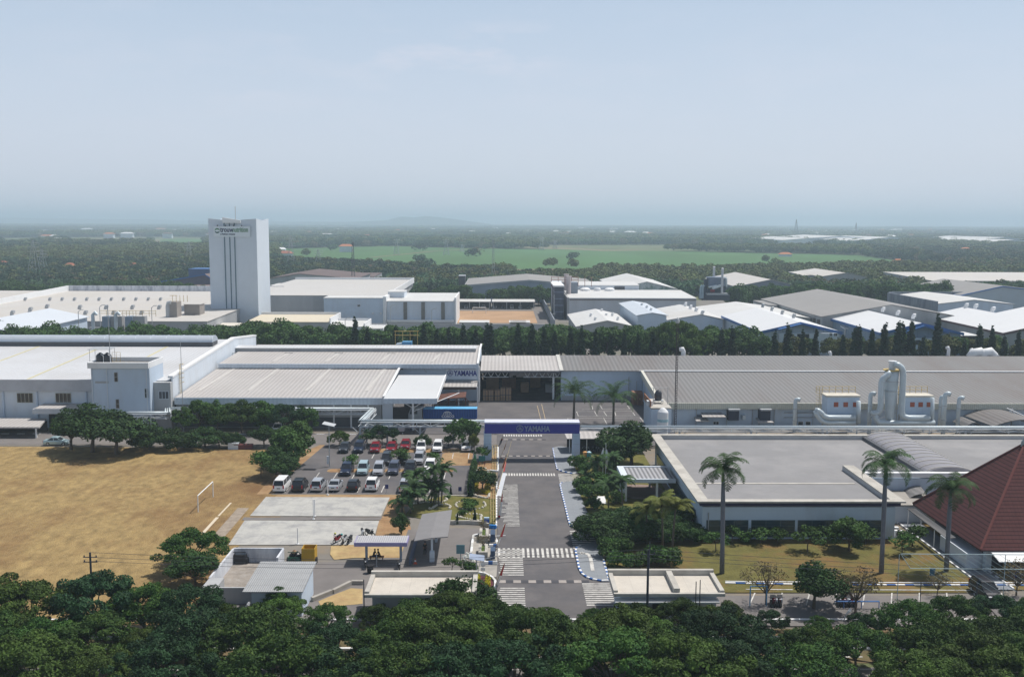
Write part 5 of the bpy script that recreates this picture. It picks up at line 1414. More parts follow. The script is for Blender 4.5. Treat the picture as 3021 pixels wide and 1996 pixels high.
mb = MB(); mb.box(q4[0].x - .6, q4[0].x - .35, q4[0].y, q4[5].y, 0, .9); mb.build('low_wall', mat('dark_wall', (.10, .12, .18), .8), t)
mb = MB()
for (p, q) in (((1230, 1370), (1380, 1310)), ((1390, 1310), (1530, 1240)), ((1535, 1238), (1625, 1238))):
 a, b = P('W1', *p), P('W1', *q)
 d = (b - a); nn = Vector((-d.y, d.x, 0)).normalized() * .2
 mb.slab(a - nn, b - nn, b + nn, a + nn, .5)
one('low_wall', mb, CONC, 'low zigzag white wall around the dry patch near guard house', 'wall')
# ================================================================== MIDDLE DISTANCE (estate behind the first factory)
RECTS = []
def hall(name, label, x0, x1, y0, y1, zl, zi, zr=None, rx=None, wall=WALLW, roof=ROOFC, trim=None, cat='warehouse', over=.6, group=None, tt=.5, wins=None):
 """gabled hall, ridge running away from the camera"""
 zr = zl if zr is None else zr
 rx = (x0 + x1) / 2 if rx is None else rx
 t = thing(name, label, cat, (rx, y0, 0), 0, group); RECTS.append((x0, x1, y0, y1))
 mb = MB(); mb.prism([(x0 + over, 0), (x1 - over, 0), (x1 - over, zr - .1), (rx, zi - .1), (x0 + over, zl - .1)], 'Y', y0 + over, y1 - over); mb.build('wall', wall, t)
 mb = MB(); mb.slab((x0, y0, zl), (rx, y0, zi), (rx, y1, zi), (x0, y1, zl), .18); mb.slab((rx, y0, zi), (x1, y0, zr), (x1, y1, zr), (rx, y1, zi), .18); mb.build('roof', roof, t)
 if trim:
  mb = MB()
  mb.prism([(x0 - .1, zl + .25), (x0 - .1, zl - tt), (rx, zi - tt), (x1 + .1, zr - tt), (x1 + .1, zr + .25), (rx, zi + .25)], 'Y', y0 - .25, y0 - .01)
  mb.slab((x0 - .2, y0, zl - tt), (x0 - .02, y0, zl - tt), (x0 - .02, y1, zl - tt), (x0 - .2, y1, zl - tt), tt + .2)
  mb.build('trim', trim, t)
 return t
def block(name, label, x0, x1, y0, y1, z, zb=None, wall=WALLW, roof=ROOFC, cat='building', par=0.0, group=None, z0=0):
 """flat or gently sloping block: z front, zb back"""
 zb = z if zb is None else zb
 t = thing(name, label, cat, ((x0 + x1) / 2, y0, 0), 0, group); RECTS.append((x0, x1, y0, y1))
 mb = MB(); mb.prism([(y0, z0), (y1, z0), (y1, zb), (y0, z)], 'X', x0, x1); mb.build('wall', wall, t)
 mb = MB(); mb.slab((x0 + .02 - .2, y0 - .3, z + .003), (x1 + .2, y0 - .3, z + .003), (x1 + .2, y1 - .02, zb + .003), (x0 - .18, y1 - .02, zb + .003), .18); mb.build('roof', roof, t)
 if par:
  mb = MB(); mb.box(x0 - .2, x1 + .3, y1, y1 + .5, zb - 1, zb + par); mb.box(x1 + .22, x1 + .6, y0 - .3, y1, min(z, zb) - 1, zb + par); mb.build('parapet', WHITE, t)
 return t
def vents(parent_label, pts, size, cat='roof vent', group=None, m=None, lean=.5):
 """row of gooseneck roof vents standing on a roof"""
 for i, (x, y, z) in enumerate(pts):
  t = thing('roof_vent', parent_label % nth(i + 1), cat, (x, y, z), 0, group)
  mb = MB(); mb.cyl((x, y, z - .2), (x, y, z + size * .45), size * .36, n=8); mb.build('stack', m or GREY, t)
  mb = MB(); mb.tube([(x, y, z + size * .4), (x + .1 * size, y, z + size * .62), (x + lean * size, y - .1, z + size * .6)], size * .36, 8); mb.build('hood', m or GREY, t)
# --- feed mill tower ----------------------------------------------------------
TY = 375.0
ta, tb = PX('Z1', 1846, TY), PX('Z1', 2262, TY)
TBK = TY + 19.5
tz = PY('Z1', 2000, 150, TY).z
TW = mat('tower_white', (.62, .68, .75), .8, .03, .3, lines=[('X', 1.9, .02, .96), ('Y', 1.9, .04, .93)])
t = thing('mill_tower', 'very tall white square mill tower with sign near its top', 'tower', ((ta + tb) / 2, TY, 0))
cx = (ta + tb) / 2
mb = MB(); mb.box(ta, tb, TY, TBK, 0, tz); mb.build('wall', TW, t)
mb = MB()
hr, lo = 0.75, -0.3
for yy in (TY, TBK - .3):
 mb.prism([(ta, tz), (tb, tz), (tb, tz + hr), (cx + 1.6, tz + lo + .4), (cx - 1.6, tz + lo + .4), (ta, tz + hr)], 'Y', yy - .01, yy + .3)
for xx in (ta, tb - .3):
 ym = (TY + TBK) / 2
 mb.prism([(TY + .31, tz + .01), (TBK - .31, tz + .01), (TBK - .31, tz + hr), (ym + 2, tz + .2), (ym - 2, tz + .2), (TY + .31, tz + hr)], 'X', xx, xx + .31)
mb.build('crown_parapet', TW, t)
mb = MB(); mb.prism([(cx - 3.2, tz - .9), (cx + 3.2, tz - .9), (cx + 3.3, tz + .1), (cx - 3.4, tz + 1.2), (cx - 3.5, tz - .2)], 'Y', TY - 1.2, TY - .05); mb.build('hoist_canopy', WHITE, t)
for zx in (1990, 2036, 2078):
 x = PX('Z1', zx, TY) - .3
 mb = MB(); mb.box(x - .15, x + .15, TY - .3, TY - .004, 4, tz - .91); mb.build('downpipe', mat('slate_pipe', (.10, .17, .21), .6), t)
s0, s1 = PY('Z1', 1870, 292, TY - .6), PY('Z1', 2188, 200, TY - .6)
sg = thing('tower_sign', 'white rectangular sign with round logo high on the mill tower', 'sign', (s0.x, TY - .6, s0.z))
mb = MB(); mb.box(s0.x, s1.x, TY - .75, TY - .32, s0.z, s1.z); mb.build('panel', mat('sign_panel', (.68, .74, .78), .6, .02, 1), sg)
wd = s1.x - s0.x; hh = s1.z - s0.z
ly = TY - .78
NAV = mat('sign_ink', (.01, .015, .07), .6); GRN = mat('sign_green', (.06, .20, .07), .6); GR2 = mat('sign_green_dark', (.03, .10, .08), .6)
text_mesh('lettering', 'trouw', hh * .66, NAV, sg, (s0.x + wd * .185, ly, s0.z + hh * .46), ext=.03, bold=.06, sx=.74)
text_mesh('lettering', 'nutrition', hh * .66, GRN, sg, (s0.x + wd * .515, ly, s0.z + hh * .46), ext=.03, bold=.05, sx=.64)
text_mesh('lettering', 'a Nutreco company', hh * .22, NAV, sg, (s0.x + wd * .19, ly, s0.z + hh * .19), ext=.03, bold=.03, sx=.78)
lx, lz, lr = s0.x + wd * .105, s0.z + hh * .57, hh * .24
mb = MB()
def arc(mb, a0, a1, r0, r1, cx_, cz_):
 for k in range(14):
  u, v = a0 + (a1 - a0) * k / 14, a0 + (a1 - a0) * (k + 1) / 14
  e0 = .35 + .65 * math.sin(math.pi * k / 14); e1 = .35 + .65 * math.sin(math.pi * (k + 1) / 14)
  q = [(r1 * math.cos(u), r1 * math.sin(u)), (r1 * math.cos(v), r1 * math.sin(v)), ((r1 - (r1 - r0) * e1) * math.cos(v), (r1 - (r1 - r0) * e1) * math.sin(v)), ((r1 - (r1 - r0) * e0) * math.cos(u), (r1 - (r1 - r0) * e0) * math.sin(u))]
  mb.prism([(cx_ + a, cz_ + b) for a, b in q], 'Y', ly - .03, ly + .02)
arc(mb, .15, math.pi - .15, lr * .45, lr, lx, lz); mb.build('logo_top', GRN, sg)
mb = MB(); arc(mb, math.pi + .15, 2 * math.pi - .15, lr * .45, lr, lx, lz); mb.build('logo_bottom', GR2, sg)
for k in range(4):
 x = s0.x + wd * (.12 + .22 * k); mb = MB(); mb.cyl((x, TY - 1.2, s1.z + .2), (x, TY - .9, s1.z + .3), .22, n=8); mb.bar((x, TY - .9, s1.z + .2), (x, TY - .6, s1.z), .08); mb.build('flood_lamp', BLACK, sg)
x = PX('Z1', 2083, TY + 5)
mb = MB(); mb.tube([(x, TY + 5, tz), (x, TY + 5, PY('Z1', 2080, 25, TY + 5).z)], .13, 5); one('antenna_mast', mb, GREY, 'thin antenna rising from the top of the mill tower', 'mast')
# --- buildings round the tower ---
YQ = 388
LIME = mat('lime_green', (.38, .52, .03), .6, .06, .5)
t = block('blue_block', 'pale blue windowless block with one small dark window right of the tower', -70.8, -47, YQ, 400, 10.6, wall=WALLB, roof=ROOFX)
a, b = PY('Z2', 903, 903, YQ), PY('Z2', 928, 884, YQ); win(t, a.x, b.x, YQ, a.z, b.z, 1, 1)
mb = MB(); mb.box(-47.4, -46.2, YQ - .5, 400.5, 0, 11.3); mb.build('end_wall', WHITE, t)
for zx in (1040, 1108):
 q = PY('Z2', zx, 965, YQ - .4); mb = MB(); mb.lathe([(.3, 0), (.45, .3), (.1, .6)], (q.x, q.y, q.z), 8); mb.build('wall_lamp', WHITE, t)
t = block('panel_warehouse', 'white warehouse with three brown vertical strips beside sports field', -46.1, -19.3, YQ + 1, 420, 9.3, 10.4, wall=WALLW, roof=ROOFX)
for zx in (1322, 1478, 1652):
 x = PX('Z2', zx, YQ + 1); mb = MB(); mb.box(x - .7, x + .7, YQ + .7, YQ + .997, 1.6, 9); mb.build('louvre_strip', mat('strip_brown', (.20, .19, .17), .8), t)
mb = MB(); mb.box(-46.0, -19.5, YQ - 1.2, YQ + .99, 1.3, 2.1); mb.build('dock_canopy', WHITE, t)
mb = MB(); mb.box(-19.2, -18.6, YQ, 420.3, 0, 10.9); mb.build('end_wall', WHITE, t)
a, b = PY('Z2', 1175, 790, 402), PY('Z2', 1315, 755, 402)
t = block('roof_housing', 'small white housing on the roof seam between two warehouses', a.x, b.x, 400.5, 412, 12.2, wall=WALLW, roof=ROOFX, z0=9)
t = block('long_warehouse', 'vast white roofed warehouse behind the pale blue block', -107, -46.5, 400.6, 508, 10.6, 11.0, wall=WALLG, roof=mat('warehouse_roof', (.51, .50, .485), .7, .03, .1, lines=[('X', 2.2, .06, .94)], stain=(.5, .47, .43), stain_amt=.4, stain_scale=.02), par=1.2)
t = block('front_annex', 'cream roofed annex with white step gable right of the tower', -92, -62.5, 352, 374.5, 4.6, 5.2, wall=WALLG, roof=mat('annex_roof', (.62, .56, .44), .7, .06, .1, stain=(.55, .45, .3), stain_amt=.4, stain_scale=.05), par=1.0)
t = block('low_annex', 'lower white roofed annex stepping down beside the cream annex', -61.8, -50, 350, 368, 3.2, 3.6, wall=WALLW, roof=ROOFX, par=.9)
t = block('gate_annex', 'smallest white flat annex at the right end of the steps', -49, -43.6, 352, 364, 2.3, wall=WALLW, roof=ROOFX, par=.4)
t = block('lime_annex', 'long low annex with bright lime green corners below the tower', PX('Z1', 1555, 345), PX('Z2', 228, 345), 345, 352, 3.9, 4.2, wall=WALLG, roof=mat('lime_roof', (.66, .62, .55), .7, .04, .1))
for u, v in ((PX('Z1', 1525, 344), PX('Z1', 1558, 344)), (PX('Z2', 155, 344), PX('Z2', 160, 344))):
 mb = MB(); mb.box(u, v, 344.4, 352.2, 0, 4.5); mb.build('corner_panel', LIME, t)
mb = MB(); q = PX('Z2', 228, 345); mb.box(q + .2, q + .6, 344.5, 352.5, 0, 4.6); mb.box(PX('Z2', 160, 344), q, 344.4, 344.66, 0, 3.8); mb.build('corner_panel', LIME, t)
t = block('left_annex', 'low pale flat building left of the mill tower', PX('Z1', 1260, 340), PX('Z1', 1530, 340), 340, 372, 3.0, 3.6, wall=WALLG, roof=ROOFX)
t = block('step_building', 'white stepped building touching the left side of tower', PX('Z1', 1620, 372), ta - .3, 372, 392, 6.4, 7.2, wall=WALLB, roof=ROOFX)
t = block('grey_tank_house', 'white tank house far behind between tower and long warehouse', PX('Z2', 140, 480), PX('Z2', 300, 480), 480, 500, 9.5, wall=WALLW, roof=ROOFX)
# --- beige sheds far left ---
t = block('beige_factory', 'enormous beige roofed factory with rows of roof vents, far left', -330, -100.5, 333, 452, 6.6, 8.6, wall=WALLG, roof=ROOFC)
mb = MB(); mb.box(-199, -100.6, 452.05, 452.6, 7, 11.2); mb.build('back_parapet', STW, t)
mb = MB(); mb.prism([(380, 7.0), (452, 8.2), (452, 11.2), (380, 9.6)], 'X', -199.6, -199.05); mb.build('side_parapet', WHITE, t)
vp = [P('Z1', 218 + 107.6 * k, 850, 8.0) for k in (0, 2, 3, 4, 5, 6, 7, 8, 9, 10, 11)]
vents('small roof vent, %s from left in the far row on beige factory', [(p.x, p.y, 8.0) for p in vp], 1.5, group='far row of vents on the beige factory')
vp = [P('Z1', x, y, 7.4) for x, y in ((105, 975), (262, 945), (408, 918), (695, 925), (925, 925), (1155, 925), (1390, 925))]
vents('roof vent, %s from left in the middle row on beige factory', [(p.x, p.y, 7.4) for p in vp], 1.8, group='middle row of vents on the beige factory')
vp = [P('Z1', x, 975, 7.0) for x in (745, 990, 1235)]
vents('roof vent, %s from left in the near row on beige factory', [(p.x, p.y, 7.0) for p in vp], 1.8, group='near row of vents on the beige factory')
hall('white_hall', 'bright white gabled hall at the far left edge before beige factory', -166, -139.7, 282, 332, 8.2, 11.0, roof=mat('cool_white_roof', (.58, .62, .67), .5, .02, .1), wall=WALLB)
t = block('dark_pump_house', 'grey service building with four yellow railed stacks', PX('Z1', 760, 330), PX('Z1', 1250, 330), 331, 333, 4.6, wall=WALLG, roof=GREY)
for i, zx in enumerate((925, 1125)):
 a, b = PY('Z1', zx - 30, 1075, 327), PY('Z1', zx + 30, 990, 327)
 t = thing('dust_cabinet', ['left', 'right'][i] + ' blue grey filter cabinet with yellow railing behind trees, left', 'filter cabinet', (a.x, 327, 0))
 mb = MB(); mb.box(a.x, b.x, 327, 330.5, 0, b.z); mb.build('body', mat('cab_blue', (.22, .28, .36), .6), t)
 mb = MB(); mb.box(b.x + .01, b.x + 3.8, 328, 330.5, 0, b.z); mb.build('side_body', WALLG, t)
 mb = MB()
 for k in range(6): mb.bar((a.x - 1 + k * 2.2, 328, b.z), (a.x - 1 + k * 2.2, 328, b.z + 2), .1)
 for dz in (1, 1.9): mb.bar((a.x - 1, 328, b.z + dz), (a.x + 10, 328, b.z + dz), .1)
 mb.build('railing', YELLOW, t)
 mb = MB(); mb.tube([(a.x - 3, 327, 0), (a.x - 3, 327, b.z + .6), (a.x - 2.2, 327, b.z + 1.4), (a.x - 1.6, 327, b.z + .6)], .6, 8); mb.build('duct', DUCT, t)
a, b = PY('Z1', 1480, 940, 345), PY('Z1', 1545, 862, 345)
t = thing('filter_unit', 'brown grey filter unit with yellow rail left of mill tower', 'filter unit', (a.x, 345, 0))
mb = MB(); mb.box(a.x, b.x, 345, 350, 4.5, b.z); mb.build('body', mat('filt', (.30, .27, .25), .7), t)
mb = MB(); mb.tube([(a.x - .5, 345, 4.5), (a.x - .5, 345, b.z - 1.5), (a.x - .2, 345, b.z - .3), (a.x + .8, 345, b.z - .2)], .7, 8); mb.build('duct', GREY, t)
mb = MB();
for k in range(5): mb.bar((a.x + 1 + 1.3 * k, 346, b.z), (a.x + 1 + 1.3 * k, 346, b.z + 2.3), .12)
mb.bar((a.x, 346, b.z + 2.2), (b.x, 346, b.z + 2.2), .12); mb.build('railing', YELLOW, t)
a, b = PY('Z1', 1612, 935, 352), PY('Z1', 1745, 885, 352)
t = block('roof_monitor', 'small beige monitor house on the roof left of mill tower', a.x, b.x, 352, 358, b.z, wall=mat('brownish', (.3, .27, .25), .8), roof=ROOFC)
hall('brown_warehouse', 'brown walled warehouse with blue upper storey left of the tower', PX('Z1', 1410, 520), PX('Z1', 1900, 520), 520, 590, 9, 13, rx=PX('Z1', 1800, 520), wall=mat('brown_blue', (.14, .13, .17), .8), roof=mat('brown_roof', (.15, .11, .10), .8), trim=TRIMB)
t = block('blue_house', 'blue monitor house on top of the brown warehouse', PX('Z1', 1660, 560), PX('Z1', 1860, 560), 560, 575, PY('Z1', 1700, 575, 560).z, wall=mat('blue_wall', (.06, .12, .26), .7), roof=TRIMB)
a = PX('Z1', 1640, 505)
t = block('blue_loading_wall', 'blue grey low block below the brown warehouse', a, a + 34, 500, 519, 7.5, wall=mat('blue_low', (.16, .22, .34), .7), roof=mat('brown_roof2', (.15, .11, .10), .8))
hall('brown_hall', 'dark brown roofed hall behind the mill tower', PX('Z2', 130, 540), PX('Z2', 900, 540), 540, 600, 9.6, 12.3, rx=PX('Z2', 400, 540), wall=WALLG, roof=mat('brown_roof3', (.14, .105, .10), .85, .1, .1))
t = block('brown_low_hall', 'low dark brown roof stretching right of the brown hall', PX('Z2', 700, 600), PX('Z2', 1050, 600), 600, 640, 7.5, 8, wall=WALLG, roof=_m['brown_roof3'])
# --- sports field things ---
for i, (zx0, zx1, lab) in enumerate(((('Z2', 1785), ('Z2', 2070), 'left long car shelter roof behind the sports field'), (('Z2', 2080), ('Z3', 232), 'right long car shelter roof behind the sports field'))):
 u, v = PX(zx0[0], zx0[1], 462), PX(zx1[0], zx1[1], 462)
 t = thing('car_shelter', lab, 'car shelter', ((u + v) / 2, 462, 0), 0, 'car shelters behind the sports field')
 mb = MB(); mb.slab((u, 461, 3.4), (v, 461, 3.4), (v, 470, 3.9), (u, 470, 3.9), .25); mb.build('roof', ROOFX, t)
 mb = MB(); mb.box(u, v, 469.5, 469.9, 0, 3.6); mb.build('back', mat('shelter_dark', (.04, .045, .06), .9), t)  # near-black panel closing the back of the shelter
 for k in range(4):
  x = u + .6 + (v - u - 1.2) * k / 3
  mb = MB(); mb.box(x - .15, x + .15, 461.5, 461.8, 0, 3.38); mb.build('post', GREY, t)
mb = MB(); u, v = PY('Z2', 1912, 945, 440), PY('Z2', 2028, 945, 440)
for x in (u.x, v.x): mb.bar((x, 440, 0), (x, 440, 2.6), .2)
mb.bar((u.x, 440, 2.6), (v.x, 440, 2.6), .2); mb.bar((u.x, 440, 2.6), (u.x, 442, .1), .1); mb.bar((v.x, 440, 2.6), (v.x, 442, .1), .1)
one('football_goal', mb, WHITE, 'white goal on the brown sports field in the distance', 'goal')
mb = MB(); mb.box(-70, -19.4, 371, 371.4, 0, 2.4); mb.box(-19.3, 20, 371, 371.4, 0, 2.2)
one('compound_wall', mb, WALLG, 'long grey compound wall behind the tree row', 'wall')
mb = MB(); mb.box(19.7, 20.1, 378, 505, 0, 3.2)
one('boundary_wall', mb, mat('wall_slate', (.26, .29, .33), .8, .1, .2), 'straight grey boundary wall running away right of the sports field', 'wall')
for i, (fr, x0, x1) in enumerate((('Z2', 1800, 2055), ('Z2', 2245, 2373), ('Z3', 10, 185))):
 u, v = PX(fr, x0, 382), PX(fr, x1, 382)
 block('tent_shed', ['left', 'middle', 'right'][i] + ' small white shed roof at near edge of sports field', u, v, 378, 384, 2.0, 2.3, wall=WALLG, roof=ROOFX, cat='shed', group='small white sheds by the sports field')
# --- white factory M and its stacks ---
t = block('white_factory', 'tall white walled factory block with long flat roof', 27.8, 81.3, 412, 450, 9.0, 9.9, wall=mat('factory_wall_white', (.60, .61, .64), .8, .05, .2, stain=(.4, .4, .42), stain_amt=.35, stain_scale=.15, aniso=(1, 1, .3)), roof=ROOFX)
mb = MB(); mb.box(28, 81.2, 411.5, 411.98, 8.2, 8.6); mb.build('gutter', mat('gutter_rust', (.22, .18, .17), .8, .2, 1), t)
mb = MB(); mb.box(27.0, 27.75, 412, 450, 0, 9.3); mb.build('end_wall', WALLG, t)
t2 = block('rear_factory', 'white rear block rising behind the tall white factory', PX('Z3', 600, 452), PX('Z3', 1135, 452), 450.5, 470, 12.0, 12.6, wall=WALLW, roof=ROOFX)
for zx in (955, 998):
 q = PY('Z3', zx, 745, 450.5); mb = MB(); mb.box(q.x - 1.5, q.x + 1, 450.3, 450.49, q.z - .5, q.z + 1); mb.build('vent_opening', DGREY, t2)
for i, zx in enumerate((672, 778, 885)):
 q = PY('Z3', zx, 752, 446)
 mb = MB(); mb.lathe([(2.3 - (i == 1) * .7, 9.7), (2.3 - (i == 1) * .7, 10.7), (1.2, 11.3)], (q.x, 446, 0), 12)
 one('roof_dome', mb, WHITE, 'round white roof ventilator, %s from left on the white factory' % nth(i + 1), 'roof vent', 'round ventilators on the white factory')
t = thing('boiler_tower', 'dark steel process tower with two chimneys at white factory corner', 'process tower', (25, 418, 0))
a, b = PY('Z3', 402, 1000, 415), PY('Z3', 490, 730, 415)
mb = MB(); mb.box(a.x, b.x - .2, 415, 440, 0, b.z); mb.build('frame_block', mat('dark_block', (.08, .09, .12), .8, .3, .5, lines=[('Z', 2.8, .12, 2.2), ('Y', 4, .08, 2)]), t)
mb = MB(); mb.box(a.x - .5, b.x, 414.5, 441, b.z + .003, b.z + .6); mb.build('top_slab', WHITE, t)
a2, b2 = PY('Z3', 415, 730, 441), PY('Z3', 475, 690, 441)
mb = MB(); mb.box(a2.x - 1.5, b2.x, 441.1, 452, 0, b2.z); mb.build('side_house', WALLW, t)
for zx, yt, Y in ((507, 625, 446), (528, 642, 430)):
 q = PY('Z3', zx, yt, Y); mb = MB(); mb.cyl((q.x, Y, 6), (q.x, Y, q.z), 1.0, n=12); mb.lathe([(1.25, q.z), (1.25, q.z + .4)], (q.x, Y, 0), 12); mb.build('chimney', mat('chimney_pink', (.50, .44, .44), .7), t)
a, b = PY('Z3', 545, 752, 432), PY('Z3', 608, 692, 432)
mb = MB(); mb.box(a.x, b.x, 432, 440, 8, b.z); mb.build('filter_box', mat('filter_grey', (.24, .28, .33), .6, .1, .4), t)
mb = MB()
for k in range(7): mb.bar((a.x - 8 + 3 * k, 442, 12), (a.x - 8 + 3 * k, 442, 16.5), .18)
for z in (14, 15, 16.2): mb.bar((a.x - 8, 442, z), (b.x + 1, 442, z), .15)
mb.build('railing', mat('rail_red', (.30, .16, .13), .8), t)
hall('low_shed', 'low white gabled shed in front of the tall white factory', 25.4, 45.2, 341, 388, 4.3, 6.5, 4.6, rx=36.5, roof=ROOFX, wall=WALLG)
vents('square vent %s on the low white gabled shed roof', [(p.x, p.y, 6.0) for p in (P('Z3', 718, 985, 6), P('Z3', 812, 945, 6), P('Z3', 852, 985, 6), P('Z3', 908, 978, 6), P('Z3', 757, 1018, 6), P('Z3', 955, 1015, 6))], 1.2, m=WHITE, group='vents on the low white shed')
hall('blue_shed', 'tall narrow pale blue shed between two white roofs', 47.0, 58.4, 345, 399, 7.9, 8.9, roof=mat('cool_roof', (.55, .60, .66), .5, .03, .1, lines=[('Y', 6, .03, .9)]), wall=WALLB)
vents('roof vent %s along the ridge of the tall blue shed', [(p.x, p.y, 8.9) for p in (P('Z3', 1165, 893, 8.9), P('Z3', 1208, 915, 8.9), P('Z3', 1245, 938, 8.9))], 1.2, m=WHITE, group='vents on the blue shed')
hall('white_shed', 'wide white gabled shed with four ridge vents', 58.6, 79.3, 349, 392, 5.9, 8.0, 6.2, rx=70.8, roof=ROOFX, wall=WALLB)
vents('ridge vent %s on the wide white gabled shed', [(p.x, p.y, 8.1) for p in (P('Z3', 1545, 897, 8.1), P('Z3', 1590, 922, 8.1), P('Z3', 1640, 944, 8.1), P('Z3', 1695, 968, 8.1))], 1.6, m=WHITE, group='ridge vents on the wide white shed')
hall('cream_shed', 'cream roofed shed behind the blue trimmed warehouse', 79.5, 113, 356, 405, 6.0, 8.2, roof=ROOFX, wall=WALLG)
hall('mural_hall', 'large white gabled hall with green mural gable', 53, 82.5, 463, 541, 9.5, 13.0, rx=67.9, roof=ROOFX, wall=mat('mural', (.52, .56, .56), .8, .05, .3, stain=(.10, .20, .14), stain_amt=.9, stain_scale=.35))
hall('long_grey_hall', 'long grey gabled hall beyond the parked cars, centre', -19.5, 47.5, 500, 562, 8.8, 11.5, rx=13.5, roof=ROOFD, wall=mat('blue_grey_wall', (.28, .34, .42), .8, .1, .2), trim=GREY)
a, b = PY('Z2', 1790, 700, 545), PY('Z2', 1845, 635, 545)
t = block('control_tower', 'small dark grey tower house left of long grey hall', a.x, b.x, 545, 555, b.z, wall=DGREY, roof=GREY)
block('low_annex', 'dark flat extension at the foot of the grey gable', a.x, b.x + 12, 520, 544, 3.6, wall=DGREY, roof=ROOFG)
# --- silo / process plant right of M ---
t = thing('process_plant', 'dark process plant with tank, conveyor and two tall stacks', 'process plant', (96, 440, 0))
Yp = 440
def bp(x0, y0, x1, y1, m, nm, d=6, Y=Yp):
 a, b = PY('V5', x0, y1, Y), PY('V5', x1, y0, Y)
 mb = MB(); mb.box(a.x, b.x, Y, Y + d, a.z, b.z); return mb.build(nm, m, t)
DST = mat('plant_dark', (.05, .065, .085), .7, .3, .4)
bp(400, 1170, 1480, 1380, DST, 'base_house', 8)
q0, q1 = PY('V5', 600, 820, Yp + 4), PY('V5', 1340, 530, Yp + 4)
mb = MB(); mb.lathe([((q1.x - q0.x) / 2, q0.z), ((q1.x - q0.x) / 2, q1.z), ((q1.x - q0.x) / 2 + .3, q1.z + .01), ((q1.x - q0.x) / 2 + .3, q1.z + .5)], ((q0.x + q1.x) / 2, Yp + 5, 0), 24); mb.build('tank', mat('tank_slate', (.15, .19, .25), .6, .15, .5), t)
for x0, x1 in ((480, 620), (1240, 1330)):
 bp(x0, 560, x1, 1180, DST, 'steel_column', 1, Yp + 3)
bp(620, 950, 1180, 1110, DST, 'machinery', 3, Yp + 2)
bp(600, 1110, 1400, 1170, GREY, 'deck', 8, Yp - .1)
for x, yt, yb in ((862, 110, 460), (1172, 170, 1090)):
 a, b = PY('V5', x, yb, Yp - (.9 if yb > 500 else -3)), PY('V5', x, yt, Yp - (.9 if yb > 500 else -3))
 mb = MB(); mb.cyl((a.x, a.y, a.z), (a.x, a.y, b.z), .52, n=12); mb.lathe([(.62, b.z), (.62, b.z + .15), (.1, b.z + .5)], (a.x, a.y, 0), 12); mb.build('stack', mat('stack_steel', (.50, .52, .55), .5), t)
mb = MB(); a, b = PY('V5', 700, 900, Yp - .5), PY('V5', 980, 830, Yp - .5); mb.slab(a, b, b + Vector((0, 3, 0)), a + Vector((0, 3, 0)), .5); a, b = PY('V5', 840, 960, Yp - .8), PY('V5', 1130, 860, Yp - .8); mb.slab(a, b, b + Vector((0, 3, 0)), a + Vector((0, 3, 0)), 1.0); mb.build('conveyor', DUCT, t)
bp(730, 960, 900, 1060, mat('plant_red', (.25, .04, .05), .7), 'red_hopper', .5, Yp + 1.4)
for off in (0, 75):
 pts = [PY('V5', x + off, y, Yp - .7) for x, y in ((350, 1300), (350, 950), (370, 850), (420, 800))]
 mb = MB(); mb.tube(pts, .45, 10); mb.build('duct', mat('duct_blue', (.28, .38, .44), .5), t)
pts = [PY('V5', x, y, Yp + 1) for x, y in ((1210, 520), (1310, 520), (1350, 560), (1350, 860))]
mb = MB(); mb.tube(pts, .38, 8); mb.build('duct', DUCT, t)
# --- blue trimmed warehouses ---
GL = 'blue trimmed white warehouses'
t = hall('blue_trim_warehouse', 'white warehouse with blue trim and office front, behind the cypresses', 79.2, 104.8, 301, 354, 7.0, 10.0, rx=91.8, roof=mat('white_sheet_roof', (.68, .69, .70), .5, .02, .1), wall=mat('pale_panel', (.52, .60, .66), .7, .06, .3, lines=[('X', 3.2, .05, .7), ('Y', 3.2, .05, .75)]), trim=TRIMB, tt=.65)
yo = 299.5
a, b = PX('Z4', 240, yo), PX('Z4', 750, yo)
mb = MB(); mb.box(a, b, yo, 301.4, 0, 6.9); of = mb.build('office_front', WALLW, t)
for zx0, zx1, zy0, zy1 in ((270, 352, 1185, 1140), (385, 495, 1190, 1140), (532, 560, 1190, 1140), (670, 695, 1160, 1135), (710, 738, 1160, 1135), (598, 655, 1240, 1220), (680, 735, 1240, 1220)):
 u, v = PY('Z4', zx0, zy0, yo), PY('Z4', zx1, zy1, yo); win(of, u.x, v.x, yo, max(.3, u.z), v.z, 2, 1)
u, v = PY('Z4', 365, 1235, yo), PY('Z4', 525, 1205, yo)
mb = MB(); mb.box(u.x, v.x, yo - 2, yo - .01, 1.9, 2.5); mb.build('porch', NAVY, t)
mb = MB(); u, v = PY('Z4', 232, 1110, yo - 1), PY('Z4', 620, 1115, yo - 1); w_ = PY('Z4', 430, 1060, yo - 1)
mb.slab(u, w_, w_ + Vector((0, 2.2, 0)), u + Vector((0, 2.2, 0)), .3); mb.slab(w_, v, v + Vector((0, 2.2, 0)), w_ + Vector((0, 2.2, 0)), .3); mb.build('porch_roof', TRIMB, t)
vents('ridge vent %s on the first blue trimmed warehouse roof', [(p.x, p.y, 10.1) for p in (P('Z4', 85, 905, 10.1), P('Z4', 165, 935, 10.1), P('Z4', 255, 965, 10.1), P('Z4', 355, 997, 10.1))], 1.4, group='vents on the first blue trimmed warehouse')
t = hall('blue_trim_warehouse', 'dark blue trimmed white roofed warehouse in the middle of three', 116.2, 142, 300, 357, 6.9, 9.9, rx=129, roof=_m['white_sheet_roof'], wall=mat('shade_blue_panel', (.20, .27, .36), .7, .06, .3, lines=[('X', 3.2, .05, .8), ('Y', 3.2, .05, .75)]), trim=TRIMB, tt=.65)
yo = 298.5
mb = MB(); u, v = PY('Z4', 1310, 1145, yo), PY('Z4', 1715, 1140, yo); w_ = PY('Z4', 1505, 1082, yo)
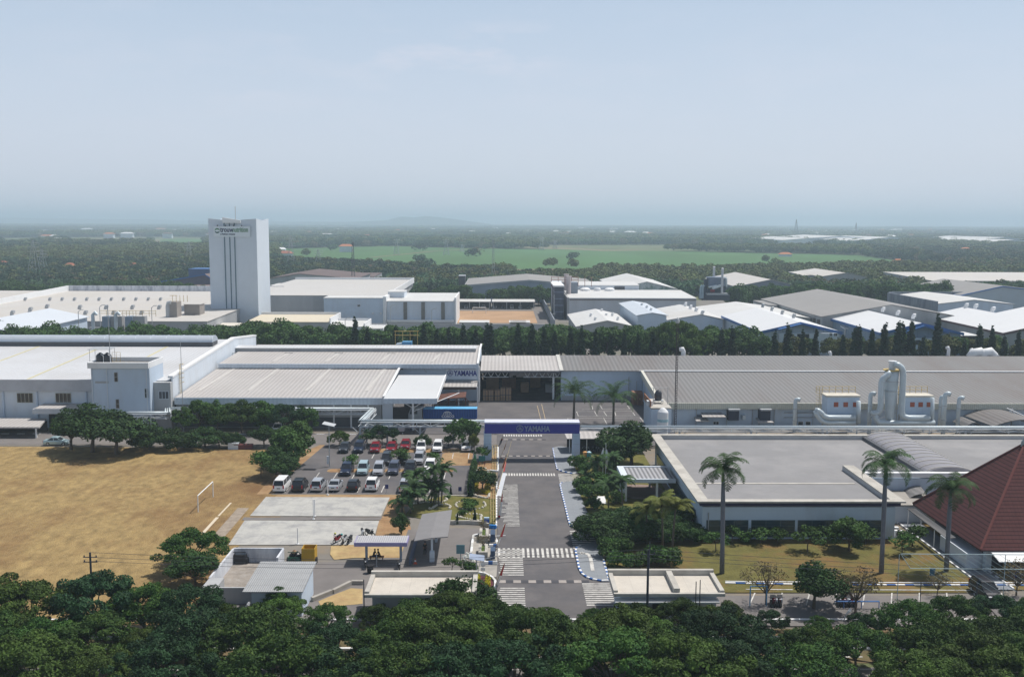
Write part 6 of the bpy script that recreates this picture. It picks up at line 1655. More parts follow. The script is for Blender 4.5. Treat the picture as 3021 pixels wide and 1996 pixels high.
mb.slab(u, w_, w_ + Vector((0, 2.2, 0)), u + Vector((0, 2.2, 0)), .5); mb.slab(w_, v, v + Vector((0, 2.2, 0)), w_ + Vector((0, 2.2, 0)), .5); mb.build('porch_roof', TRIMB, t)
mb = MB(); mb.box(u.x + .5, v.x - .5, 299.2, 300.4, 0, 5.5); of = mb.build('office_front', WALLB, t)
for k in range(3): win(of, u.x + 3 + 5 * k, u.x + 6 + 5 * k, 299.2, 3.4, 5, 2, 1)
vents('ridge vent %s on the middle blue trimmed warehouse roof', [(p.x, p.y, 10.0) for p in (P('Z4', 1020, 915, 10), P('Z4', 1135, 943, 10), P('Z4', 1265, 973, 10), P('Z4', 1402, 1003, 10))], 1.6, m=WHITE, group='vents on the middle blue trimmed warehouse')
hall('brown_trim_warehouse', 'white roofed warehouse with brown trim right of the blue ones', 154.4, 183.4, 300, 358, 6.9, 10.1, rx=168.9, roof=_m['white_sheet_roof'], wall=WALLG, trim=BROWNT, tt=.5)
vents('round ridge vent %s on the brown trimmed warehouse', [(p.x, p.y, 10.2) for p in (P('Z4', 1862, 912, 10.2), P('Z4', 1945, 918, 10.2), P('Z4', 2095, 945, 10.2))], 1.8, m=WHITE, group='vents on the brown trimmed warehouse')
hall('edge_warehouse', 'white roofed warehouse cut by the right picture edge', 185.5, 215, 300, 368, 7.0, 10.2, roof=_m['white_sheet_roof'], wall=WALLG, trim=BROWNT)
u = PX('Z4', 1730, 302); block('loading_canopy', 'bright white loading canopy between blue and brown warehouses', u, u + 9, 301, 312, 6.0, wall=INTER, roof=ROOFX, cat='canopy')
u = PX('Z4', 790, 335);
mb = MB(); mb.slab((u - 1, 330, 5), (u + 8, 327, 5), (u + 8, 331, 5.4), (u - 1, 334, 5.4), .3); mb.bar((u, 332, 0), (u, 332, 5), .3); mb.bar((u + 7, 330, 0), (u + 7, 330, 5), .3); one('door_canopy', mb, WHITE, 'tilted white door canopy left of middle blue trimmed warehouse', 'canopy')
# --- grey sheds, right ---
t = hall('grey_shed', 'huge grey gabled shed behind the blue trimmed warehouses', 112.5, 163, 345, 428, 7.6, 12.0, rx=137.3, roof=ROOFD, wall=WALLG)
mb = MB()
for k in range(16): mb.box(112.7, 113.0, 348 + 4.8 * k, 350.2 + 4.8 * k, 3.6, 6.4)
mb.build('louvre_windows', mat('louv', (.12, .10, .09), .8), t)
u, v = PY('Z4', 330, 797, 405), PX('Z4', 100, 405)
t = block('grey_shed_annex', 'lean-to annex stepping out of the huge grey shed', 108.6, 112.3, 400, 425, 7.2, wall=WALLG, roof=ROOFD)
hall('concrete_hall', 'grimy concrete hall with cream roof and stained parapet', 176.5, 209, 398, 446, 8.0, 9.8, rx=192, roof=ROOFX, wall=WALLB)
mb = MB(); mb.box(175.6, 176.4, 396, 447, 0, 9.4); mb.box(176.5, 230, 447, 447.8, 0, 9.8)
one('stained_wall', mb, mat('grimy', (.22, .25, .29), .9, .2, .3, stain=(.08, .09, .12), stain_amt=.8, stain_scale=.25, aniso=(1, 1, .4)), 'black stained concrete wall beside the cream roofed hall', 'wall')
hall('pale_gable_hall', 'pale blue gabled hall at right edge with small palm in front', 206, 262, 440, 500, 8.6, 12.8, rx=PX('Z4', 2175, 440), roof=ROOFD, wall=mat('blue_grey_pale', (.40, .46, .52), .8, .1, .2, stain=(.3, .33, .34), stain_amt=.4, stain_scale=.2), trim=TRIMB, tt=.3)
block('long_pale_hall', 'long pale flat hall behind the dark trees at right', 248, 420, 566, 640, 8.0, 9.5, wall=WALLG, roof=ROOFC)
hall('beige_shed', 'beige gabled shed with dark ridge slot beyond grey shed', PX('Z3', 1980, 520), PX('Z4', 440, 520), 520, 600, 7.2, 11.0, rx=PX('Z4', 150, 520), roof=ROOFC, wall=mat('dim_wall', (.2, .23, .28), .8))
hall('beige_shed', 'smaller beige shed peeking above trees right of the larger one', PX('Z4', 585, 600), PX('Z4', 990, 600), 600, 660, 8.5, 10.8, rx=PX('Z4', 800, 600), roof=ROOFC, wall=WALLG)
block('far_roof', 'narrow beige roof strip between the two beige sheds', PX('Z4', 420, 620), PX('Z4', 560, 620), 620, 650, 8.2, 9, wall=WALLG, roof=ROOFC)
# ================================================================== VEGETATION
def leafmat(name, col, var=.62, sc=.55, rnd=.12, stain=None):
 m = mat(name, col, .75, var, sc, rnd=rnd, spec=.25, stain=stain, stain_amt=.7, stain_scale=.9)
 t = m.node_tree
 b = t.nodes['Principled BSDF']
 tr = t.nodes.new('ShaderNodeBsdfTranslucent')
 mx = t.nodes.new('ShaderNodeMixShader')
 mx.inputs[0].default_value = .16
 src = b.inputs['Base Color'].links[0].from_socket
 t.links.new(src, tr.inputs['Color'])
 o = t.nodes['Material Output']
 t.links.new(b.outputs[0], mx.inputs[1]); t.links.new(tr.outputs[0], mx.inputs[2]); t.links.new(mx.outputs[0], o.inputs['Surface'])
 return m
LSTREET = leafmat('leaf_street', (.036, .090, .017), rnd=.3, stain=(.085, .125, .022), sc=.9)
LDARK = leafmat('leaf_dark', (.032, .075, .018))
LMID = leafmat('leaf_mid', (.052, .115, .024))
LOLIVE = leafmat('leaf_olive', (.085, .105, .025), rnd=.25)
LCOL = leafmat('leaf_column', (.018, .045, .016))
LPALM = leafmat('leaf_palm', (.045, .095, .03))
LCOCO = leafmat('leaf_coconut', (.125, .145, .03), var=.5)
LDRY = leafmat('leaf_dry', (.15, .12, .06))
LLIME = leafmat('leaf_lime', (.14, .19, .02))
LYEL = leafmat('leaf_yellow', (.40, .36, .01), .2)
FLOW = mat('petal_white', (.75, .77, .72), .7, .05)
LST2 = leafmat('leaf_street_light', (.062, .115, .02), rnd=.25)
LST3 = leafmat('leaf_street_blue', (.022, .062, .022), rnd=.25)
def leaf_mesh(name, cl, n, size, seed, flat=.35, shell=.62, asp=.55):
 """crown of small leaf faces spread through the volume of the given clusters (cx,cy,cz,rx,ry,rz)"""
 g = np.random.default_rng(seed)
 cl = np.array(cl, float)
 wgt = (cl[:, 3] * cl[:, 4] * cl[:, 5]) ** .667
 k = g.choice(len(cl), n, p=wgt / wgt.sum())
 d = g.normal(size=(n, 3)); d /= np.linalg.norm(d, axis=1, keepdims=True)
 r = shell + (1.06 - shell) * g.random(n) ** .6
 tuft = np.array([g.normal(size=(9, 3)) for _ in range(len(cl))]); tuft /= np.linalg.norm(tuft, axis=2, keepdims=True)
 td = tuft[k, g.integers(0, 9, n)]
 d = d * .62 + td * .8; d /= np.linalg.norm(d, axis=1, keepdims=True)
 c = cl[k, :3] + d * cl[k, 3:6] * r[:, None]
 nrm = d + g.normal(size=(n, 3)) * .75 + np.array([0, 0, flat]); nrm /= np.linalg.norm(nrm, axis=1, keepdims=True)
 a = np.cross(nrm, g.normal(size=(n, 3))); a /= np.linalg.norm(a, axis=1, keepdims=True)
 b = np.cross(nrm, a)
 s = size * (.6 + .8 * g.random(n))[:, None]
 v = np.stack([c - a * s, c - b * s * asp, c + a * s, c + b * s * asp], 1).reshape(-1, 3)
 return quads(name, v)
def quads(name, v):
 me = bpy.data.meshes.new(name)
 m = len(v)
 me.vertices.add(m); me.vertices.foreach_set('co', v.astype(np.float32).ravel())
 me.loops.add(m); me.loops.foreach_set('vertex_index', np.arange(m, dtype=np.int32))
 me.polygons.add(m // 4); me.polygons.foreach_set('loop_start', np.arange(0, m, 4, dtype=np.int32))
 me.update(calc_edges=True)
 return me
def tree_proto(name, lab, cat, cl, n, size, lm, th, tr, seed, limbs=6, lean=0, **kw):
 g = random.Random(seed)
 t = thing(name, lab, cat)
 mb = MB()
 mb.tube([(0, 0, -.2), (lean * .3, 0, th * .5), (lean, .1, th)], [tr, tr * .8, tr * .6], 8)
 tips = sorted(cl, key=lambda c: -c[3])[:limbs] if limbs else []
 for c in tips:
  mid = Vector((lean + (c[0] - lean) * .5 + g.uniform(-.2, .2), c[1] * .5, th + (c[2] - th) * .45))
  mb.tube([(lean, .1, th - .15), mid, (c[0], c[1], c[2])], [tr * .5, tr * .33, tr * .12], 6)
 mb.build('trunk', BARK, t)
 me = leaf_mesh('crown', cl, n, size, seed, **kw); me.materials.append(lm)
 link('crown', me, t)
 return t
def blobs(g, n, R_, z0, z1, r0, r1, fl=.75):
 out = []
 R_ *= 1.0
 for i in range(n):
  a = g.uniform(0, 6.28); u = math.sqrt(g.random())
  zz = z1 - (z1 - z0) * (.15 * g.random() + .85 * u * g.uniform(.35, 1.0))
  r = g.uniform(r0, r1)
  out.append((R_ * u * math.cos(a), R_ * u * math.sin(a), zz, r, r, r * fl))
 return out
NOWHERE = []
def protos(kind, k):
 o = []
 for i in range(k):
  g = random.Random(hash(kind) % 1000 if False else sum(map(ord, kind)) + 17 * i)
  if kind == 'street': t = tree_proto('street_tree', 'x', 'tree', blobs(g, 52, 5.2, 1.7, 6.9, .65, 1.35, .62), 19000, .145, (LSTREET, LST2, LSTREET, LST3)[i], 2.2, .24, i + 3, 9)
  if kind == 'dark': t = tree_proto('leafy_tree', 'x', 'tree', blobs(g, 26, 3.1, 1.2, 6.2, .8, 1.6, .8), 8500, .19, LDARK, 2.0, .25, i + 31, 7)
  if kind == 'mid': t = tree_proto('leafy_tree', 'x', 'tree', blobs(g, 24, 3.9, 2.6, 9.9, 1.1, 2.1, .8), 4600, .34, LMID, 3.0, .3, i + 61, 5)
  if kind == 'olive': t = tree_proto('olive_tree', 'x', 'tree', blobs(g, 16, 3.1, 1.8, 7.4, 1.0, 1.9, .85), 2600, .32, LOLIVE, 3, .25, i + 71, 4)
  if kind == 'bush': t = tree_proto('bush', 'x', 'shrub', blobs(g, 7, .8, .6, 1.5, .5, .8, .85), 1100, .14, LMID, .5, .08, i + 81, 3)
  if kind == 'sparse': t = tree_proto('sapling', 'x', 'tree', blobs(g, 9, 1.1, 1.5, 3.0, .45, .8, .7), 620, .16, LMID, 1.5, .07, i + 91, 6)
  if kind == 'bare': t = tree_proto('bare_tree', 'x', 'tree', blobs(g, 18, 2.2, 2.2, 5.2, .6, 1.0, .7), 900, .11, LDRY, 1.6, .12, i + 95, 18)
  if kind == 'column':
   cl = []
   h = 12.0
   for j in range(16):
    u = j / 15.0
    r = (1.15 if i else .95) * (1 - u) ** .6 * (.7 + .3 * math.sin(3.1 * min(1, u * 2.2 + .35))) + .16
    cl.append((g.uniform(-.12, .12), g.uniform(-.12, .12), 1.0 + u * (h - 1.4), r, r, .75))
   t = tree_proto('column_tree', 'x', 'column tree', cl, 2000, .30, LCOL, 3, .15, i + 101, 0, flat=-.4, shell=.5)
  t.location = (0, -400, -60)
  o.append(t)
 return o
PR = {k: protos(k, n) for k, n in (('street', 4), ('dark', 3), ('mid', 4), ('olive', 3), ('bush', 2), ('sparse', 3), ('bare', 2), ('column', 3))}
USED = set()
def put(kind, loc, s, label, group=None, rz=None, i=None):
 ps = PR[kind]
 i = rng.randrange(len(ps)) if i is None else i
 p = ps[i]
 rz = rng.uniform(0, 6.28) if rz is None else rz
 s = s if isinstance(s, (tuple, list)) else (s, s, s)
 o = dup(p, loc, rz, label, group, s)
 return o
# --- front street trees: three staggered rows --------------------------------------
k = 0
TOPS = [(-60, 1322), (60, 1338), (210, 1322), (330, 1350), (430, 1352), (520, 1398), (650, 1382), (760, 1396), (870, 1398), (960, 1385), (1060, 1365), (1160, 1392), (1265, 1402), (1380, 1408), (1480, 1394), (1580, 1384), (1680, 1392), (1790, 1412), (1900, 1425), (2010, 1420), (2110, 1385), (2220, 1378), (2330, 1376), (2430, 1376)]
for k, (dx, dy) in enumerate(TOPS):
 Y = 91.5 + rng.uniform(-1.6, 1.6)
 p = PY('D', dx, dy, Y)
 h = p.z
 put('street', (p.x, Y, 0), (h / 7.6 * rng.uniform(.95, 1.12), h / 7.6 * 1.0, h / 7.6 * 1.03), 'leafy street tree, %s from the left in the back row along the street' % nth(k + 1), 'back row of street trees')
for k in range(24):
 dx = -110 + 110 * k + rng.uniform(-26, 26)
 Y = 84.5 + rng.uniform(-1.2, 1.2)
 p = PY('D', dx, 1426 + rng.uniform(-30, 30), Y); h = p.z
 put('street', (p.x, Y, 0), (h / 7.6 * 1.05, h / 7.6, h / 7.6), 'leafy street tree, %s from the left in the middle row, darker crown' % nth(k + 1), 'middle row of street trees')
for k in range(19):
 dx = -60 + 137 * k + rng.uniform(-30, 30)
 if k in (4, 15): continue
 Y = 78 + rng.uniform(-1, 1)
 p = PY('D', dx, 1486 + rng.uniform(-34, 34), Y); h = p.z
 put('street', (p.x, Y, 0), (h / 7.6 * 1.1, h / 7.6, h / 7.6), 'leafy street tree, %s from the left along the bottom picture edge' % nth(k + 1), 'front row of street trees')
# --- trees of the front plot -----------------------------------------------------------
def at(kind, fr, x, y, top, label, group=None, wide=1.0, H={'street': 7.6, 'dark': 6.3, 'mid': 10.5, 'olive': 8.4, 'bush': 2.0, 'sparse': 3.1, 'bare': 5.9, 'column': 12.3}):
 g = P(fr, x, y); t = PY(fr, x, top, g.y)
 s = t.z / H[kind]
 return put(kind, (g.x, g.y, 0), (s * wide, s * wide, s), label, group)
at('street', 'W1', 300, 1120, 790, 'spreading feathery tree at left of the refuse yard', wide=1.1)
at('dark', 'W1', 330, 1255, 1020, 'round dark tree below the feathery tree, left of refuse yard', wide=1.35)
at('dark', 'D', 165, 1042, 955, 'leftmost dark tree in front of the white hall', wide=1.15)
at('dark', 'D', 215, 1048, 945, 'broad dark tree covering the foot of the stair tower, left half', wide=1.4)
at('dark', 'D', 270, 1052, 960, 'broad dark tree covering the foot of the stair tower, right half', wide=1.4)
at('dark', 'D', 345, 1042, 985, 'low dark tree right below the stair tower corner', wide=1.3)
for i, (x, yb, yt, wd) in enumerate(((412, 1040, 988, 1.5), (475, 1038, 988, 1.5), (508, 1037, 995, 1.3), (548, 1036, 1000, 1.1), (612, 1036, 990, 1.3))):
 at('dark', 'D', x, yb, yt, 'round clipped roadside tree, %s from left beyond the dry field' % nth(i + 1), 'roadside trees beyond the dry field', wd * .95)
for i, (x, yt) in enumerate(((462, 922), (505, 918), (560, 922), (612, 922), (665, 928), (712, 940))):
 at(('street', 'mid')[i % 2], 'D', x, 1003, yt, 'spreading green tree, %s from left before the low beige hall' % nth(i + 1), 'trees in front of the low beige hall', .95)
for i, (x, yb, yt, wd, kd) in enumerate(((690, 1070, 975, 1.15, 'mid'), (668, 1082, 985, 1.1, 'mid'), (640, 1100, 1040, 1.4, 'dark'), (605, 1108, 1045, 1.1, 'sparse'), (655, 1112, 1060, 1.2, 'dark'))):
 at(kd, 'D', x, yb, yt, ['tall', 'second tall', 'low round', 'thin loose', 'lowest dark'][i] + ' tree of the clump left of the car park', 'clump left of the car park', wd)
at('street', 'Z6', 745, 1085, 935, 'small round tree at the left of the first car row', wide=.9)
at('street', 'Z6', 1120, 1080, 880, 'wispy tree behind the red cars', wide=1.0)
at('sparse', 'Z6', 990, 1085, 960, 'thin young tree beside the wispy tree behind cars', wide=1.2)
at('dark', 'Z6', 1475, 1110, 975, 'small bright round tree behind the white cars', wide=.9)
at('mid', 'Z6', 1820, 1095, 800, 'big dark dense tree standing behind the last white car', wide=1.1)
at('sparse', 'Z6', 1700, 1095, 985, 'narrow young tree left of the big dark dense tree', wide=1.0)
at('olive', 'Z6', 1925, 1130, 960, 'thin brownish tree between big dark tree and gate pillar', wide=.7)
at('sparse', 'Z6', 2000, 1225, 1080, 'yellow green round tree beside left gate pillar', wide=1.3)
at('sparse', 'Z6', 860, 1290, 1160, 'flowering small tree between first and second car rows, left', wide=1.4)
at('sparse', 'Z6', 1290, 1240, 1110, 'sparse tree leaning over the middle car row', wide=1.7)
at('sparse', 'Z6', 1560, 1260, 1140, 'sparse tree above the half hidden silver car', wide=1.7)
at('dark', 'W2', 470, 1310, 1110, 'clipped round yellow green shrub tree by the slanting canopy', wide=.8)
for i, (x, yb, yt) in enumerate(((975, 905, 818), (1180, 920, 760), (1042, 1205, 1080), (1222, 1195, 1050))):
 at('column', 'W2', x, yb, yt, ['cone shaped topiary beside the parking sign', 'dark cone topiary at the yellow hedge corner', 'small pointed topiary in front of curved stone edging', 'dark conical conifer in the stone edged bed'][i], wide=[2.3, 2.2, 1.6, 1.8][i])
at('bush', 'W2', 1150, 1045, 930, 'wide low bush inside the oval stone ring', wide=1.5)
at('bush', 'W2', 1100, 1120, 1050, 'palm like tuft in the small stone edged bed', wide=1.0)
at('bush', 'W2', 940, 945, 900, 'low clipped bush left of the cone topiary', wide=1.1)
at('dark', 'W2', 1300, 860, 640, 'dense frangipani with many white blossoms beside the road', wide=1.05)
def hedge(label, fr, pts, h, wd, m, n, size, seed, name='hedge'):
 q = [P(fr, *p) for p in pts]
 cl = []
 for u, v in zip(q[:-1], q[1:]):
  k_ = max(1, int((v - u).length / (wd * .9)))
  for i in range(k_ + 1):
   c = u.lerp(v, i / k_)
   cl.append((c.x, c.y, h * .5, wd * .6, wd * .6, h * .55))
 me = leaf_mesh(name, cl, n, size, seed, shell=.8); me.materials.append(m)
 return tag(link(name, me), label, 'hedge')
hedge('tall narrow dark green hedge along the car park exit', 'W2', [(1215, 650), (1195, 760), (1180, 900)], 1.9, .9, LDARK, 3200, .13, 5)
hedge('bright yellow low hedge bending around the flower bed', 'W2', [(1230, 770), (1225, 880), (1340, 900), (1370, 790)], .7, .8, LYEL, 2600, .12, 6)
hedge('yellow flower tuft row beside dark red bed', 'W3', [(425, 1010), (420, 1100)], .6, .6, LYEL, 500, .1, 7)
hedge('yellow flower tuft right of the dark red bed', 'W3', [(545, 1010), (540, 1110)], .5, .5, LYEL, 400, .1, 8)
def blossoms(label, fr, pts, z0, z1, n, seed):
 g = np.random.default_rng(seed)
 q = [P(fr, *p) for p in pts]
 xs = [a.x for a in q]; ys = [a.y for a in q]
 cl = [(g.uniform(min(xs), max(xs)), g.uniform(min(ys), max(ys)), g.uniform(z0, z1), .22, .22, .16) for _ in range(n)]
 me = leaf_mesh('blossoms', cl, n * 14, .10, seed, flat=1.0); me.materials.append(FLOW)
 o = link('blossoms', me); return tag(o, label, 'flowers')
blossoms('white blossoms over the frangipani beside the road', 'W2', [(1240, 760), (1370, 860)], 1.9, 2.7, 26, 3)
blossoms('white blossoms on the bush behind left guard house', 'W3', [(270, 900), (380, 960)], 1.3, 2.0, 20, 4)
at('sparse', 'W3', 130, 945, 760, 'loose green bush behind the left guard house roof', wide=1.3)
at('bush', 'W3', 310, 950, 790, 'white flowering bush beside the solar panel post', wide=1.1)
at('dark', 'D', 1075, 1440, 1330, 'dark large leafed tree in front of left guard house', wide=1.2)
at('street', 'D', 650, 1430, 1355, 'slim tree rising in front of the white store shed', wide=.8)
at('dark', 'W4', 510, 385, 20, 'large dark dense tree behind the striped canopy', wide=1.35)
for i, (x, yb, yt, wd) in enumerate(((230, 1090, 830, 1.3), (390, 1100, 830, 1.3), (520, 1095, 850, 1.1), (700, 1090, 900, 1.2), (860, 1085, 890, 1.2), (1010, 1080, 890, 1.1), (300, 1010, 800, 1.3), (460, 1005, 790, 1.3), (640, 1000, 840, 1.2), (800, 1000, 830, 1.2), (950, 1010, 850, 1.2), (1080, 960, 780, 1.1), (980, 900, 700, 1.1), (140, 800, 700, .9), (600, 900, 760, 1.2))):
 at('dark', 'W4', x, yb, yt, 'low dense dark tree, %s from left in the thicket right of road' % nth(i + 1), 'dark thicket right of the road', wd * 1.35)
at('bush', 'W4', 1170, 1090, 980, 'round bush at the corner of the white building', wide=1.0)
for i, (x, yb, yt, wd, kd) in enumerate(((1290, 1190, 985, .9, 'sparse'), (1440, 1105, 940, 1, 'sparse'), (1590, 1105, 1020, 1, 'bush'), (1700, 1110, 960, 1.2, 'sparse'), (1860, 1110, 960, .9, 'sparse'))):
 at(kd, 'W4', x, yb, yt, ['thin sapling', 'dark slender shrub', 'low bush', 'broad loose shrub', 'yellow green shrub'][i] + ' before the dark windows near tall palm', 'shrubs along the window front', wd * 1.4)
for i, (x, yb, yt, wd, kd) in enumerate(((185, 920, 800, 1, 'sparse'), (420, 990, 790, .9, 'sparse'), (545, 925, 790, 1.2, 'sparse'), (740, 985, 715, .9, 'mid'), (870, 930, 790, 1.3, 'sparse'), (1150, 1010, 830, .9, 'sparse'), (1230, 950, 775, 1.0, 'sparse'))):
 at(kd, 'W5', x, yb, yt, ['round lime shrub', 'slim sapling', 'dark round shrub', 'largest bushy tree', 'loose shrub', 'thin small tree', 'leaning small tree'][i] + ' on the lawn front of long windows, right part', 'shrubs along the window front', wd * 1.4)
at('dark', 'W5', 470, 1430, 1090, 'round dense green tree beside the inner street', wide=1.15)
for i, (x, yb, yt) in enumerate(((100, 1400, 1020), (790, 1470, 1040), (1420, 1330, 1120), (2030, 1330, 1000), (1700, 980, 900))):
 at('bare', 'W5', x, yb, yt, ['leafless brownish tree left of the round dense tree', 'leafless brownish tree right of the round dense tree', 'small bare tree near the blue signboard', 'leafless tree at the right edge before the pavilion', 'small twiggy tree beside the walk'][i], wide=1.1)
for i, (fr, x, y) in enumerate((('W4', 110, 700), ('W4', 70, 640), ('W4', 150, 800), ('W4', 200, 690), ('W4', 370, 740), ('W4', 300, 440), ('V3', 120, 870), ('V3', 300, 960), ('V3', 180, 1480), ('V3', 600, 1400), ('W4', 500, 1345), ('W4', 380, 1310), ('W4', 600, 1330), ('W4', 760, 1310), ('W4', 860, 1330), ('W4', 440, 1250), ('W4', 270, 1230))):
 p = P(fr, x, y)
 put('bush', (p.x, p.y, 0), rng.uniform(.9, 1.5), 'small garden bush, %s from left right of the entrance road' % nth(i + 1), 'garden bushes right of the road')
def palm(label, fr, x, y, top, kind='royal', cat='palm', group=None):
 b = P(fr, x, y); tp = PY(fr, x, top, b.y)
 g = random.Random(int(x * 7 + y))
 H = tp.z
 fl = {'royal': 3.8, 'coco': 2.7, 'date': 6.0, 'clump': 2.5}[kind]
 rise = {'royal': 2.3, 'coco': 2.2, 'date': 2.4, 'clump': 1.3}[kind]
 zc = max(.5, H - rise)
 r = {'royal': .25, 'coco': .13, 'date': .24, 'clump': .10}[kind]
 t = thing('palm_tree', label, cat, (b.x, b.y, 0), 0, group)
 mb = MB()
 ln = g.uniform(-.3, .5)
 mb.tube([(b.x, b.y, 0), (b.x + ln * .2, b.y, zc * .3), (b.x + ln * .6, b.y, zc * .7), (b.x + ln, b.y, zc)], [r * 1.15, r, r * 1.05 if kind == 'royal' else r * .9, r * .6], 10)
 mb.build('trunk', mat('palm_trunk_grey', (.15, .155, .18), .9, .1, 2) if kind == 'royal' else mat('palm_trunk_brown', (.12, .10, .08), .95, .2, 3), t, smooth=True)
 if kind == 'royal':
  mb = MB(); mb.tube([(b.x + ln, b.y, zc - 1.3), (b.x + ln, b.y, zc - .6), (b.x + ln, b.y, zc + .3)], [r * .75, r * .7, r * .25], 10); mb.build('crownshaft', mat('shaft_green', (.16, .22, .07), .6), t, smooth=True)
 V = []
 nf = {'royal': 19, 'coco': 14, 'date': 26, 'clump': 17}[kind]
 for f in range(nf):
  az = f * 2.399 + g.uniform(-.2, .2)
  el = math.radians(g.uniform(30, 84) if f % 3 else g.uniform(0, 40))
  L_ = fl * g.uniform(.85, 1.08)
  pos = Vector((ln, 0, zc))
  dirh = Vector((math.cos(az), math.sin(az), 0))
  S_ = 13
  pts = [pos.copy()]
  e = el
  for s_ in range(S_):
   pos = pos + (dirh * math.cos(e) + Vector((0, 0, math.sin(e)))) * (L_ / S_)
   e -= math.radians({'royal': 11.0, 'coco': 8.5, 'date': 9.0, 'clump': 9}[kind]) * (.5 + s_ / S_)
   pts.append(pos.copy())
  side = Vector((-dirh.y, dirh.x, 0))
  for s_ in range(1, S_ + 1):
   c = pts[s_]; tdir = (pts[s_] - pts[s_ - 1]).normalized()
   u = s_ / S_
   w_ = (.95 if kind != 'clump' else .6) * math.sin(math.pi * (.15 + .8 * u)) ** .7
   V += [c - side * .03, c + side * .03, c + side * .02 - tdir * .25, c - side * .02 - tdir * .25]
   for sd in (-1, 1):
    for q in (0, .5):
     cc = c - tdir * q * L_ / S_
     dv = side * sd * w_ * .85 + tdir * .28 * w_ + Vector((0, 0, -.38 * w_ * g.uniform(.6, 1.5)))
     V += [cc, cc + tdir * .09, cc + dv, cc + dv * .55 - tdir * .06]
 me = quads('fronds', np.array([[v.x, v.y, v.z] for v in V])); me.materials.append(LCOCO if kind == 'coco' else LPALM)
 link('fronds', me, t)
 return t
palm('tall royal palm in front of the left end of the white building', 'W4', 1348, 1390, 245)
palm('tallest royal palm with a yellow spear, near right end of white building', 'W5', 990, 1155, 160)
palm('royal palm in front of the tiled pavilion roof', 'W5', 1490, 1140, 350)
palm('left feathery palm in the yard behind the gate', 'Z7', 570, 890, 515, 'date')
palm('right feathery palm in the yard behind the gate', 'Z7', 918, 900, 550, 'date')
palm('yellowish coconut palm, left of the pair by the dark thicket', 'W4', 645, 1110, 655, 'coco')
palm('yellowish coconut palm beside the white building corner', 'W4', 885, 1230, 610, 'coco')
palm('slim coconut palm between the two yellowish palms', 'W4', 800, 1150, 560, 'coco')
for i, (fr, x, y, tp) in enumerate((('W4', 80, 560, 430), ('W4', 200, 550, 275), ('W4', 330, 480, 250), ('W4', 300, 810, 490), ('W4', 430, 800, 450), ('W4', 360, 600, 440))):
 palm('small garden palm, %s from left near the flag poles' % nth(i + 1), fr, x, y, tp, 'clump', 'palm', 'garden palms near the flag poles')
for i, (x, y, tp) in enumerate(((475, 1090, 880), (560, 1100, 830), (580, 1060, 740), (640, 1000, 610), (800, 1010, 560), (770, 990, 740), (850, 1020, 760), (700, 980, 700), (880, 990, 560))):
 palm('dark clump palm, %s from left at the garden end of the car park' % nth(i + 1), 'W2', x, y, tp, 'clump' if i != 1 else 'clump', 'palm', 'clump palms at the garden')
q = P('Z4', 2110, 830, 0); palm('small palm before the pale blue gable at right', 'Z4', 2110, 960, 765, 'royal')
# --- tree belt behind the first factory --------------------------------------------------
k = 0
for row, (Y0, dy, sp) in enumerate(((276, 0, 7.2), (284, -6, 7.6), (293, -10, 8.4))):
 x = -165.0 + row * 3
 while x < 74:
  p = PY('F', 1483 + x * 2900 / Y0, 961 + dy + rng.uniform(-9, 9) - (8 if -85 < x < -60 else 0), Y0)
  k += 1
  put('mid' if rng.random() > .1 else 'olive', (x, Y0 + rng.uniform(-2, 2), 0), (p.z / 11 * 1.1, p.z / 11 * 1.1, p.z / 11 * 1.02), 'leafy tree, %s of the %s row in the belt behind the factory roofs' % (nth(k if row == 0 else k), ('near', 'middle', 'far')[row]), 'tree belt behind the factory roofs')
  x += sp * rng.uniform(.85, 1.15)
 k = 0
for i in range(22):
 x = 75 + 4.7 * i + rng.uniform(-1.5, 1.5)
 p = PY('F', 1483 + x * 2900 / 282, 988 + rng.uniform(-14, 10), 282)
 put('olive' if i % 3 else 'mid', (x, 282 + rng.uniform(-4, 4), 0), p.z / 8.6 if i % 3 else p.z / 11, 'loose tree, %s from left in front of the blue trimmed warehouses' % nth(i + 1), 'loose trees before the blue trimmed warehouses')
CY = [('Z2', x, y) for x, y in ((880, 1020), (990, 1092), (1240, 1080), (1372, 1110), (1485, 1062), (1600, 1112), (1705, 1105), (1830, 1072), (1940, 1105), (2035, 1058), (2072, 1065), (2305, 1078))] + \
     [('Z3', x, y) for x, y in ((85, 1080), (205, 1062), (315, 1092), (410, 1130), (545, 1098), (640, 1092), (765, 1120), (905, 1150), (1015, 1140), (1135, 1148), (1265, 1118), (1365, 1145), (1490, 1120), (1615, 1150), (1720, 1152), (1868, 1110), (1962, 1090))] + \
     [('Z4', x, y) for x, y in ((195, 1130), (310, 1065), (440, 1125), (555, 1115), (795, 1160), (900, 1090), (935, 1080), (1050, 1110), (1160, 1060), (1280, 1045), (1312, 1055), (1395, 1043), (1495, 1175), (1625, 1000), (1600, 1180), (1855, 1205), (1990, 1075), (2100, 1095), (2205, 1170), (2330, 1130))]
for i, (fr, x, y) in enumerate(CY):
 Y = 268 + rng.uniform(-1, 1)
 p = PY(fr, x, y, Y)
 s = p.z / 12.3
 put('column', (p.x, Y, 0), (max(.85, s) * 1.6, max(.85, s) * 1.6, s * 1.06), 'dark column tree, %s from left in the line behind the factory ridge' % nth(i + 1), 'column trees behind the factory ridge')
p = PY('Z3', 1500, 970, 272); put('street', (p.x, 272, 0), (p.z / 7.6 * .8, p.z / 7.6 * .8, p.z / 7.6), 'flat topped spreading tree rising above the column trees')
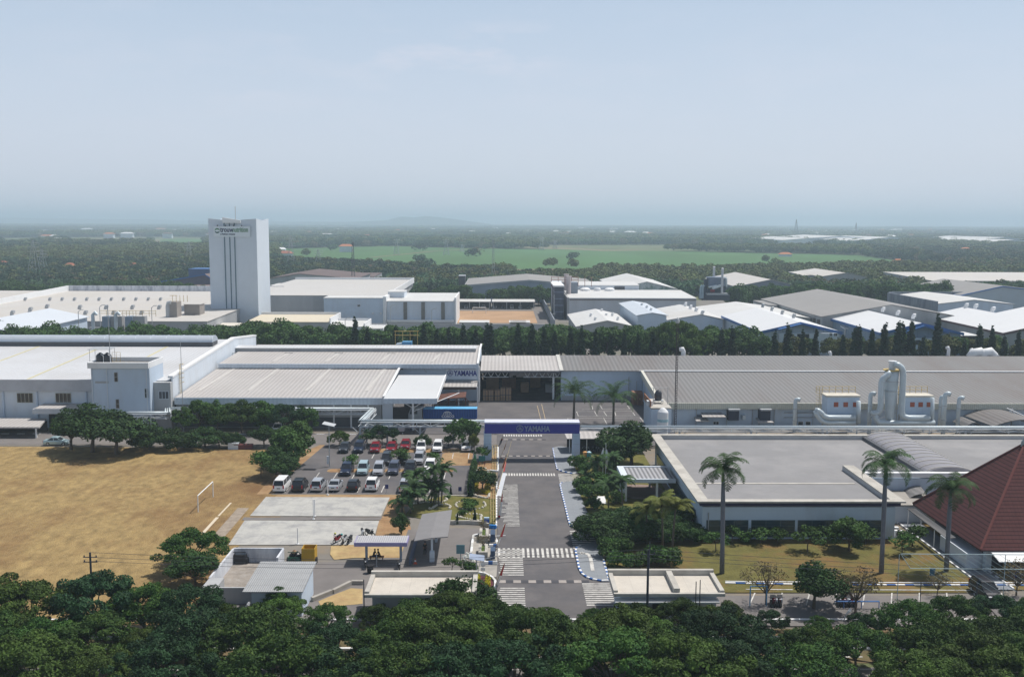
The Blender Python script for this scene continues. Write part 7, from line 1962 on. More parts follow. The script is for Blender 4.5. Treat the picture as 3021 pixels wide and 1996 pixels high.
# --- individual trees between the farther sheds -----------------------------------------------
def clump(fr, boxes, label, group, kind, Ys, seed):
 g = random.Random(seed); k = 0
 for (xa, xb, yt, n) in boxes:
  for i in range(n):
   x = xa + (xb - xa) * (i + .5) / n + g.uniform(-8, 8)
   Y = g.uniform(*Ys)
   p = PY(fr, x, yt + g.uniform(-8, 12), Y)
   k += 1
   s = max(.5, p.z / 11)
   put(kind, (p.x, Y, 0), (s * 1.0, s * 1.0, s), label % nth(k), group, i=None)
clump('Z1', [(-20, 150, 655, 4), (150, 620, 690, 9), (560, 1640, 655, 20), (1740, 1840, 680, 2)], 'dark round tree, %s from left beyond the beige factory', 'dark trees beyond the beige factory', 'mid', (470, 500), 1)
clump('Z2', [(1400, 1470, 700, 2), (1600, 1860, 695, 5), (1900, 2000, 770, 2), (2080, 2373, 735, 6)], 'dark tree, %s from left behind the car shelters', 'trees behind the car shelters', 'mid', (474, 486), 2)
clump('Z3', [(0, 400, 700, 7)], 'dark tree, %s from left beside the process tower', 'trees beside the process tower', 'mid', (474, 490), 3)
clump('Z3', [(1960, 2340, 690, 8), (1950, 2250, 790, 5)], 'dark tree, %s from left beside the process plant', 'trees beside the process plant', 'mid', (450, 500), 4)
clump('Z4', [(0, 300, 695, 6), (380, 1190, 670, 16), (1180, 1700, 665, 10), (760, 1190, 780, 8)], 'dark tree, %s from left in the grove behind the huge grey shed', 'grove behind the huge grey shed', 'mid', (455, 500), 5)
clump('Z4', [(1830, 2373, 670, 10)], 'dark tree, %s from left before the long pale hall', 'trees before the long pale hall', 'mid', (520, 545), 6)
clump('Z2', [(1180, 1240, 1085, 1), (1350, 1390, 1040, 1), (1500, 1530, 1000, 1), (1640, 1680, 1040, 1), (1790, 1810, 1020, 1), (1890, 1960, 1030, 2), (2200, 2220, 1050, 1), (2310, 2330, 985, 1)], 'small lone tree, %s from left before the panel warehouse', 'lone trees before the panel warehouse', 'olive', (318, 330), 7)
# ================================================================== VEHICLES
def paint(n, c, metal=.3): return mat('paint_' + n, c, .28, .02, 1, metal=metal, spec=.6)
PAINT = {'white': paint('white', (.80, .81, .82), 0), 'black': paint('black', (.015, .017, .024)), 'navy': paint('navy', (.02, .035, .075)), 'red': paint('red', (.28, .012, .025)),
         'silver': paint('silver', (.50, .52, .56), .4), 'teal': paint('teal', (.42, .56, .60), .3), 'slate': paint('slate', (.085, .10, .15)), 'dark': paint('dark', (.045, .055, .07))}
LAMPW = mat('lamp_clear', (.75, .78, .82), .2, .02, 1, spec=.7)
LAMPR = mat('lamp_red', (.35, .01, .01), .3, .05, 1)
PLATE = mat('plate_black', (.03, .03, .03), .5)
CARG = mat('car_glass', (.018, .023, .03), .08, .05, 1, spec=.8)
def loft(mb, st):
 """st: list of (y, [(x,z)...]) rings with equal counts"""
 n = len(st[0][1]); vs = []
 for y, ring in st: vs += [(x, y, z) for x, z in ring]
 fs = [list(range(n)), [(len(st) - 1) * n + k for k in range(n)][::-1]]
 for i in range(len(st) - 1):
  for k in range(n):
   fs.append((i * n + k, (i + 1) * n + k, (i + 1) * n + (k + 1) % n, i * n + (k + 1) % n))
 mb.add(vs, fs)
SPEC = {  # length, width, belt, roof, nose z, windscreen base y, roof front y, roof rear y, tail glass y, tail z  (y from front bumper, fraction of length)
 'mpv': (4.4, 1.70, .98, 1.70, .86, .25, .42, .90, .985, .98), 'suv': (4.5, 1.80, 1.08, 1.78, .98, .28, .44, .86, .975, 1.06),
 'sedan': (4.5, 1.72, .92, 1.46, .80, .30, .45, .68, .83, .98), 'hatch': (3.9, 1.68, .95, 1.52, .82, .26, .43, .82, .97, .98), 'van': (4.8, 1.80, 1.12, 1.90, .98, .14, .28, .93, .99, 1.12)}
def car(label, fr, px, py, kind, color, face=0, rz=0.0, group='cars in the factory car park', ghost=None):
 """face 0: bonnet towards the camera, 1: tail towards the camera; (px,py) is the nearest bumper on the ground"""
 L_, W_, zb, zr, zn, a, b, c, d, zt = SPEC[kind]
 g = P(fr, px, py)
 t = thing('parked_car', label, 'car', (0, 0, 0), 0, group)
 h = W_ / 2
 def ring(hw, z0, zm, z1, tw): return [(-hw, z0), (-hw, zm), (-hw * tw, z1), (hw * tw, z1), (hw, zm), (hw, z0)]
 mb = MB()
 st = [(0, ring(h * .84, .32, .5, .62, .95)), (.05 * L_, ring(h * .95, .26, .58, zn - .12, .9)), (a * .5 * L_, ring(h, .25, .66, zn, .88)), (a * L_, ring(h, .25, .7, zb, .90)), (.5 * L_, ring(h, .25, .72, zb, .93)), (c * L_, ring(h, .25, .72, zb, .92)), (d * L_, ring(h * .98, .27, .7, zt, .90)), (.985 * L_, ring(h * .95, .3, .62, zt - .06, .88)), (L_, ring(h * .88, .35, .55, .66, .94))]
 loft(mb, [(y, r_) for y, r_ in st]); mb.build('body', PAINT[color], t)
 mb = MB()
 def r2(hw, z0, z1, tw): return [(-hw, z0), (-hw * tw, z1), (hw * tw, z1), (hw, z0)]
 loft(mb, [(a * L_ - .02, r2(h * .88, zb - .05, zb + .01, .97)), (b * L_, r2(h * .91, zb - .05, zr - .05, .82)), (c * L_, r2(h * .91, zb - .05, zr - .07, .82)), (d * L_ + .01, r2(h * .88, zb - .05, zt + .03, .95))])
 gl_ = mb.build('windows', CARG, t)
 mb = MB()
 loft(mb, [(b * L_ - .12, r2(h * .75, zr - .12, zr - .07, .95)), (b * L_ + .15, r2(h * .78, zr - .10, zr, .93)), (.5 * (b + c) * L_, r2(h * .78, zr - .1, zr + .03, .93)), (c * L_ + .08, r2(h * .75, zr - .12, zr - .02, .94))])
 for s in (-1, 1):
  for (y0, z0, y1, z1, w0, w1) in ((a * L_, zb, b * L_, zr - .05, .90, .76), (d * L_, zt, c * L_, zr - .05, .89, .76), (.58 * L_, zb, .58 * L_, zr - .06, .915, .765)):
   mb.tube([(s * h * w0, y0, z0), (s * h * w1, y1, z1)], .045, 4)
 mb.build('roof', PAINT[color], t)
 for s in (-1, 1):
  for y in (.19 * L_, .80 * L_):
   mb = MB(); mb.cyl((s * (h - .2), y, .32), (s * (h + .01), y, .32), .32, n=14); wv = mb.build('wheel', BLACK, t)
   mb = MB(); mb.cyl((s * (h + .012), y, .32), (s * (h + .03), y, .32), .19, n=10); mb.build('rim', GREY, wv)
  mb = MB(); mb.box(s * h * .62 - .17, s * h * .62 + .17, .02, .14, .60, .76); mb.build('headlight', LAMPW, t)
  mb = MB(); mb.box(s * h * .80 - .09, s * h * .80 + .09, L_ - .08, L_ - .002 + .02, .66, .66 + (.5 if kind in ('mpv', 'suv', 'van') else .2)); mb.build('taillight', LAMPR, t)
  mb = MB(); mb.box(s * (h + .05) - .07, s * (h + .05) + .07, a * L_ + .32, a * L_ + .42, zb - .02, zb + .13); mb.build('mirror', PAINT[color], t)
 mb = MB(); mb.box(-.24, .24, -.02, .012, .42, .53); mb.build('number_plate', PLATE, t)
 mb = MB(); mb.box(-.24, .24, L_ - .01, L_ + .02, .62, .74); mb.build('number_plate', PLATE, t)
 mb = MB(); mb.box(-.5, .5, -.012, .06, .56, .68); mb.build('grille', BLACK, t)
 if face: t.rotation_euler = (0, 0, math.pi + rz); t.location = (g.x, g.y + L_, 0.1)
 else: t.rotation_euler = (0, 0, rz); t.location = (g.x, g.y, 0.1)
 return t
for a in (('black hatchback, leftmost car of the back row', 'Z6', 775, 1155, 'hatch', 'dark'), ('dark blue people carrier, second car of the back row', 'Z6', 905, 1155, 'mpv', 'navy'),
          ('red car, leftmost of the three red cars', 'Z6', 1050, 1155, 'hatch', 'red'), ('red car, middle of the three red cars', 'Z6', 1190, 1153, 'hatch', 'red'), ('red car, rightmost of the three, partly under a tree', 'Z6', 1315, 1128, 'hatch', 'red'),
          ('white car right of the red cars, back row', 'Z6', 1455, 1150, 'mpv', 'white'), ('white car second right of the red cars, back row', 'Z6', 1598, 1150, 'mpv', 'white'), ('white small car next to the big dark tree', 'Z6', 1852, 1143, 'hatch', 'white')):
 car(*a, rz=rng.uniform(-.03, .03))
for a in (('dark grey car behind the silver and slate cars', 'Z6', 1148, 1262, 'mpv', 'dark'), ('black car half hidden under a tree, middle row', 'Z6', 1290, 1258, 'hatch', 'black'), ('silver car behind the black jeep, middle row', 'Z6', 1432, 1258, 'mpv', 'silver')):
 car(*a, rz=rng.uniform(-.03, .03))
for a in (('black people carrier, leftmost of the second row', 'Z6', 790, 1355, 'mpv', 'navy'), ('pale teal people carrier in the second row', 'Z6', 940, 1350, 'mpv', 'teal'), ('silver hatchback in the second row', 'Z6', 1078, 1355, 'mpv', 'silver'),
          ('slate blue people carrier in the second row', 'Z6', 1208, 1348, 'mpv', 'slate'), ('black jeep in the second row beside the palms', 'Z6', 1350, 1355, 'suv', 'black'), ('white car hidden behind the dark palms', 'Z6', 1528, 1335, 'suv', 'white')):
 car(*a, rz=rng.uniform(-.03, .03))
for a in (('white van, leftmost of the front row', 'W1', 975, 537, 'van', 'white'), ('black car right of the white van', 'W1', 1118, 537, 'suv', 'black'), ('silver people carrier in the front row', 'W1', 1262, 533, 'mpv', 'silver'),
          ('silver saloon in the front row', 'W1', 1395, 533, 'sedan', 'silver'), ('black hatchback right of the silver saloon', 'W1', 1538, 531, 'hatch', 'black'), ('white car with black windows, front row right', 'W1', 1682, 530, 'suv', 'white'),
          ('silver dark car half hidden by the first clump palm', 'W1', 1945, 543, 'suv', 'silver'), ('dark car hidden behind the clump palms', 'W1', 2070, 548, 'hatch', 'dark')):
 car(*a, face=1, rz=rng.uniform(-.03, .03))
c = car('silver car parked sideways under the trees by the dry field', 'Z5', 690, 1085, 'sedan', 'teal', group=None); c.rotation_euler = (0, 0, math.pi / 2 + .05); c.location.x -= 2; c.location.y += 1
car('white van half hidden behind the tall clump', 'Z6', 195, 985, 'van', 'white', group=None)
car('dark car at the right end of the inner street', 'V6', 2130, 385, 'suv', 'black', group=None)
for i in range(9):
 x = -21.5 + 4.05 * i + (1.4 if i > 3 else 0)
 k_ = ['mpv', 'hatch', 'suv'][i % 3]
 t = car('tiny parked car, %s from left under the far shelter' % nth(i + 1), 'Z2', 1900, 900, k_, ['white', 'dark', 'silver'][(i * 2) % 3], group='cars under the far shelters'); t.location = (x, 462.5, 0)
q = P('Z6', 1285, 978)
t = thing('forklift', 'small pale forklift parked beneath the pipe bridge', 'forklift', (0, 0, 0))
mb = MB(); mb.box(-.6, .6, 0, 2.0, .35, 1.2); mb.build('body', mat('fork_pink', (.50, .46, .48), .5), t)
mb = MB()
for x in (-.5, .5):
 for y in (.2, 1.4): mb.bar((x, y, 1.2), (x, y, 2.1), .06)
mb.box(-.6, .6, .1, 1.5, 2.1, 2.16); mb.build('guard', DGREY, t)
for x in (-.55, .4):
 for y in (.3, 1.6):
  mb = MB(); mb.cyl((x, y, .3), (x + .15, y, .3), .3, n=10); mb.build('wheel', BLACK, t)
mb = MB(); mb.box(-.4, -.3, -1.0, 0, .1, .16); mb.box(.3, .4, -1.0, 0, .1, .16); mb.build('fork', GREY, t)
t.location = (q.x, q.y, .13)
# --- motorcycles ---------------------------------------------------------------------------
def moto(label, g, rz, col, helmet=None, group='motorcycles'):
 t = thing('motorcycle', label, 'motorcycle', (0, 0, 0), 0, group)
 for y in (-.62, .62):
  mb = MB(); mb.tube([(0, y + .27 * math.cos(a_), .29 + .27 * math.sin(a_)) for a_ in [k * math.pi / 7 for k in range(15)]], .055, 6, False); mb.build('wheel', BLACK, t)
 mb = MB(); mb.prism([(-.45, .35), (-.05, .28), (.35, .35), (.75, .62), (.75, .78), (.1, .72), (-.15, .45), (-.35, .85), (-.5, .95), (-.58, .8)], 'X', -.13, .13); mb.build('body', col, t)
 mb = MB(); mb.prism([(.0, .72), (.72, .80), (.72, .88), (.05, .82)], 'X', -.14, .14); mb.build('seat', BLACK, t)
 mb = MB(); mb.tube([(-.33, -.35, 1.0), (-.1, -.42, .98), (.1, -.42, .98), (.33, -.35, 1.0)], .025, 6); mb.tube([(0, -.6, .3), (0, -.42, .98)], .035, 6); mb.build('handlebar', DGREY, t)
 mb = MB(); mb.lathe([(.02, -.06), (.09, 0), (.02, .06)], (0, -.58, .86), 8); mb.build('headlight', LAMPW, t)
 t.location = (g.x, g.y, .12); t.rotation_euler = (0, 0, rz)
 if helmet:
  hh = thing('helmet', helmet[0], 'helmet', (g.x - .3 * math.cos(rz), g.y - .3 * math.sin(rz) - .0, 0))
  mb = MB(); mb.lathe([(.05, .95 + .12), (.13, 1.02 + .12), (.14, 1.1 + .12), (.1, 1.2 + .12), (.02, 1.24 + .12)], (hh.location.x, hh.location.y, 0), 10); mb.build('shell', helmet[1], hh, smooth=True)
  mb = MB(); mb.box(hh.location.x - .1, hh.location.x + .1, hh.location.y - .15, hh.location.y - .1, 1.1, 1.22); mb.build('visor', BLACK, hh)
 return t
MR = mat('moto_red', (.25, .02, .03), .4); MW = mat('moto_white', (.6, .62, .65), .4); MK = mat('moto_black', (.03, .03, .035), .4)
moto('red motorcycle with a yellow helmet on the concrete court', P('V2', 620, 270), -.45, MR, ('yellow helmet hanging on the red motorcycle', mat('helmet_yellow', (.6, .6, .12), .4)))
moto('black and white motorcycle with a teal helmet on the court', P('V2', 755, 285), -.15, MW, ('teal helmet on the middle motorcycle', mat('helmet_teal', (.05, .42, .42), .4)))
moto('black motorcycle, rightmost of the three on the court', P('V2', 860, 285), -.2, MK)
moto('motorcycle behind the small carport roof, left', P('V2', 1110, 150), .3, MW)
moto('motorcycle behind the small carport roof, right', P('V2', 1250, 150), .9, MK)
moto('black scooter parked by the right post of the small carport', P('V2', 1810, 790), .2, MK)
moto('dark motorcycle in the shade beside the left carport post', P('V2', 1160, 750), .2, MK)
for i in range(12):
 g_ = P('V6', 215 + 17 * i if i < 6 else 790 + 30 * (i - 6), 395)
 moto('motorcycle, %s from left in the row by the inner street' % nth(i + 1), g_, rng.uniform(-.3, .3), [MK, MR, MW][i % 3], None, 'motorcycles by the inner street')
for i in range(11):
 g_ = PY('V3', 160 + 42 * i, 500, 169.6)
 moto('dark motorcycle, %s from left under the ribbed shelter behind gate' % nth(i + 1), Vector((g_.x + .35 * i, 169.9, 0)), rng.uniform(-.2, .2), MK, None, 'motorcycles under the ribbed shelter')
# --- people --------------------------------------------------------------------------------
SKIN = mat('skin', (.26, .14, .09), .7); HAIR = mat('hair', (.012, .01, .01), .8)
def person(label, loc, rz, top, legs, pose='stand', cap=None):
 t = thing('person', label, 'person', (0, 0, 0))
 sit = pose == 'sit'
 J = {}
 hz = .50 if sit else .92
 bend = .16 if pose == 'lean' or sit else 0.03
 J['pel'] = (0, 0, hz); J['sp'] = (0, -bend * .5, hz + .26); J['ch'] = (0, -bend, hz + .46); J['nk'] = (0, -bend * 1.15, hz + .60); J['hd'] = (0, -bend * 1.3, hz + .70); J['tp'] = (0, -bend * 1.3, hz + .82)
 E = [('pel', 'sp'), ('sp', 'ch'), ('ch', 'nk'), ('nk', 'hd'), ('hd', 'tp')]
 Rr = {'pel': .125, 'sp': .12, 'ch': .14, 'nk': .055, 'hd': .09, 'tp': .075}
 for s, n in ((-1, 'l'), (1, 'r')):
  J['hp' + n] = (s * .09, 0, hz - .04)
  if sit: J['kn' + n] = (s * .12, -.42, hz - .02); J['an' + n] = (s * .12, -.45, .09); J['to' + n] = (s * .13, -.6, .05)
  else: J['kn' + n] = (s * .10, -.02 - (.08 if s > 0 else 0), .5); J['an' + n] = (s * .11, .03, .09); J['to' + n] = (s * .12, -.12, .045)
  J['sh' + n] = (s * .17, -bend, hz + .50)
  if sit or pose == 'lean': J['el' + n] = (s * .25, -bend - .06, hz + .24); J['wr' + n] = (s * .12, -bend - .26, hz + .16); J['ha' + n] = (s * .09, -bend - .34, hz + .15)
  else: J['el' + n] = (s * .23, .0, hz + .22); J['wr' + n] = (s * .23, -.08, hz - .02); J['ha' + n] = (s * .23, -.11, hz - .11)
  E += [('pel', 'hp' + n), ('hp' + n, 'kn' + n), ('kn' + n, 'an' + n), ('an' + n, 'to' + n), ('ch', 'sh' + n), ('sh' + n, 'el' + n), ('el' + n, 'wr' + n), ('wr' + n, 'ha' + n)]
  Rr.update({'hp' + n: .095, 'kn' + n: .06, 'an' + n: .04, 'to' + n: .035, 'sh' + n: .06, 'el' + n: .043, 'wr' + n: .03, 'ha' + n: .035})
 def grow(name, keys, m, f=1.0):
  ks = [k for k in J if k in keys]
  me = bpy.data.meshes.new(name)
  me.from_pydata([J[k] for k in ks], [(ks.index(a), ks.index(b)) for a, b in E if a in ks and b in ks], [])
  o = link(name, me, t)
  md = o.modifiers.new('skin', 'SKIN'); md.use_smooth_shade = True
  for i, k in enumerate(ks):
   sv = me.skin_vertices[0].data[i]; rr_ = Rr[k] * f; sv.radius = (rr_, rr_); sv.use_root = (k in ('pel', 'hpl') and i == 0)
  o.modifiers.new('sub', 'SUBSURF').levels = 1
  me.materials.append(m)
  return o
 grow('body', set(J), SKIN)
 grow('shirt', {'pel', 'sp', 'ch', 'shl', 'shr', 'ell', 'elr'}, top, 1.16)
 grow('trousers', {'pel', 'hpl', 'hpr', 'knl', 'knr', 'anl', 'anr'}, legs, 1.22)
 x, y, z = J['hd']
 mb = MB(); mb.lathe([(.098, z + .02), (.112, z + .07), (.10, z + .13), (.06, z + .165), (.01, z + .175)], (x, y + .012, 0), 12); mb.build('hair', cap or HAIR, t, smooth=True)
 t.location = loc; t.rotation_euler = (0, 0, rz)
 return t
BLK = mat('cloth_black', (.02, .02, .024), .9); KHA = mat('cloth_khaki', (.18, .15, .11), .9); NVC = mat('cloth_navy', (.03, .04, .09), .9); GRC = mat('cloth_grey', (.42, .45, .5), .9)
q = P('V2', 1320, 600); person('seated person in black leaning right, under the small carport', (q.x, q.y, .1), 1.2, BLK, NVC, 'sit')
q2 = P('V2', 1440, 600); person('seated person in black leaning left, under the small carport', (q2.x, q2.y, .1), -1.2, BLK, BLK, 'sit')
mb = MB(); mb.box(q.x - .5, q2.x + .5, q.y - .2, q.y + .3, .42, .5); mb.box(q.x - .4, q.x - .3, q.y - .1, q.y + .2, .1, .42); mb.box(q2.x + .3, q2.x + .4, q.y - .1, q.y + .2, .1, .42)
one('bench', mb, WOOD, 'plain bench under the small carport', 'bench')
for x, y, lab, c1, c2, rz in (('Z6', (1368, 972), 'person in pale shirt walking left of the canopy post', GRC, NVC, .4), ('Z6', (1412, 974), 'person in dark shirt just right of the canopy post', NVC, KHA, -.6)):
 q = P(x, *y); person(lab, (q.x, q.y, .13), rz, c1, c2)
q = P('V2', 2310, 520); person('guard in dark uniform beside the check-in pillar', (q.x, q.y, .1), .5, BLK, BLK)
q = P('V6', 845, 385); person('rider in beige jacket beside the motorcycle row', (q.x, q.y, .16), 2.5, mat('cloth_beige', (.5, .4, .32), .9), BLK)
# ================================================================== SMALL THINGS
a, b = P('W1', 352, 680), P('W1', 468, 565)
t = thing('football_goal', 'white football goal frame on the dry field', 'goal', (a.x, a.y, 0))
gh = 2.35
mb = MB(); mb.cyl((a.x, a.y, 0), (a.x, a.y, gh), .07); mb.build('post', WHITE, t)
mb = MB(); mb.cyl((b.x, b.y, 0), (b.x, b.y, gh), .07); mb.build('post', WHITE, t)
mb = MB(); mb.cyl((a.x, a.y, gh), (b.x, b.y, gh), .07); mb.build('crossbar', WHITE, t)
mb = MB(); gl('W1', [(388, 845), (500, 722)], .45, .07); gl('W1', [(508, 712), (605, 610)], .28, .07); struct('touch_line', mb, mat('chalk', (.60, .52, .40), .95, .1, 2))
mb = MB(); gl('W1', [(500, 880), (640, 720), (700, 650)], 1.6, .065); struct('worn_path', mb, mat('worn_grey', (.30, .25, .20), .95, .25, 1))
for fr, x, yb, yt, lab in (('W1', 1242, 738, 580, 'white net post at the near edge of the far volleyball court'), ('W1', 1252, 715, 580, 'second white net post close behind the first one'), ('W1', 1120, 930, 800, 'thin net post at the near edge of the near court'), ('W1', 1352, 552, 435, 'white post at the kerb between the parked cars and far court')):
 q = P(fr, x, yb); z = PY(fr, x, yt, q.y).z; mb = MB(); mb.cyl((q.x, q.y, 0), (q.x, q.y, z), .06); mb.lathe([(.2, 0.1), (.2, .16)], (q.x, q.y, 0), 8); one('net_post', mb, WHITE, lab, 'post')
SB = mat('sign_blue', (.02, .03, .16), .5)
for fr, x, yb, yt, lab in (('W2', 318, 893, 795, 'blue parking sign right of the white car with black windows'), ('W2', 1070, 905, 820, 'blue parking sign right of the cone topiary'), ('W2', 893, 905, 815, 'blue parking sign half hidden beside clump palms')):
 q = P(fr, x, yb); z = PY(fr, x, yt, q.y).z
 t = thing('parking_sign', lab, 'sign', (q.x, q.y, 0), 0, 'blue parking signs')
 mb = MB(); mb.cyl((q.x, q.y, 0), (q.x, q.y, z - .5), .035, n=6); mb.build('post', GREY, t)
 mb = MB(); mb.box(q.x - .24, q.x + .24, q.y - .03, q.y, z - .65, z); mb.build('panel', SB, t)
q = P('W8', 1460, 1180); z = PY('W8', 1460, 990, q.y).z
t = thing('totem_sign', 'blue upright totem with pale top on the garden edge', 'sign', (q.x, q.y, 0))
mb = MB(); mb.box(q.x - .38, q.x + .32, q.y, q.y + .35, 0, z - .2); mb.build('body', mat('totem_blue', (.02, .10, .42), .5), t)
mb = MB(); mb.box(q.x - .38, q.x + .32, q.y, q.y + .35, z - .197, z); mb.build('top', mat('totem_top', (.45, .58, .72), .5), t)
q = P('V1', 640, 760);
t = thing('notice_board', 'teal notice board on two posts beside left gate pillar', 'sign', (q.x, q.y, 0))
mb = MB()
for dx in (-.42, .42): mb.bar((q.x + dx, q.y, 0), (q.x + dx, q.y, 1.2), .06)
mb.build('post', mat('post_red', (.25, .08, .07), .7), t)
mb = MB(); mb.box(q.x - .55, q.x + .55, q.y - .04, q.y, 1.0, 1.9); mb.build('board', mat('board_teal', (.02, .16, .17), .5), t)
q = P('V1', 480, 740); mb = MB(); mb.lathe([(.22, 0), (.25, 1.2), (.2, 1.6), (.1, 2.0)], (q.x, q.y, 0), 10); one('green_drum', mb, mat('drum_green', (.03, .16, .08), .6), 'narrow green drum stack beside the car park exit', 'drum')
WST = mat('white_stone', (.62, .58, .50), .9, .15, 2)
def edging(label, fr, pts, closed=False):
 q = [P(fr, *p) for p in pts]
 if closed: q.append(q[0])
 mb = MB(); g = random.Random(len(pts))
 for u, v in zip(q[:-1], q[1:]):
  n = max(1, int((v - u).length / .33))
  for i in range(n):
   c = u.lerp(v, (i + .5) / n); s = g.uniform(.12, .2)
   mb.lathe([(s, 0), (s * 1.05, s * .8), (s * .5, s * 1.4)], (c.x + g.uniform(-.04, .04), c.y + g.uniform(-.04, .04), .1), 6)
 one('stone_edging', mb, WST, label, 'edging')
edging('white stone oval around the wide low bush', 'W2', [(1180 + 155 * math.cos(a_), 1015 + 48 * math.sin(a_)) for a_ in [k * 2 * math.pi / 22 - .6 for k in range(19)]])
edging('wavy white stone edging of the small conifer bed', 'W2', [(1060, 1108), (1150, 1108), (1190, 1112), (1260, 1112), (1295, 1130), (1280, 1150), (1295, 1170), (1265, 1182), (1210, 1175), (1160, 1162), (1110, 1150), (1040, 1140), (1030, 1125)], True)
edging('wavy white stone edging around the clump palms', 'W2', [(590, 1005), (700, 985), (760, 985), (850, 990), (900, 985), (940, 962), (915, 942)])
edging('short white stone edging curve left of oval ring', 'W2', [(740, 1050), (770, 1060), (850, 1010), (930, 1010), (970, 1030), (960, 1055)])
edging('white stone edging of the yellow hedge bed', 'W2', [(1200, 912), (1340, 945), (1365, 935), (1370, 870), (1385, 780)])
edging('white stones bordering the garden by the flag poles', 'V3', [(0, 800), (150, 790), (300, 780), (420, 800)])
edging('white stone curve near the right garden palms', 'V3', [(880, 960), (1000, 990), (1170, 985)])
mb = MB(); u, v = P('W2', 965, 1210), P('W2', 1440, 1240)
q = [P('W2', *p) for p in ((965, 1210), (1160, 1208), (1280, 1215), (1370, 1240))]
for u, v in zip(q[:-1], q[1:]): mb.slab((u.x, u.y, 0), (v.x, v.y, 0), (v.x, v.y + .3, 0), (u.x, u.y + .3, 0), .55)
one('garden_wall', mb, PARA, 'low curved garden wall along the forecourt', 'wall')
BAM = mat('bamboo', (.50, .40, .20), .8, .15, 2)
def ladder(label, fr, x0, x1, y0, y1, n):
 mb = MB()
 for x in (x0, (x0 + x1) / 2, x1):
  mb.bar(P(fr, x, y0) + Vector((0, 0, .3)), P(fr, x + (6 if fr == 'W8' else 0), y1) + Vector((0, 0, .3)), .06)
 for k in range(n + 1):
  y = y0 + (y1 - y0) * k / n
  mb.bar(P(fr, x0, y) + Vector((0, 0, .36)), P(fr, x1, y) + Vector((0, 0, .36)), .06)
 one('bamboo_trellis', mb, BAM, label, 'trellis')
ladder('bamboo ladder trellis on the soil beside the left gate pillar', 'V1', 885, 1000, 300, 860, 7)
ladder('long bamboo trellis strip between garden and road kerb', 'W8', 1545, 1660, 330, 1160, 9)
def banner(label, fr, xb, yb, xt, yt, zt, segs):
 b = P(fr, xb, yb); tp = P(fr, xt, yt, zt)
 t = thing('banner_pole', label, 'banner', (b.x, b.y, 0), 0, 'red and white banner poles by the road')
 mb = MB(); mb.tube([b, b.lerp(tp, .6), tp], [.04, .03, .015], 6); mb.build('pole', BAM, t)
 for (u0, u1, w0, w1, m) in segs:
  p0, p1 = b.lerp(tp, u0), b.lerp(tp, u1)
  mb = MB(); n = 6
  for k in range(n):
   f0, f1 = k / n, (k + 1) / n
   c0, c1 = p0.lerp(p1, f0), p0.lerp(p1, f1)
   ww0, ww1 = w0 + (w1 - w0) * f0, w0 + (w1 - w0) * f1
   o0, o1 = math.sin(k * 1.3) * .06, math.sin((k + 1) * 1.3) * .06
   mb.quad(c0, c1, c1 + Vector((ww1, o1, -.05)), c0 + Vector((ww0, o0, -.05)))
  mb.build('cloth', m, t)
banner('red and white banner pole leaning beside the frangipani', 'W2', 1435, 925, 1600, 350, 6.5, [(.0, .42, .35, .45, RED), (.02, .42, .75, .6, CLOTHW), (.45, .62, .25, .1, RED)])
banner('banner pole with long white cloth above the hatched area', 'W2', 1455, 1145, 1510, 860, 4.6, [(.0, .12, .35, .3, RED), (.12, .60, .42, .25, CLOTHW), (.62, .9, .22, .06, RED)])
banner('banner pole with dark red tip next to turnstile planters', 'W3', 635, 650, 750, 350, 4.4, [(.12, .38, .18, .22, CLOTHW), (.45, .95, .30, .08, RED)])
banner('banner pole with red tip nearest the street', 'W3', 625, 1095, 740, 815, 4.2, [(.0, .45, .30, .26, CLOTHW), (.48, .95, .28, .08, RED)])
banner('thin banner pole crossing the gate shadow', 'V1', 1060, 570, 1230, 130, 4.6, [(.0, .06, .5, .4, RED), (.5, .8, .12, .06, mat('cloth_dark', (.18, .05, .06), .8))])
banner('thin banner pole with tip before the gate rail', 'V1', 1050, 930, 1225, 440, 4.2, [(.3, .8, .25, .12, RED)])
banner('white and red banner pole far under the gate beam', 'Z6', 2155, 1035, 2180, 985, 2.2, [(.0, .35, .3, .3, RED), (.35, .9, .35, .1, CLOTHW)])
for i, x in enumerate((770, 845)):
 b = P('V3', x, 1040); z = PY('V3', x, 60 if i else 200, b.y).z
 t = thing('flag_pole', ['left', 'right'][i] + ' flag pole with a limp white flag in the garden', 'flag pole', (b.x, b.y, 0), 0, 'flag poles in the garden')
 mb = MB(); mb.cyl((b.x, b.y, 0), (b.x, b.y, z), .05, .035); mb.build('pole', WHITE, t)
 z1, z0 = PY('V3', x, 230, b.y).z, PY('V3', x, 780 if i else 700, b.y).z
 mb = MB(); n = 8; s_ = 1 if i else -.9
 for k in range(n):
  f = lambda u: (.08 + .32 * math.sin(math.pi * min(1, u * .75 + .12))) * s_
  u0, u1 = k / n, (k + 1) / n
  mb.quad((b.x, b.y - .05, z1 + (z0 - z1) * u0), (b.x, b.y - .05, z1 + (z0 - z1) * u1), (b.x + f(u1), b.y - .1 + .08 * math.sin(k + 1), z1 + (z0 - z1) * u1 - .1), (b.x + f(u0), b.y - .1 + .08 * math.sin(k), z1 + (z0 - z1) * u0 - .1))
 mb.build('flag', CLOTHW, t)
q = P('Z6', 660, 1268); z = PY('Z6', 665, 895, q.y).z
t = thing('solar_lamp', 'solar street lamp with tilted panel standing in the car park', 'street lamp', (q.x, q.y, 0))
mb = MB(); mb.cyl((q.x, q.y, 0), (q.x, q.y, z), .09, .06); mb.build('pole', GREY, t)
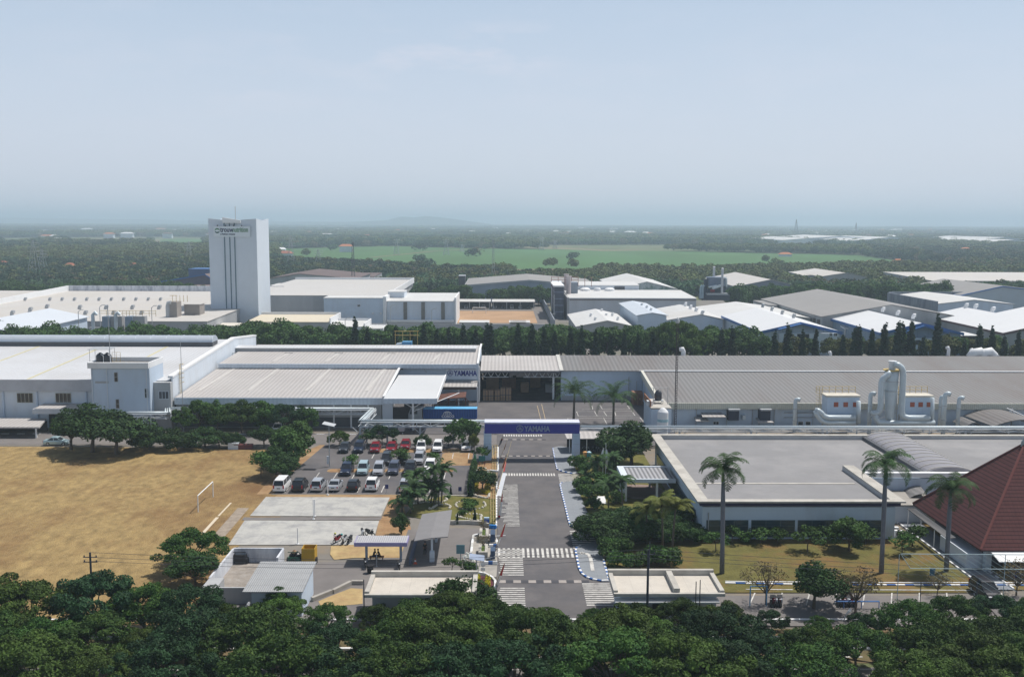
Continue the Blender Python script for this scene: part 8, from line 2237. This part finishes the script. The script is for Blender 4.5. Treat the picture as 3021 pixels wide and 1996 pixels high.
mb = MB(); mb.slab((q.x - 1.1, q.y - .3, z + .1), (q.x + .9, q.y - .6, z - .25), (q.x + 1.1, q.y + .7, z - .1), (q.x - .9, q.y + .9, z + .3), .06); mb.build('solar_panel', mat('panel_face', (.48, .50, .52), .4), t)
mb = MB(); mb.box(q.x - .42, q.x - .08, q.y - .2, q.y + .1, .6, 1.9); mb.build('battery_box', WALLW, t)
q = P('W3', 415, 995); z = PY('W3', 420, 770, q.y).z
t = thing('solar_lamp', 'solar panel on grey pole above the turnstiles', 'street lamp', (q.x, q.y, 0))
mb = MB(); mb.cyl((q.x, q.y, 0), (q.x, q.y, z), .07); mb.tube([(q.x, q.y, 0), (q.x + .25, q.y - .1, z - 1.0), (q.x + .5, q.y - .1, z - .1), (q.x + 1.6, q.y, z + .1), (q.x + 2.3, q.y, z + .3)], .035, 6); mb.build('pole', GREY, t)
mb = MB(); mb.slab((q.x - .8, q.y - .5, z + .1), (q.x + .9, q.y - .6, z - .15), (q.x + .9, q.y + .5, z + .15), (q.x - .8, q.y + .5, z + .4), .05); mb.build('solar_panel', mat('panel_blue', (.30, .36, .48), .3), t)
q = P('W3', 490, 1015); z = PY('W3', 492, 835, q.y).z
t = thing('round_sign', 'round white traffic sign with small plate above red flower bed', 'sign', (q.x, q.y, 0))
mb = MB(); mb.cyl((q.x, q.y, 0), (q.x, q.y, z), .035); mb.build('post', GREY, t)
mb = MB(); mb.cyl((q.x, q.y - .06, z), (q.x, q.y - .03, z), .3, n=18); mb.build('disc', WHITE, t)
mb = MB(); mb.box(q.x - .25, q.x + .25, q.y - .06, q.y - .03, z - .75, z - .4); mb.build('plate', WHITE, t)
q = P('W3', 230, 800); mb = MB(); mb.box(q.x - .5, q.x + .5, q.y, q.y + .08, .9, 2.0); mb.bar((q.x, q.y + .1, 0), (q.x, q.y + .1, 1), .06); one('teal_board', mb, mat('board_pale_teal', (.12, .24, .28), .4), 'pale teal board behind the white flowering bush', 'sign')
for i, (x0, x1, y0, y1) in enumerate(((445, 555, 600, 505), (435, 548, 790, 692))):
 a, b = P('W3', x0, y0), P('W3', x1, y1)
 t = thing('planter_box', ['far', 'near'][i] + ' white planter box with dry sapling by the turnstiles', 'planter', ((a.x + b.x) / 2, a.y, 0), 0, 'white planter boxes')
 mb = MB()
 for p in ((a.x, b.x, a.y, a.y + .35), (a.x, b.x, b.y - .35, b.y), (a.x, a.x + .35, a.y + .35, b.y - .35), (b.x - .35, b.x, a.y + .35, b.y - .35)): mb.box(*p, 0.1, 1.0)
 mb.build('wall', PARA, t)
 mb = MB(); mb.box(a.x + .35, b.x - .35, a.y + .35, b.y - .35, .1, .85); mb.build('grass_fill', mat('planter_green', (.10, .15, .03), .9, .3, 2), t)
 put('bare', ((a.x + b.x) / 2, (a.y + b.y) / 2, .8), .36, ['far', 'near'][i] + ' small dry brown sapling growing in a white planter', 'saplings in the white planters')
 c0, c1 = P('W3', 565, [635, 835][i]), P('W3', 640, [560, 765][i])
 t = thing('turnstile', ['far', 'near'][i] + ' turnstile booth with blue and white base beside the road', 'turnstile', (c0.x, c0.y, 0), 0, 'turnstile booths')
 mb = MB(); mb.box(c0.x, c1.x, c0.y, c1.y, .16, .5); mb.build('base', CONC, t)
 mb = MB(); mb.box(c0.x + .1, c1.x - .1, c0.y + .3, c1.y - .2, .503, 1.5); mb.build('cabinet', mat('booth_dark', (.05, .08, .14), .4), t)
 mb = MB(); mb.bar((c1.x - .1, c0.y + .6, 1.2), (c1.x + 1.2, c0.y + .6, 1.3), .06); mb.build('arm', WHITE, t)
q = P('V2', 2125, 680)
t = thing('traffic_cone', 'orange traffic cone with white band beside the slanting canopy', 'traffic cone', (q.x, q.y, 0))
mb = MB(); mb.lathe([(.17, .14), (.11, .4), (.03, .75)], (q.x, q.y, 0), 12); mb.build('cone', mat('cone_orange', (.65, .08, .02), .6), t)
mb = MB(); mb.lathe([(.125, .38), (.09, .55)], (q.x, q.y, 0), 12); mb.build('band', WHITE, t)
mb = MB(); mb.box(q.x - .22, q.x + .22, q.y - .22, q.y + .22, .08, .139); mb.build('base', _m['cone_orange'], t)
OCH = mat('skip_yellow', (.50, .30, .03), .6, .1, 1)
def skip(label, a, wdt, dep, h, m, open_top=True):
 t = thing('waste_trailer', label, 'trailer', (a.x, a.y, 0))
 x0, x1, y0, y1 = a.x, a.x + wdt, a.y, a.y + dep
 mb = MB()
 for p in ((x0, x1, y0, y0 + .06), (x0, x1, y1 - .06, y1), (x0, x0 + .06, y0 + .06, y1 - .06), (x1 - .06, x1, y0 + .06, y1 - .06)): mb.box(*p, .45, h)
 mb.box(x0, x1, y0, y1, .35, .447); mb.build('body', m, t)
 for y in (y0 + dep * .3,):
  mb = MB(); mb.cyl((x1 + .01, y, .4), (x1 + .2, y, .4), .4, n=14); mb.build('wheel', BLACK, t)
  mb = MB(); mb.cyl((x0 - .2, y, .4), (x0 - .01, y, .4), .4, n=14); mb.build('wheel', BLACK, t)
 for k in range(2):
  mb = MB(); mb.box(x0 - .02, x1 + .02, y0 - .03, y0 - .003, .8 + .7 * k, .88 + .7 * k); mb.build('rib', m, t)
 return t
q = P('V2', -60, 690); skip('tall yellow waste trailer with open top', Vector((P('W1', 1150, 1085).x, P('W1', 1150, 1085).y, 0)), 1.55, 1.6, 1.95, OCH)
q = P('W1', 1065, 1085); t = skip('low dark green waste cart heaped with sacks', Vector((q.x - .3, q.y, 0)), 1.35, 1.3, .9, mat('cart_green', (.03, .10, .07), .6, .2, 1))
q = P('W1', 625, 1085); t = skip('black waste cart with yellow side inside the refuse yard', Vector((q.x, q.y, 0)), 1.45, 1.3, 1.2, mat('cart_black', (.03, .03, .035), .6, .2, 1))
g = random.Random(5)
BAG = mat('bag_black', (.03, .03, .035), .35, .3, 1.5, spec=.5)
def sack(label, x, y, z, r, m=BAG):
 mb = MB(); mb.lathe([(r * .5, 0), (r, r * .35), (r * .95, r * .8), (r * .5, r * 1.3), (r * .12, r * 1.5), (r * .2, r * 1.7)], (x, y, z), 10)
 mb.v = [(a + g.uniform(-.07, .07), b + g.uniform(-.07, .07), c + g.uniform(-.05, .05)) for a, b, c in mb.v]
 one('refuse_sack', mb, m, label, 'refuse sack', 'refuse sacks')
for i, (x, y) in enumerate(((660, 1020), (700, 1040), (735, 1045), (760, 1035), (790, 1045), (830, 1050), (855, 1045), (745, 1010), (700, 1000))):
 q = P('W1', x, y); sack('black refuse sack, %s of the heap along the refuse yard back wall' % nth(i + 1), q.x, q.y, .1, g.uniform(.3, .5))
for i, (x, y) in enumerate(((935, 1050), (965, 1058))):
 q = P('W1', x, y); sack(['left', 'right'][i] + ' grey translucent refuse sack near the end wall', q.x, q.y, .1, .4, mat('bag_grey', (.3, .31, .36), .4, .3, 2))
q = P('W1', 1065, 1085)
for i, (dx, z, r_, m_) in enumerate(((.0, .75, .3, BAG), (.65, .75, .38, BAG), (.3, 1.1, .28, CARD))): sack('refuse sack, %s on the dark green cart' % nth(i + 1), q.x + dx, q.y + .8, z, r_, m_)
q = P('W1', 690, 1060)
for i, (dx, z) in enumerate(((.2, 1.0), (.7, .95))): sack(['left', 'right'][i] + ' refuse sack on top of the black cart', q.x + dx - 1, q.y + .8, z, .3)
mb = MB(); q = P('W1', 1085, 1088); mb.tube([(q.x + .26 * math.cos(a_), q.y - .1, .45 + .26 * math.sin(a_)) for a_ in [k * math.pi / 8 for k in range(17)]], .08, 8, False); one('old_tyre', mb, BLACK, 'old tyre leaning on the dark green cart', 'tyre')
mb = MB(); q = P('W1', 715, 1040); mb.tube([(q.x + .33 * math.cos(a_), q.y + .33 * math.sin(a_), .85) for a_ in [k * math.pi / 8 for k in range(17)]], .12, 8, False); one('old_tyre', mb, BLACK, 'old tyre on top of the sack heap in refuse yard', 'tyre')
q = P('V2', 1255, 850); mb = MB(); mb.lathe([(.32, 0), (.42, .9), (.45, .92), (.38, .94)], (q.x, q.y, .08), 12); one('black_bin', mb, BLACK, 'open black bin at the guard house corner', 'bin')
for i, (x, m_) in enumerate(((2040, WALLW), (2095, mat('box_red', (.15, .05, .05), .8)), (2150, mat('box_maroon', (.12, .04, .05), .8)), (2182, _m['box_maroon']))):
 q = P('Z5', x, 1115); mb = MB(); wd_ = .9 if i < 2 else .45; mb.box(q.x - wd_, q.x + wd_, q.y, q.y + 1, 0, 1.1 - .3 * (i > 0)); mb.box(q.x - wd_ - .05, q.x + wd_ + .05, q.y - .05, q.y + 1.05, 1.103 - .3 * (i > 0), 1.2 - .3 * (i > 0)); one('field_box', mb, m_, ['white', 'dark red', 'small maroon left', 'small maroon right'][i] + ' box at the far edge of the dry field', 'box')
for i, (x, y) in enumerate((('W4', (185, 760)), ('W4', (245, 745)))):
 q = P(x, *y); mb = MB(); mb.slab((q.x - .6, q.y - .4, .2), (q.x + .5, q.y - .4, .2), (q.x + .4, q.y + 1.2, .8), (q.x - .7, q.y + 1.2, .8), .1); mb.box(q.x - .4, q.x + .3, q.y + .4, q.y + .5, 0, .5)
 one('white_slab', mb, WHITE, ['left', 'right'][i] + ' tilted white slab seat in the garden right of road', 'sign')  # small garden seats built as tilted slabs
for x, y, w_, h_, lab in (('W5', (1095, 855), .9, 1.1, 'upper white air conditioner at the building corner'), ('W5', (1125, 880), .9, 1.1, 'lower white air conditioner at the building corner')):
 q = P(x, *y); t = thing('air_conditioner', lab, 'air conditioner', (q.x, q.y, 0)); mb = MB(); mb.box(q.x - .5, q.x + .5, q.y, q.y + .5, .12, 1.0); mb.build('case', WHITE, t); mb = MB(); mb.cyl((q.x, q.y - .03, .55), (q.x, q.y - .004, .55), .35, n=14); mb.build('fan', DGREY, t)
PD = mat('pole_dark', (.05, .055, .07), .8, .2, 2)
def pole(label, fr, xb, xt, yt, Y, r=.13, arms=0):
 tp = PY(fr, xt, yt, Y)
 t = thing('utility_pole', label, 'utility pole', (tp.x, Y, 0))
 mb = MB(); mb.cyl((tp.x, Y, 0), (tp.x, Y, tp.z), r, r * .75); mb.build('shaft', PD, t)
 for k in range(arms):
  mb = MB(); mb.bar((tp.x - .7, Y, tp.z - .5 - .5 * k), (tp.x + .7, Y, tp.z - .5 - .5 * k), .07)
  for dx in (-.6, 0, .6): mb.lathe([(.06, 0), (.08, .1), (.03, .18)], (tp.x + dx, Y, tp.z - .46 - .5 * k), 6)
  mb.build('cross_arm', PD, t)
 return tp
w1 = pole('dark utility pole in front of the right guard house', 'W4', 650, 668, 1160, 94.0, .14, 1)
w2 = pole('utility pole at the left above the street tree row', 'W6', 420, 420, 45, 96.5, .13, 2)
pole('thin dark pole at the left corner of the left guard house', 'V2', 1130, 1130, 970, 94.3, .07)
pole('left short dark pole before the right guard house roof', 'W4', 1110, 1110, 1455, 94.0, .06)
pole('right short dark pole before the right guard house roof', 'W4', 1148, 1148, 1440, 94.1, .06)
pole('slim grey pole behind the coconut palms', 'W4', 682, 682, 1090, 101.6, .06)
w3 = pole('slim steel pole at the right part of the inner street', 'V6', 1495, 1495, 190, 99.5, .05)
w4 = pole('lattice looking pole near the right picture edge', 'V6', 1975, 1975, 200, 98.4, .1)
def wire(label, a, b, sag, r=.018):
 mb = MB(); n = 16
 mb.tube([a.lerp(b, k / n) + Vector((0, 0, -sag * math.sin(math.pi * k / n))) for k in range(n + 1)], r, 4); one('power_wire', mb, PD, label, 'wire', 'wires along the street')
for i, dz in enumerate((0, -.5, -.9)):
 wire('%s wire between the two dark utility poles' % ['upper', 'middle', 'lower'][i], w2 + Vector((0, 0, dz)), w1 + Vector((0, 0, dz)), .9)
 wire('%s wire from dark pole towards the right edge' % ['upper', 'middle', 'lower'][i], w1 + Vector((0, 0, dz)), Vector((95, 94, 5.4 + dz)), .9)
t = thing('steel_gantry', 'thin galvanised steel gantry with diagonal wires at the right edge', 'gantry', (55, 104, 0))
mb = MB()
def gp(x, y, Y): return PY('W5', x, y, Y)
for y in (1000, 1112):
 mb.bar(gp(1140 if y == 1000 else 1215, y, 101), gp(2300, y + 8, 101), .06)
for x in (1130, 1950): q = gp(x, 1005, 101); mb.bar((q.x, 101, 0), (q.x, 101, q.z), .06)
mb.bar(gp(1140, 1000, 101), gp(1215, 1112, 101), .05)
mb.build('frame', mat('galv', (.32, .42, .45), .5), t)
mb = MB()
for k in range(13):
 u = gp(1150 + 62 * k, 1003, 101); v = Vector((u.x + 4.2, 96.5, .9 + u.z - 3.4)); mb.tube([u, v], .014, 4)
mb.build('wire', _m['galv'], t)
mb = MB(); a, b = P('V6', 835, 425, .0), P('V6', 1135, 425)
for x in (a.x, (a.x + b.x) / 2, b.x): mb.bar((x, a.y, 0), (x, a.y, .9), .07)
mb.bar((a.x - 1, a.y, .9), (b.x, a.y, .9), .12); one('blue_rail', mb, mat('rail_blue', (.08, .20, .48), .5), 'blue pipe rail behind the motorcycle row', 'rail')
mb = MB(); a, b = P('V6', 35, 405), P('V6', 175, 405)
for x in (a.x, b.x): mb.bar((x, a.y, 0), (x, a.y, 2.3), .1)
mb.bar((a.x, a.y, 2.3), (b.x, a.y, 2.3), .1); one('pipe_barrier', mb, mat('frame_pale_blue', (.12, .30, .50), .5), 'pale blue pipe frame right of the right guard house', 'frame')
q = P('V6', 1590, 180); mb = MB(); mb.box(q.x - .3, q.x + .3, q.y, q.y + .1, .6, 1.5); mb.bar((q.x, q.y + .1, 0), (q.x, q.y + .1, .7), .05); one('small_signboard', mb, mat('board_blue', (.03, .14, .22), .5), 'small blue signboard on the lawn by the bare tree', 'sign')
for i, (fr, x, y) in enumerate((('W6', 1158, 290), ('V6', 885, 440))):
 q = PY(fr, x, y, 95.5)
 t = thing('street_lamp', ['left', 'right'][i] + ' white street lamp head showing between the street trees', 'street lamp', (q.x, 95.5, 0), 0, 'street lamps among the street trees')
 mb = MB(); mb.tube([(q.x - .6, 95.5, 0), (q.x - .5, 95.5, q.z - .8), (q.x - .3, 95.5, q.z - .25)], .06, 6); mb.build('pole', GREY, t)
 mb = MB(); mb.tube([(q.x - .35, 95.5, q.z - .35), (q.x, 95.5, q.z), (q.x + .1, 95.6, q.z + .25)], [.05, .17, .12], 8); mb.build('lamp_head', WHITE, t)
for i, (fr, x, yb, yt, Y) in enumerate((('Z1', 870, 1010, 890, 322), ('Z1', 683, 1010, 930, 322), ('Z1', 1325, 1010, 895, 322), ('Z1', 940, 1010, 890, 318), ('Z2', 1192, 1040, 890, 372), ('Z2', 1553, 1040, 920, 372), ('Z2', 795, 1080, 1000, 340), ('Z3', 372, 1065, 965, 383), ('Z3', 400, 1050, 800, 390))):
 q = PY(fr, x, yt, Y); s_ = 1.8 if i not in (3, 8) else 0
 mb = MB(); mb.tube([(q.x, Y, 0), (q.x, Y, q.z - .6), (q.x + s_ * .4, Y, q.z), (q.x + s_ + .01, Y, q.z + .1)], .12, 5); one('lamp_post', mb, GREY, 'tall lamp post, %s from left beyond the tree belt' % nth(i + 1), 'street lamp', 'lamp posts beyond the tree belt')
mb = MB(); q = P('Z6', 1330, 225, 0)
q = PY('Z2', 1325, 1160, 262)
for k in range(4): mb.bar((q.x - 3 + 2 * k, 264, 0.0), (q.x - 3 + 2 * k, 264, q.z + 1.2), .1)
for k in range(2): mb.bar((q.x - 3.2, 264, q.z + k * 1.1), (q.x + 3.4, 264, q.z + k * 1.1), .09)
one('yellow_scaffold', mb, YELLOW, 'yellow frame glimpsed between trees behind the blue box truck', 'scaffold')
# ================================================================== FAR PLAIN
def inpoly(x, y, pl):
 c = False; j = len(pl) - 1
 for i in range(len(pl)):
  if (pl[i][1] > y) != (pl[j][1] > y) and x < (pl[j][0] - pl[i][0]) * (y - pl[i][1]) / (pl[j][1] - pl[i][1]) + pl[i][0]: c = not c
  j = i
 return c
fcol = bpy.data.collections.new('forest_kinds')
for i, (m, sz, n) in enumerate(((leafmat('leaf_far', (.052, .105, .045), rnd=.4), .42, 420), (leafmat('leaf_far_olive', (.11, .14, .045), rnd=.3), .42, 420), (leafmat('leaf_far_dark', (.03, .065, .028), rnd=.3), .42, 420), (leafmat('leaf_far_brown', (.15, .125, .07), rnd=.2), .36, 240))):
 g = random.Random(i)
 me = leaf_mesh('far_crown', blobs(g, 9, 2.6, 2.2, 6.0, 1.6, 2.6, .8), n, sz * 1.5, 200 + i, shell=.8); me.materials.append(m)
 o = bpy.data.objects.new('far_tree_kind', me); fcol.objects.link(o)
gg = np.random.default_rng(3)
pts, scl, kid, rot = [], [], [], []
FP = [pl for _, _, pl in FIELDS]
def patch(x, y): return math.sin(x * .0041 + 1.3 * math.sin(y * .0023)) + math.sin(y * .0052 + 2 * math.sin(x * .0019))
Mi = CAMROT.transposed()
y = 545.0
while y < 13000:
 s = 1.0 + max(0, (y - 700)) / 1150.0
 s = min(s, 6.5)
 stp = 6.6 * s
 hw = y * .56 + 40
 n = int(2 * hw / stp)
 xs = -hw + 2 * hw * (np.arange(n) + gg.random(n)) / n
 for x in xs:
  yy = y + gg.uniform(-.5, .5) * stp
  d = Mi @ Vector((x, yy, -CAMH))
  dx = (1510.5 + FPX * d.x / -d.z) / 1.27307; dy = (998 - FPX * d.y / -d.z) / 1.27307
  if any(inpoly(dx, dy, pl) for pl in FP):
   if gg.random() > .002 * s: continue
  if yy < 700 and any(a_ - 5 < x < b_ + 5 and c_ - 14 < yy < d_ + 8 for a_, b_, c_, d_ in RECTS): continue
  if yy > 1500 and (patch(x * .9, yy * .8) > 1.0 or patch(x * .45 + 900, yy * 1.9) > 1.25): continue
  if yy < 1500 and 700 < yy and gg.random() < .1: continue
  pts.append((x, yy, 0)); q = s * gg.uniform(.75, 1.3)
  h = min(q, 1.0 + .28 * (q - 1)) if q > 1 else q
  scl.append((q * 1.2, q * 1.2, h * 1.35))
  pp = patch(x * 2.2, yy * 1.6)
  kid.append(1 if (pp > .3 and gg.random() < .75) or gg.random() < .12 else (3 if gg.random() < .10 else (2 if (pp < -.7 and gg.random() < .8) or gg.random() < .15 else 0)))
  rot.append(gg.uniform(0, 6.28))
 y += stp * .9
me = bpy.data.meshes.new('far_woodland')
me.from_pydata(pts, [], [])
me.attributes.new('scl', 'FLOAT_VECTOR', 'POINT').data.foreach_set('vector', np.array(scl, np.float32).ravel())
me.attributes.new('kid', 'INT', 'POINT').data.foreach_set('value', np.array(kid, np.int32))
me.attributes.new('rot', 'FLOAT', 'POINT').data.foreach_set('value', np.array(rot, np.float32))
wo_ = link('far_woodland', me)
tag(wo_, 'mixed green woodland stretching over the plain to the horizon', 'woodland', None, 'stuff')
ng = bpy.data.node_groups.new('scatter', 'GeometryNodeTree')
ng.interface.new_socket('Geometry', in_out='INPUT', socket_type='NodeSocketGeometry')
ng.interface.new_socket('Geometry', in_out='OUTPUT', socket_type='NodeSocketGeometry')
N = ng.nodes.new; K = ng.links.new
gi, go = N('NodeGroupInput'), N('NodeGroupOutput')
ip = N('GeometryNodeInstanceOnPoints'); ci_ = N('GeometryNodeCollectionInfo')
ci_.inputs['Collection'].default_value = fcol; ci_.inputs['Separate Children'].default_value = True; ci_.inputs['Reset Children'].default_value = True
ip.inputs['Pick Instance'].default_value = True
def na(nm, ty):
 a = N('GeometryNodeInputNamedAttribute'); a.data_type = ty; a.inputs['Name'].default_value = nm; return a.outputs['Attribute']
K(gi.outputs[0], ip.inputs['Points']); K(ci_.outputs[0], ip.inputs['Instance']); K(na('kid', 'INT'), ip.inputs['Instance Index']); K(na('scl', 'FLOAT_VECTOR'), ip.inputs['Scale'])
cx_ = N('ShaderNodeCombineXYZ'); K(na('rot', 'FLOAT'), cx_.inputs[2]); K(cx_.outputs[0], ip.inputs['Rotation'])
K(ip.outputs[0], go.inputs[0])
wo_.modifiers.new('scatter', 'NODES').node_group = ng
print('far trees', len(pts))
# --- houses of the villages -------------------------------------------------------------
TRED = mat('house_red_roof', (.33, .12, .07), .85, .15, .3); TORA = mat('house_orange_roof', (.45, .17, .08), .85, .1, .3); TBRO = mat('house_brown_roof', (.17, .10, .09), .85, .1, .3)
def house(label, x, y, w_, d_, h_, rf, group=None, name='house', wallm=WALLW, rh=.3):
 t = thing(name, label, 'house', (x, y, 0), 0, group)
 mb = MB(); mb.box(x - w_ / 2, x + w_ / 2, y, y + d_, 0, h_); mb.build('wall', wallm, t)
 mb = MB(); r_ = d_ * rh
 mb.add([(x - w_ * .58, y - .8, h_), (x + w_ * .58, y - .8, h_), (x + w_ * .58, y + d_ + .8, h_), (x - w_ * .58, y + d_ + .8, h_), (x - w_ * .3, y + d_ / 2, h_ + r_), (x + w_ * .3, y + d_ / 2, h_ + r_)], [(0, 1, 5, 4), (1, 2, 5), (2, 3, 4, 5), (3, 0, 4), (0, 3, 2, 1)])
 mb.build('roof', rf, t)
 return t
HS = [('Z1', 600, 640, 9, 7, 8, TRED, 'two storey house with pink red hip roof left of the mill tower'), ('Z1', 810, 620, 13, 8, 5, TORA, 'orange roofed long house beside the two storey house'), ('Z1', 890, 625, 7, 6, 5, WHITE, 'small white roofed house right of the orange roof'), ('Z1', 440, 640, 9, 7, 4.5, TORA, 'low orange roofed house left of the two storey house'),
      ('Z1', 700, 640, 7, 7, 5, TRED, 'small red roofed house between two orange roofs'), ('Z1', 1160, 625, 7, 7, 7, TRED, 'dull red roof among olive trees left of the tower'), ('Z1', 1530, 630, 14, 9, 6, TORA, 'orange roofed house next to the brown warehouse'), ('Z1', 15, 625, 8, 8, 8, TRED, 'red roofed house at the left picture edge'), ('Z1', 310, 640, 8, 8, 3, TBRO, 'brown roofed house at the foot of the lattice pylon'),
      ('Z1', 318, 330, 18, 12, 12, TORA, 'lone orange roofed house above the trees, far left'), ('Z2', 270, 475, 15, 10, 5, TRED, 'red roofed farm house at left end of the green field'), ('Z2', 238, 450, 8, 8, 9, WHITE, 'white roofed small house behind the red farm house'), ('Z2', 800, 425, 15, 10, 8, TORA, 'orange gabled farm house on the edge of the green field'), ('Z2', 1020, 640, 13, 9, 6, TBRO, 'pale two storey house with brown roof behind long warehouse'),
      ('Z2', 200, 640, 7, 6, 6, WHITE, 'tiny white house right of the mill tower'), ('Z2', 580, 625, 10, 6, 9, WHITE, 'white roofed shed above the dark brown hall'), ('Z2', 1570, 640, 5, 5, 7, TRED, 'tiny pink house in the brown scrub'),
      ('Z4', 1155, 600, 11, 8, 6, TBRO, 'dark red roofed house among olive trees at right'), ('Z4', 1280, 590, 10, 8, 8, TORA, 'steep orange roofed house at right'), ('Z4', 1015, 590, 4, 4, 8, TORA, 'small orange pointed roof at right'), ('Z4', 1866, 465, 9, 6, 10, TORA, 'pink roofed hut by the fallow field'), ('Z4', 1375, 610, 5, 5, 7, WHITE, 'small pale hut right of the steep orange roof'), ('Z4', 290, 465, 14, 8, 3, TORA, 'tan roofed farm hut in the green field')]
for fr, x, y_, w_, d_, h_, rf, lab in HS:
 q = P(fr, x, y_); house(lab, q.x, min(q.y, 1500), w_ * .75 * min(q.y, 1500) / 900, d_, (h_ - (rf is WHITE) * 2) * (1 if q.y < 1500 else 1), rf)
g = random.Random(77)
for i in range(150):
 dx = g.uniform(1150, 2373) if i % 3 else g.uniform(0, 1150)
 dy = g.uniform(527, 552) if i % 2 else g.uniform(532, 566)
 if dx > 1400 and g.random() < .5: dy = g.uniform(529, 545)
 q = P('D', dx, dy)
 if any(inpoly(dx, dy, pl) for pl in FP): continue
 k_ = q.y / 900.0
 c_ = g.choice([('dull red', TRED), ('orange', TORA), ('white', WHITE), ('white', ROOFX), ('white', WHITE), ('brown', TBRO)])
 house('small distant %s roof, %s strip of woodland, %s part of the view' % (c_[0], 'farther' if dy < 538 else 'nearer', ['far left', 'left', 'centre', 'right', 'far right'][min(4, int(dx / 475))]), q.x, q.y, g.uniform(5, 12) * k_, g.uniform(5, 9) * k_ ** .5, 7 + 1.6 * k_, c_[1], 'distant houses in the woodland', rh=.25)
for i, (x0, x1, y_, h_) in enumerate(((1813, 1930, 570, 11), (1880, 2010, 566, 13), (1960, 2085, 571, 10), (2010, 2110, 568, 12), (2275, 2373, 568, 12), (2290, 2400, 575, 11))):
 a, b = P('D', x0, y_), P('D', x1, y_)
 hall('far_factory', 'long white factory roof, %s from left below the right horizon' % nth(i + 1), a.x, b.x, a.y, a.y + 260, h_, h_ + 4, roof=ROOFX, wall=WALLW, cat='factory', group='white factories below the horizon')
# --- pylons and masts ---------------------------------------------------------------------
def pylon(label, fr, x, yb, yt, Y, w_=7.0, m=GREY, arms=True, name='lattice_pylon', cat='pylon'):
 tp = PY(fr, x, yt, Y); H = tp.z
 t = thing(name, label, cat, (tp.x, Y, 0))
 mb = MB(); b_ = max(.14, Y / 5200); n = 9
 f = lambda u: w_ / 2 * (1 - u) ** 1.1 + .35
 for sx in (-1, 1):
  for sy in (-1, 1):
   for k in range(n):
    u, v = k / n, (k + 1) / n
    mb.bar((tp.x + sx * f(u), Y + sy * f(u), H * u), (tp.x + sx * f(v), Y + sy * f(v), H * v), b_)
    if sy < 0: mb.bar((tp.x + sx * f(u), Y - f(u), H * u), (tp.x - sx * f(v), Y - f(v), H * v), b_ * .7)
 mb.build('tower', m, t)
 if arms:
  for u in (.74, .84, .94):
   mb = MB(); mb.bar((tp.x - w_ * .55, Y, H * u), (tp.x + w_ * .55, Y, H * u), b_ * 1.2); mb.build('cross_arm', m, t)
 return t
for a in (('left tall lattice pylon of the pair at far left', 'Z1', 285, 640, 320, 640), ('right shorter lattice pylon of the pair at far left', 'Z1', 365, 640, 400, 690), ('lattice pylon left of the mill tower', 'Z1', 1650, 570, 330, 900), ('lattice pylon right of the mill tower', 'Z2', 318, 580, 290, 800), ('second lattice pylon right of the mill tower', 'Z2', 560, 590, 400, 820),
          ('lattice pylon standing in the middle of the green field', 'Z2', 1245, 530, 310, 1250), ('lattice pylon at the right part of the green field, left one', 'Z2', 1680, 520, 310, 1250), ('lattice pylon close right of the previous field pylon', 'Z2', 1820, 510, 360, 1400), ('pylon far right centre above the green field', 'Z3', 290, 480, 290, 1500), ('faint pylon above the white process factory', 'Z3', 408, 470, 320, 1600)):
 pylon(*a[:6])
pylon('dark slim telecom mast in front of the green field', 'Z2', 862, 640, 335, 560, 1.6, DGREY, False, 'telecom_mast', 'mast')
pylon('pale slim telecom mast near the fallow field', 'Z2', 2092, 620, 310, 640, 1.4, GREY, False, 'telecom_mast', 'mast')
pylon('tall radio mast on the right horizon', 'Z4', 382, 330, 140, 2600, 14, DGREY, False, 'radio_mast', 'mast')
pylon('thin radio mast on the far right horizon', 'Z4', 905, 300, 168, 3200, 9, DGREY, False, 'radio_mast', 'mast')
# --- smoke of field fires (thin real volumes are kept inside one haze) -----------------------
hz = MB(); hz.box(-16000, 16000, -400, 16000, -3, 142)
ho = hz.build('haze', mat('haze_tmp', (1, 1, 1)), None)
hm = bpy.data.materials.new('haze'); hm.use_nodes = True
t_ = hm.node_tree; t_.nodes.clear()
o_ = t_.nodes.new('ShaderNodeOutputMaterial'); v_ = t_.nodes.new('ShaderNodeVolumePrincipled')
v_.inputs['Color'].default_value = (.68, .85, 1.0, 1); v_.inputs['Density'].default_value = HAZE_D; v_.inputs['Anisotropy'].default_value = 0.1
t_.links.new(v_.outputs[0], o_.inputs['Volume'])
ho.data.materials.clear(); ho.data.materials.append(hm)
tag(ho, 'pale blue dry season haze over the whole plain', 'haze', None, 'stuff')
for ps in PR.values():
 for p in ps:
  for c in list(p.children): bpy.data.objects.remove(c)
  bpy.data.objects.remove(p)
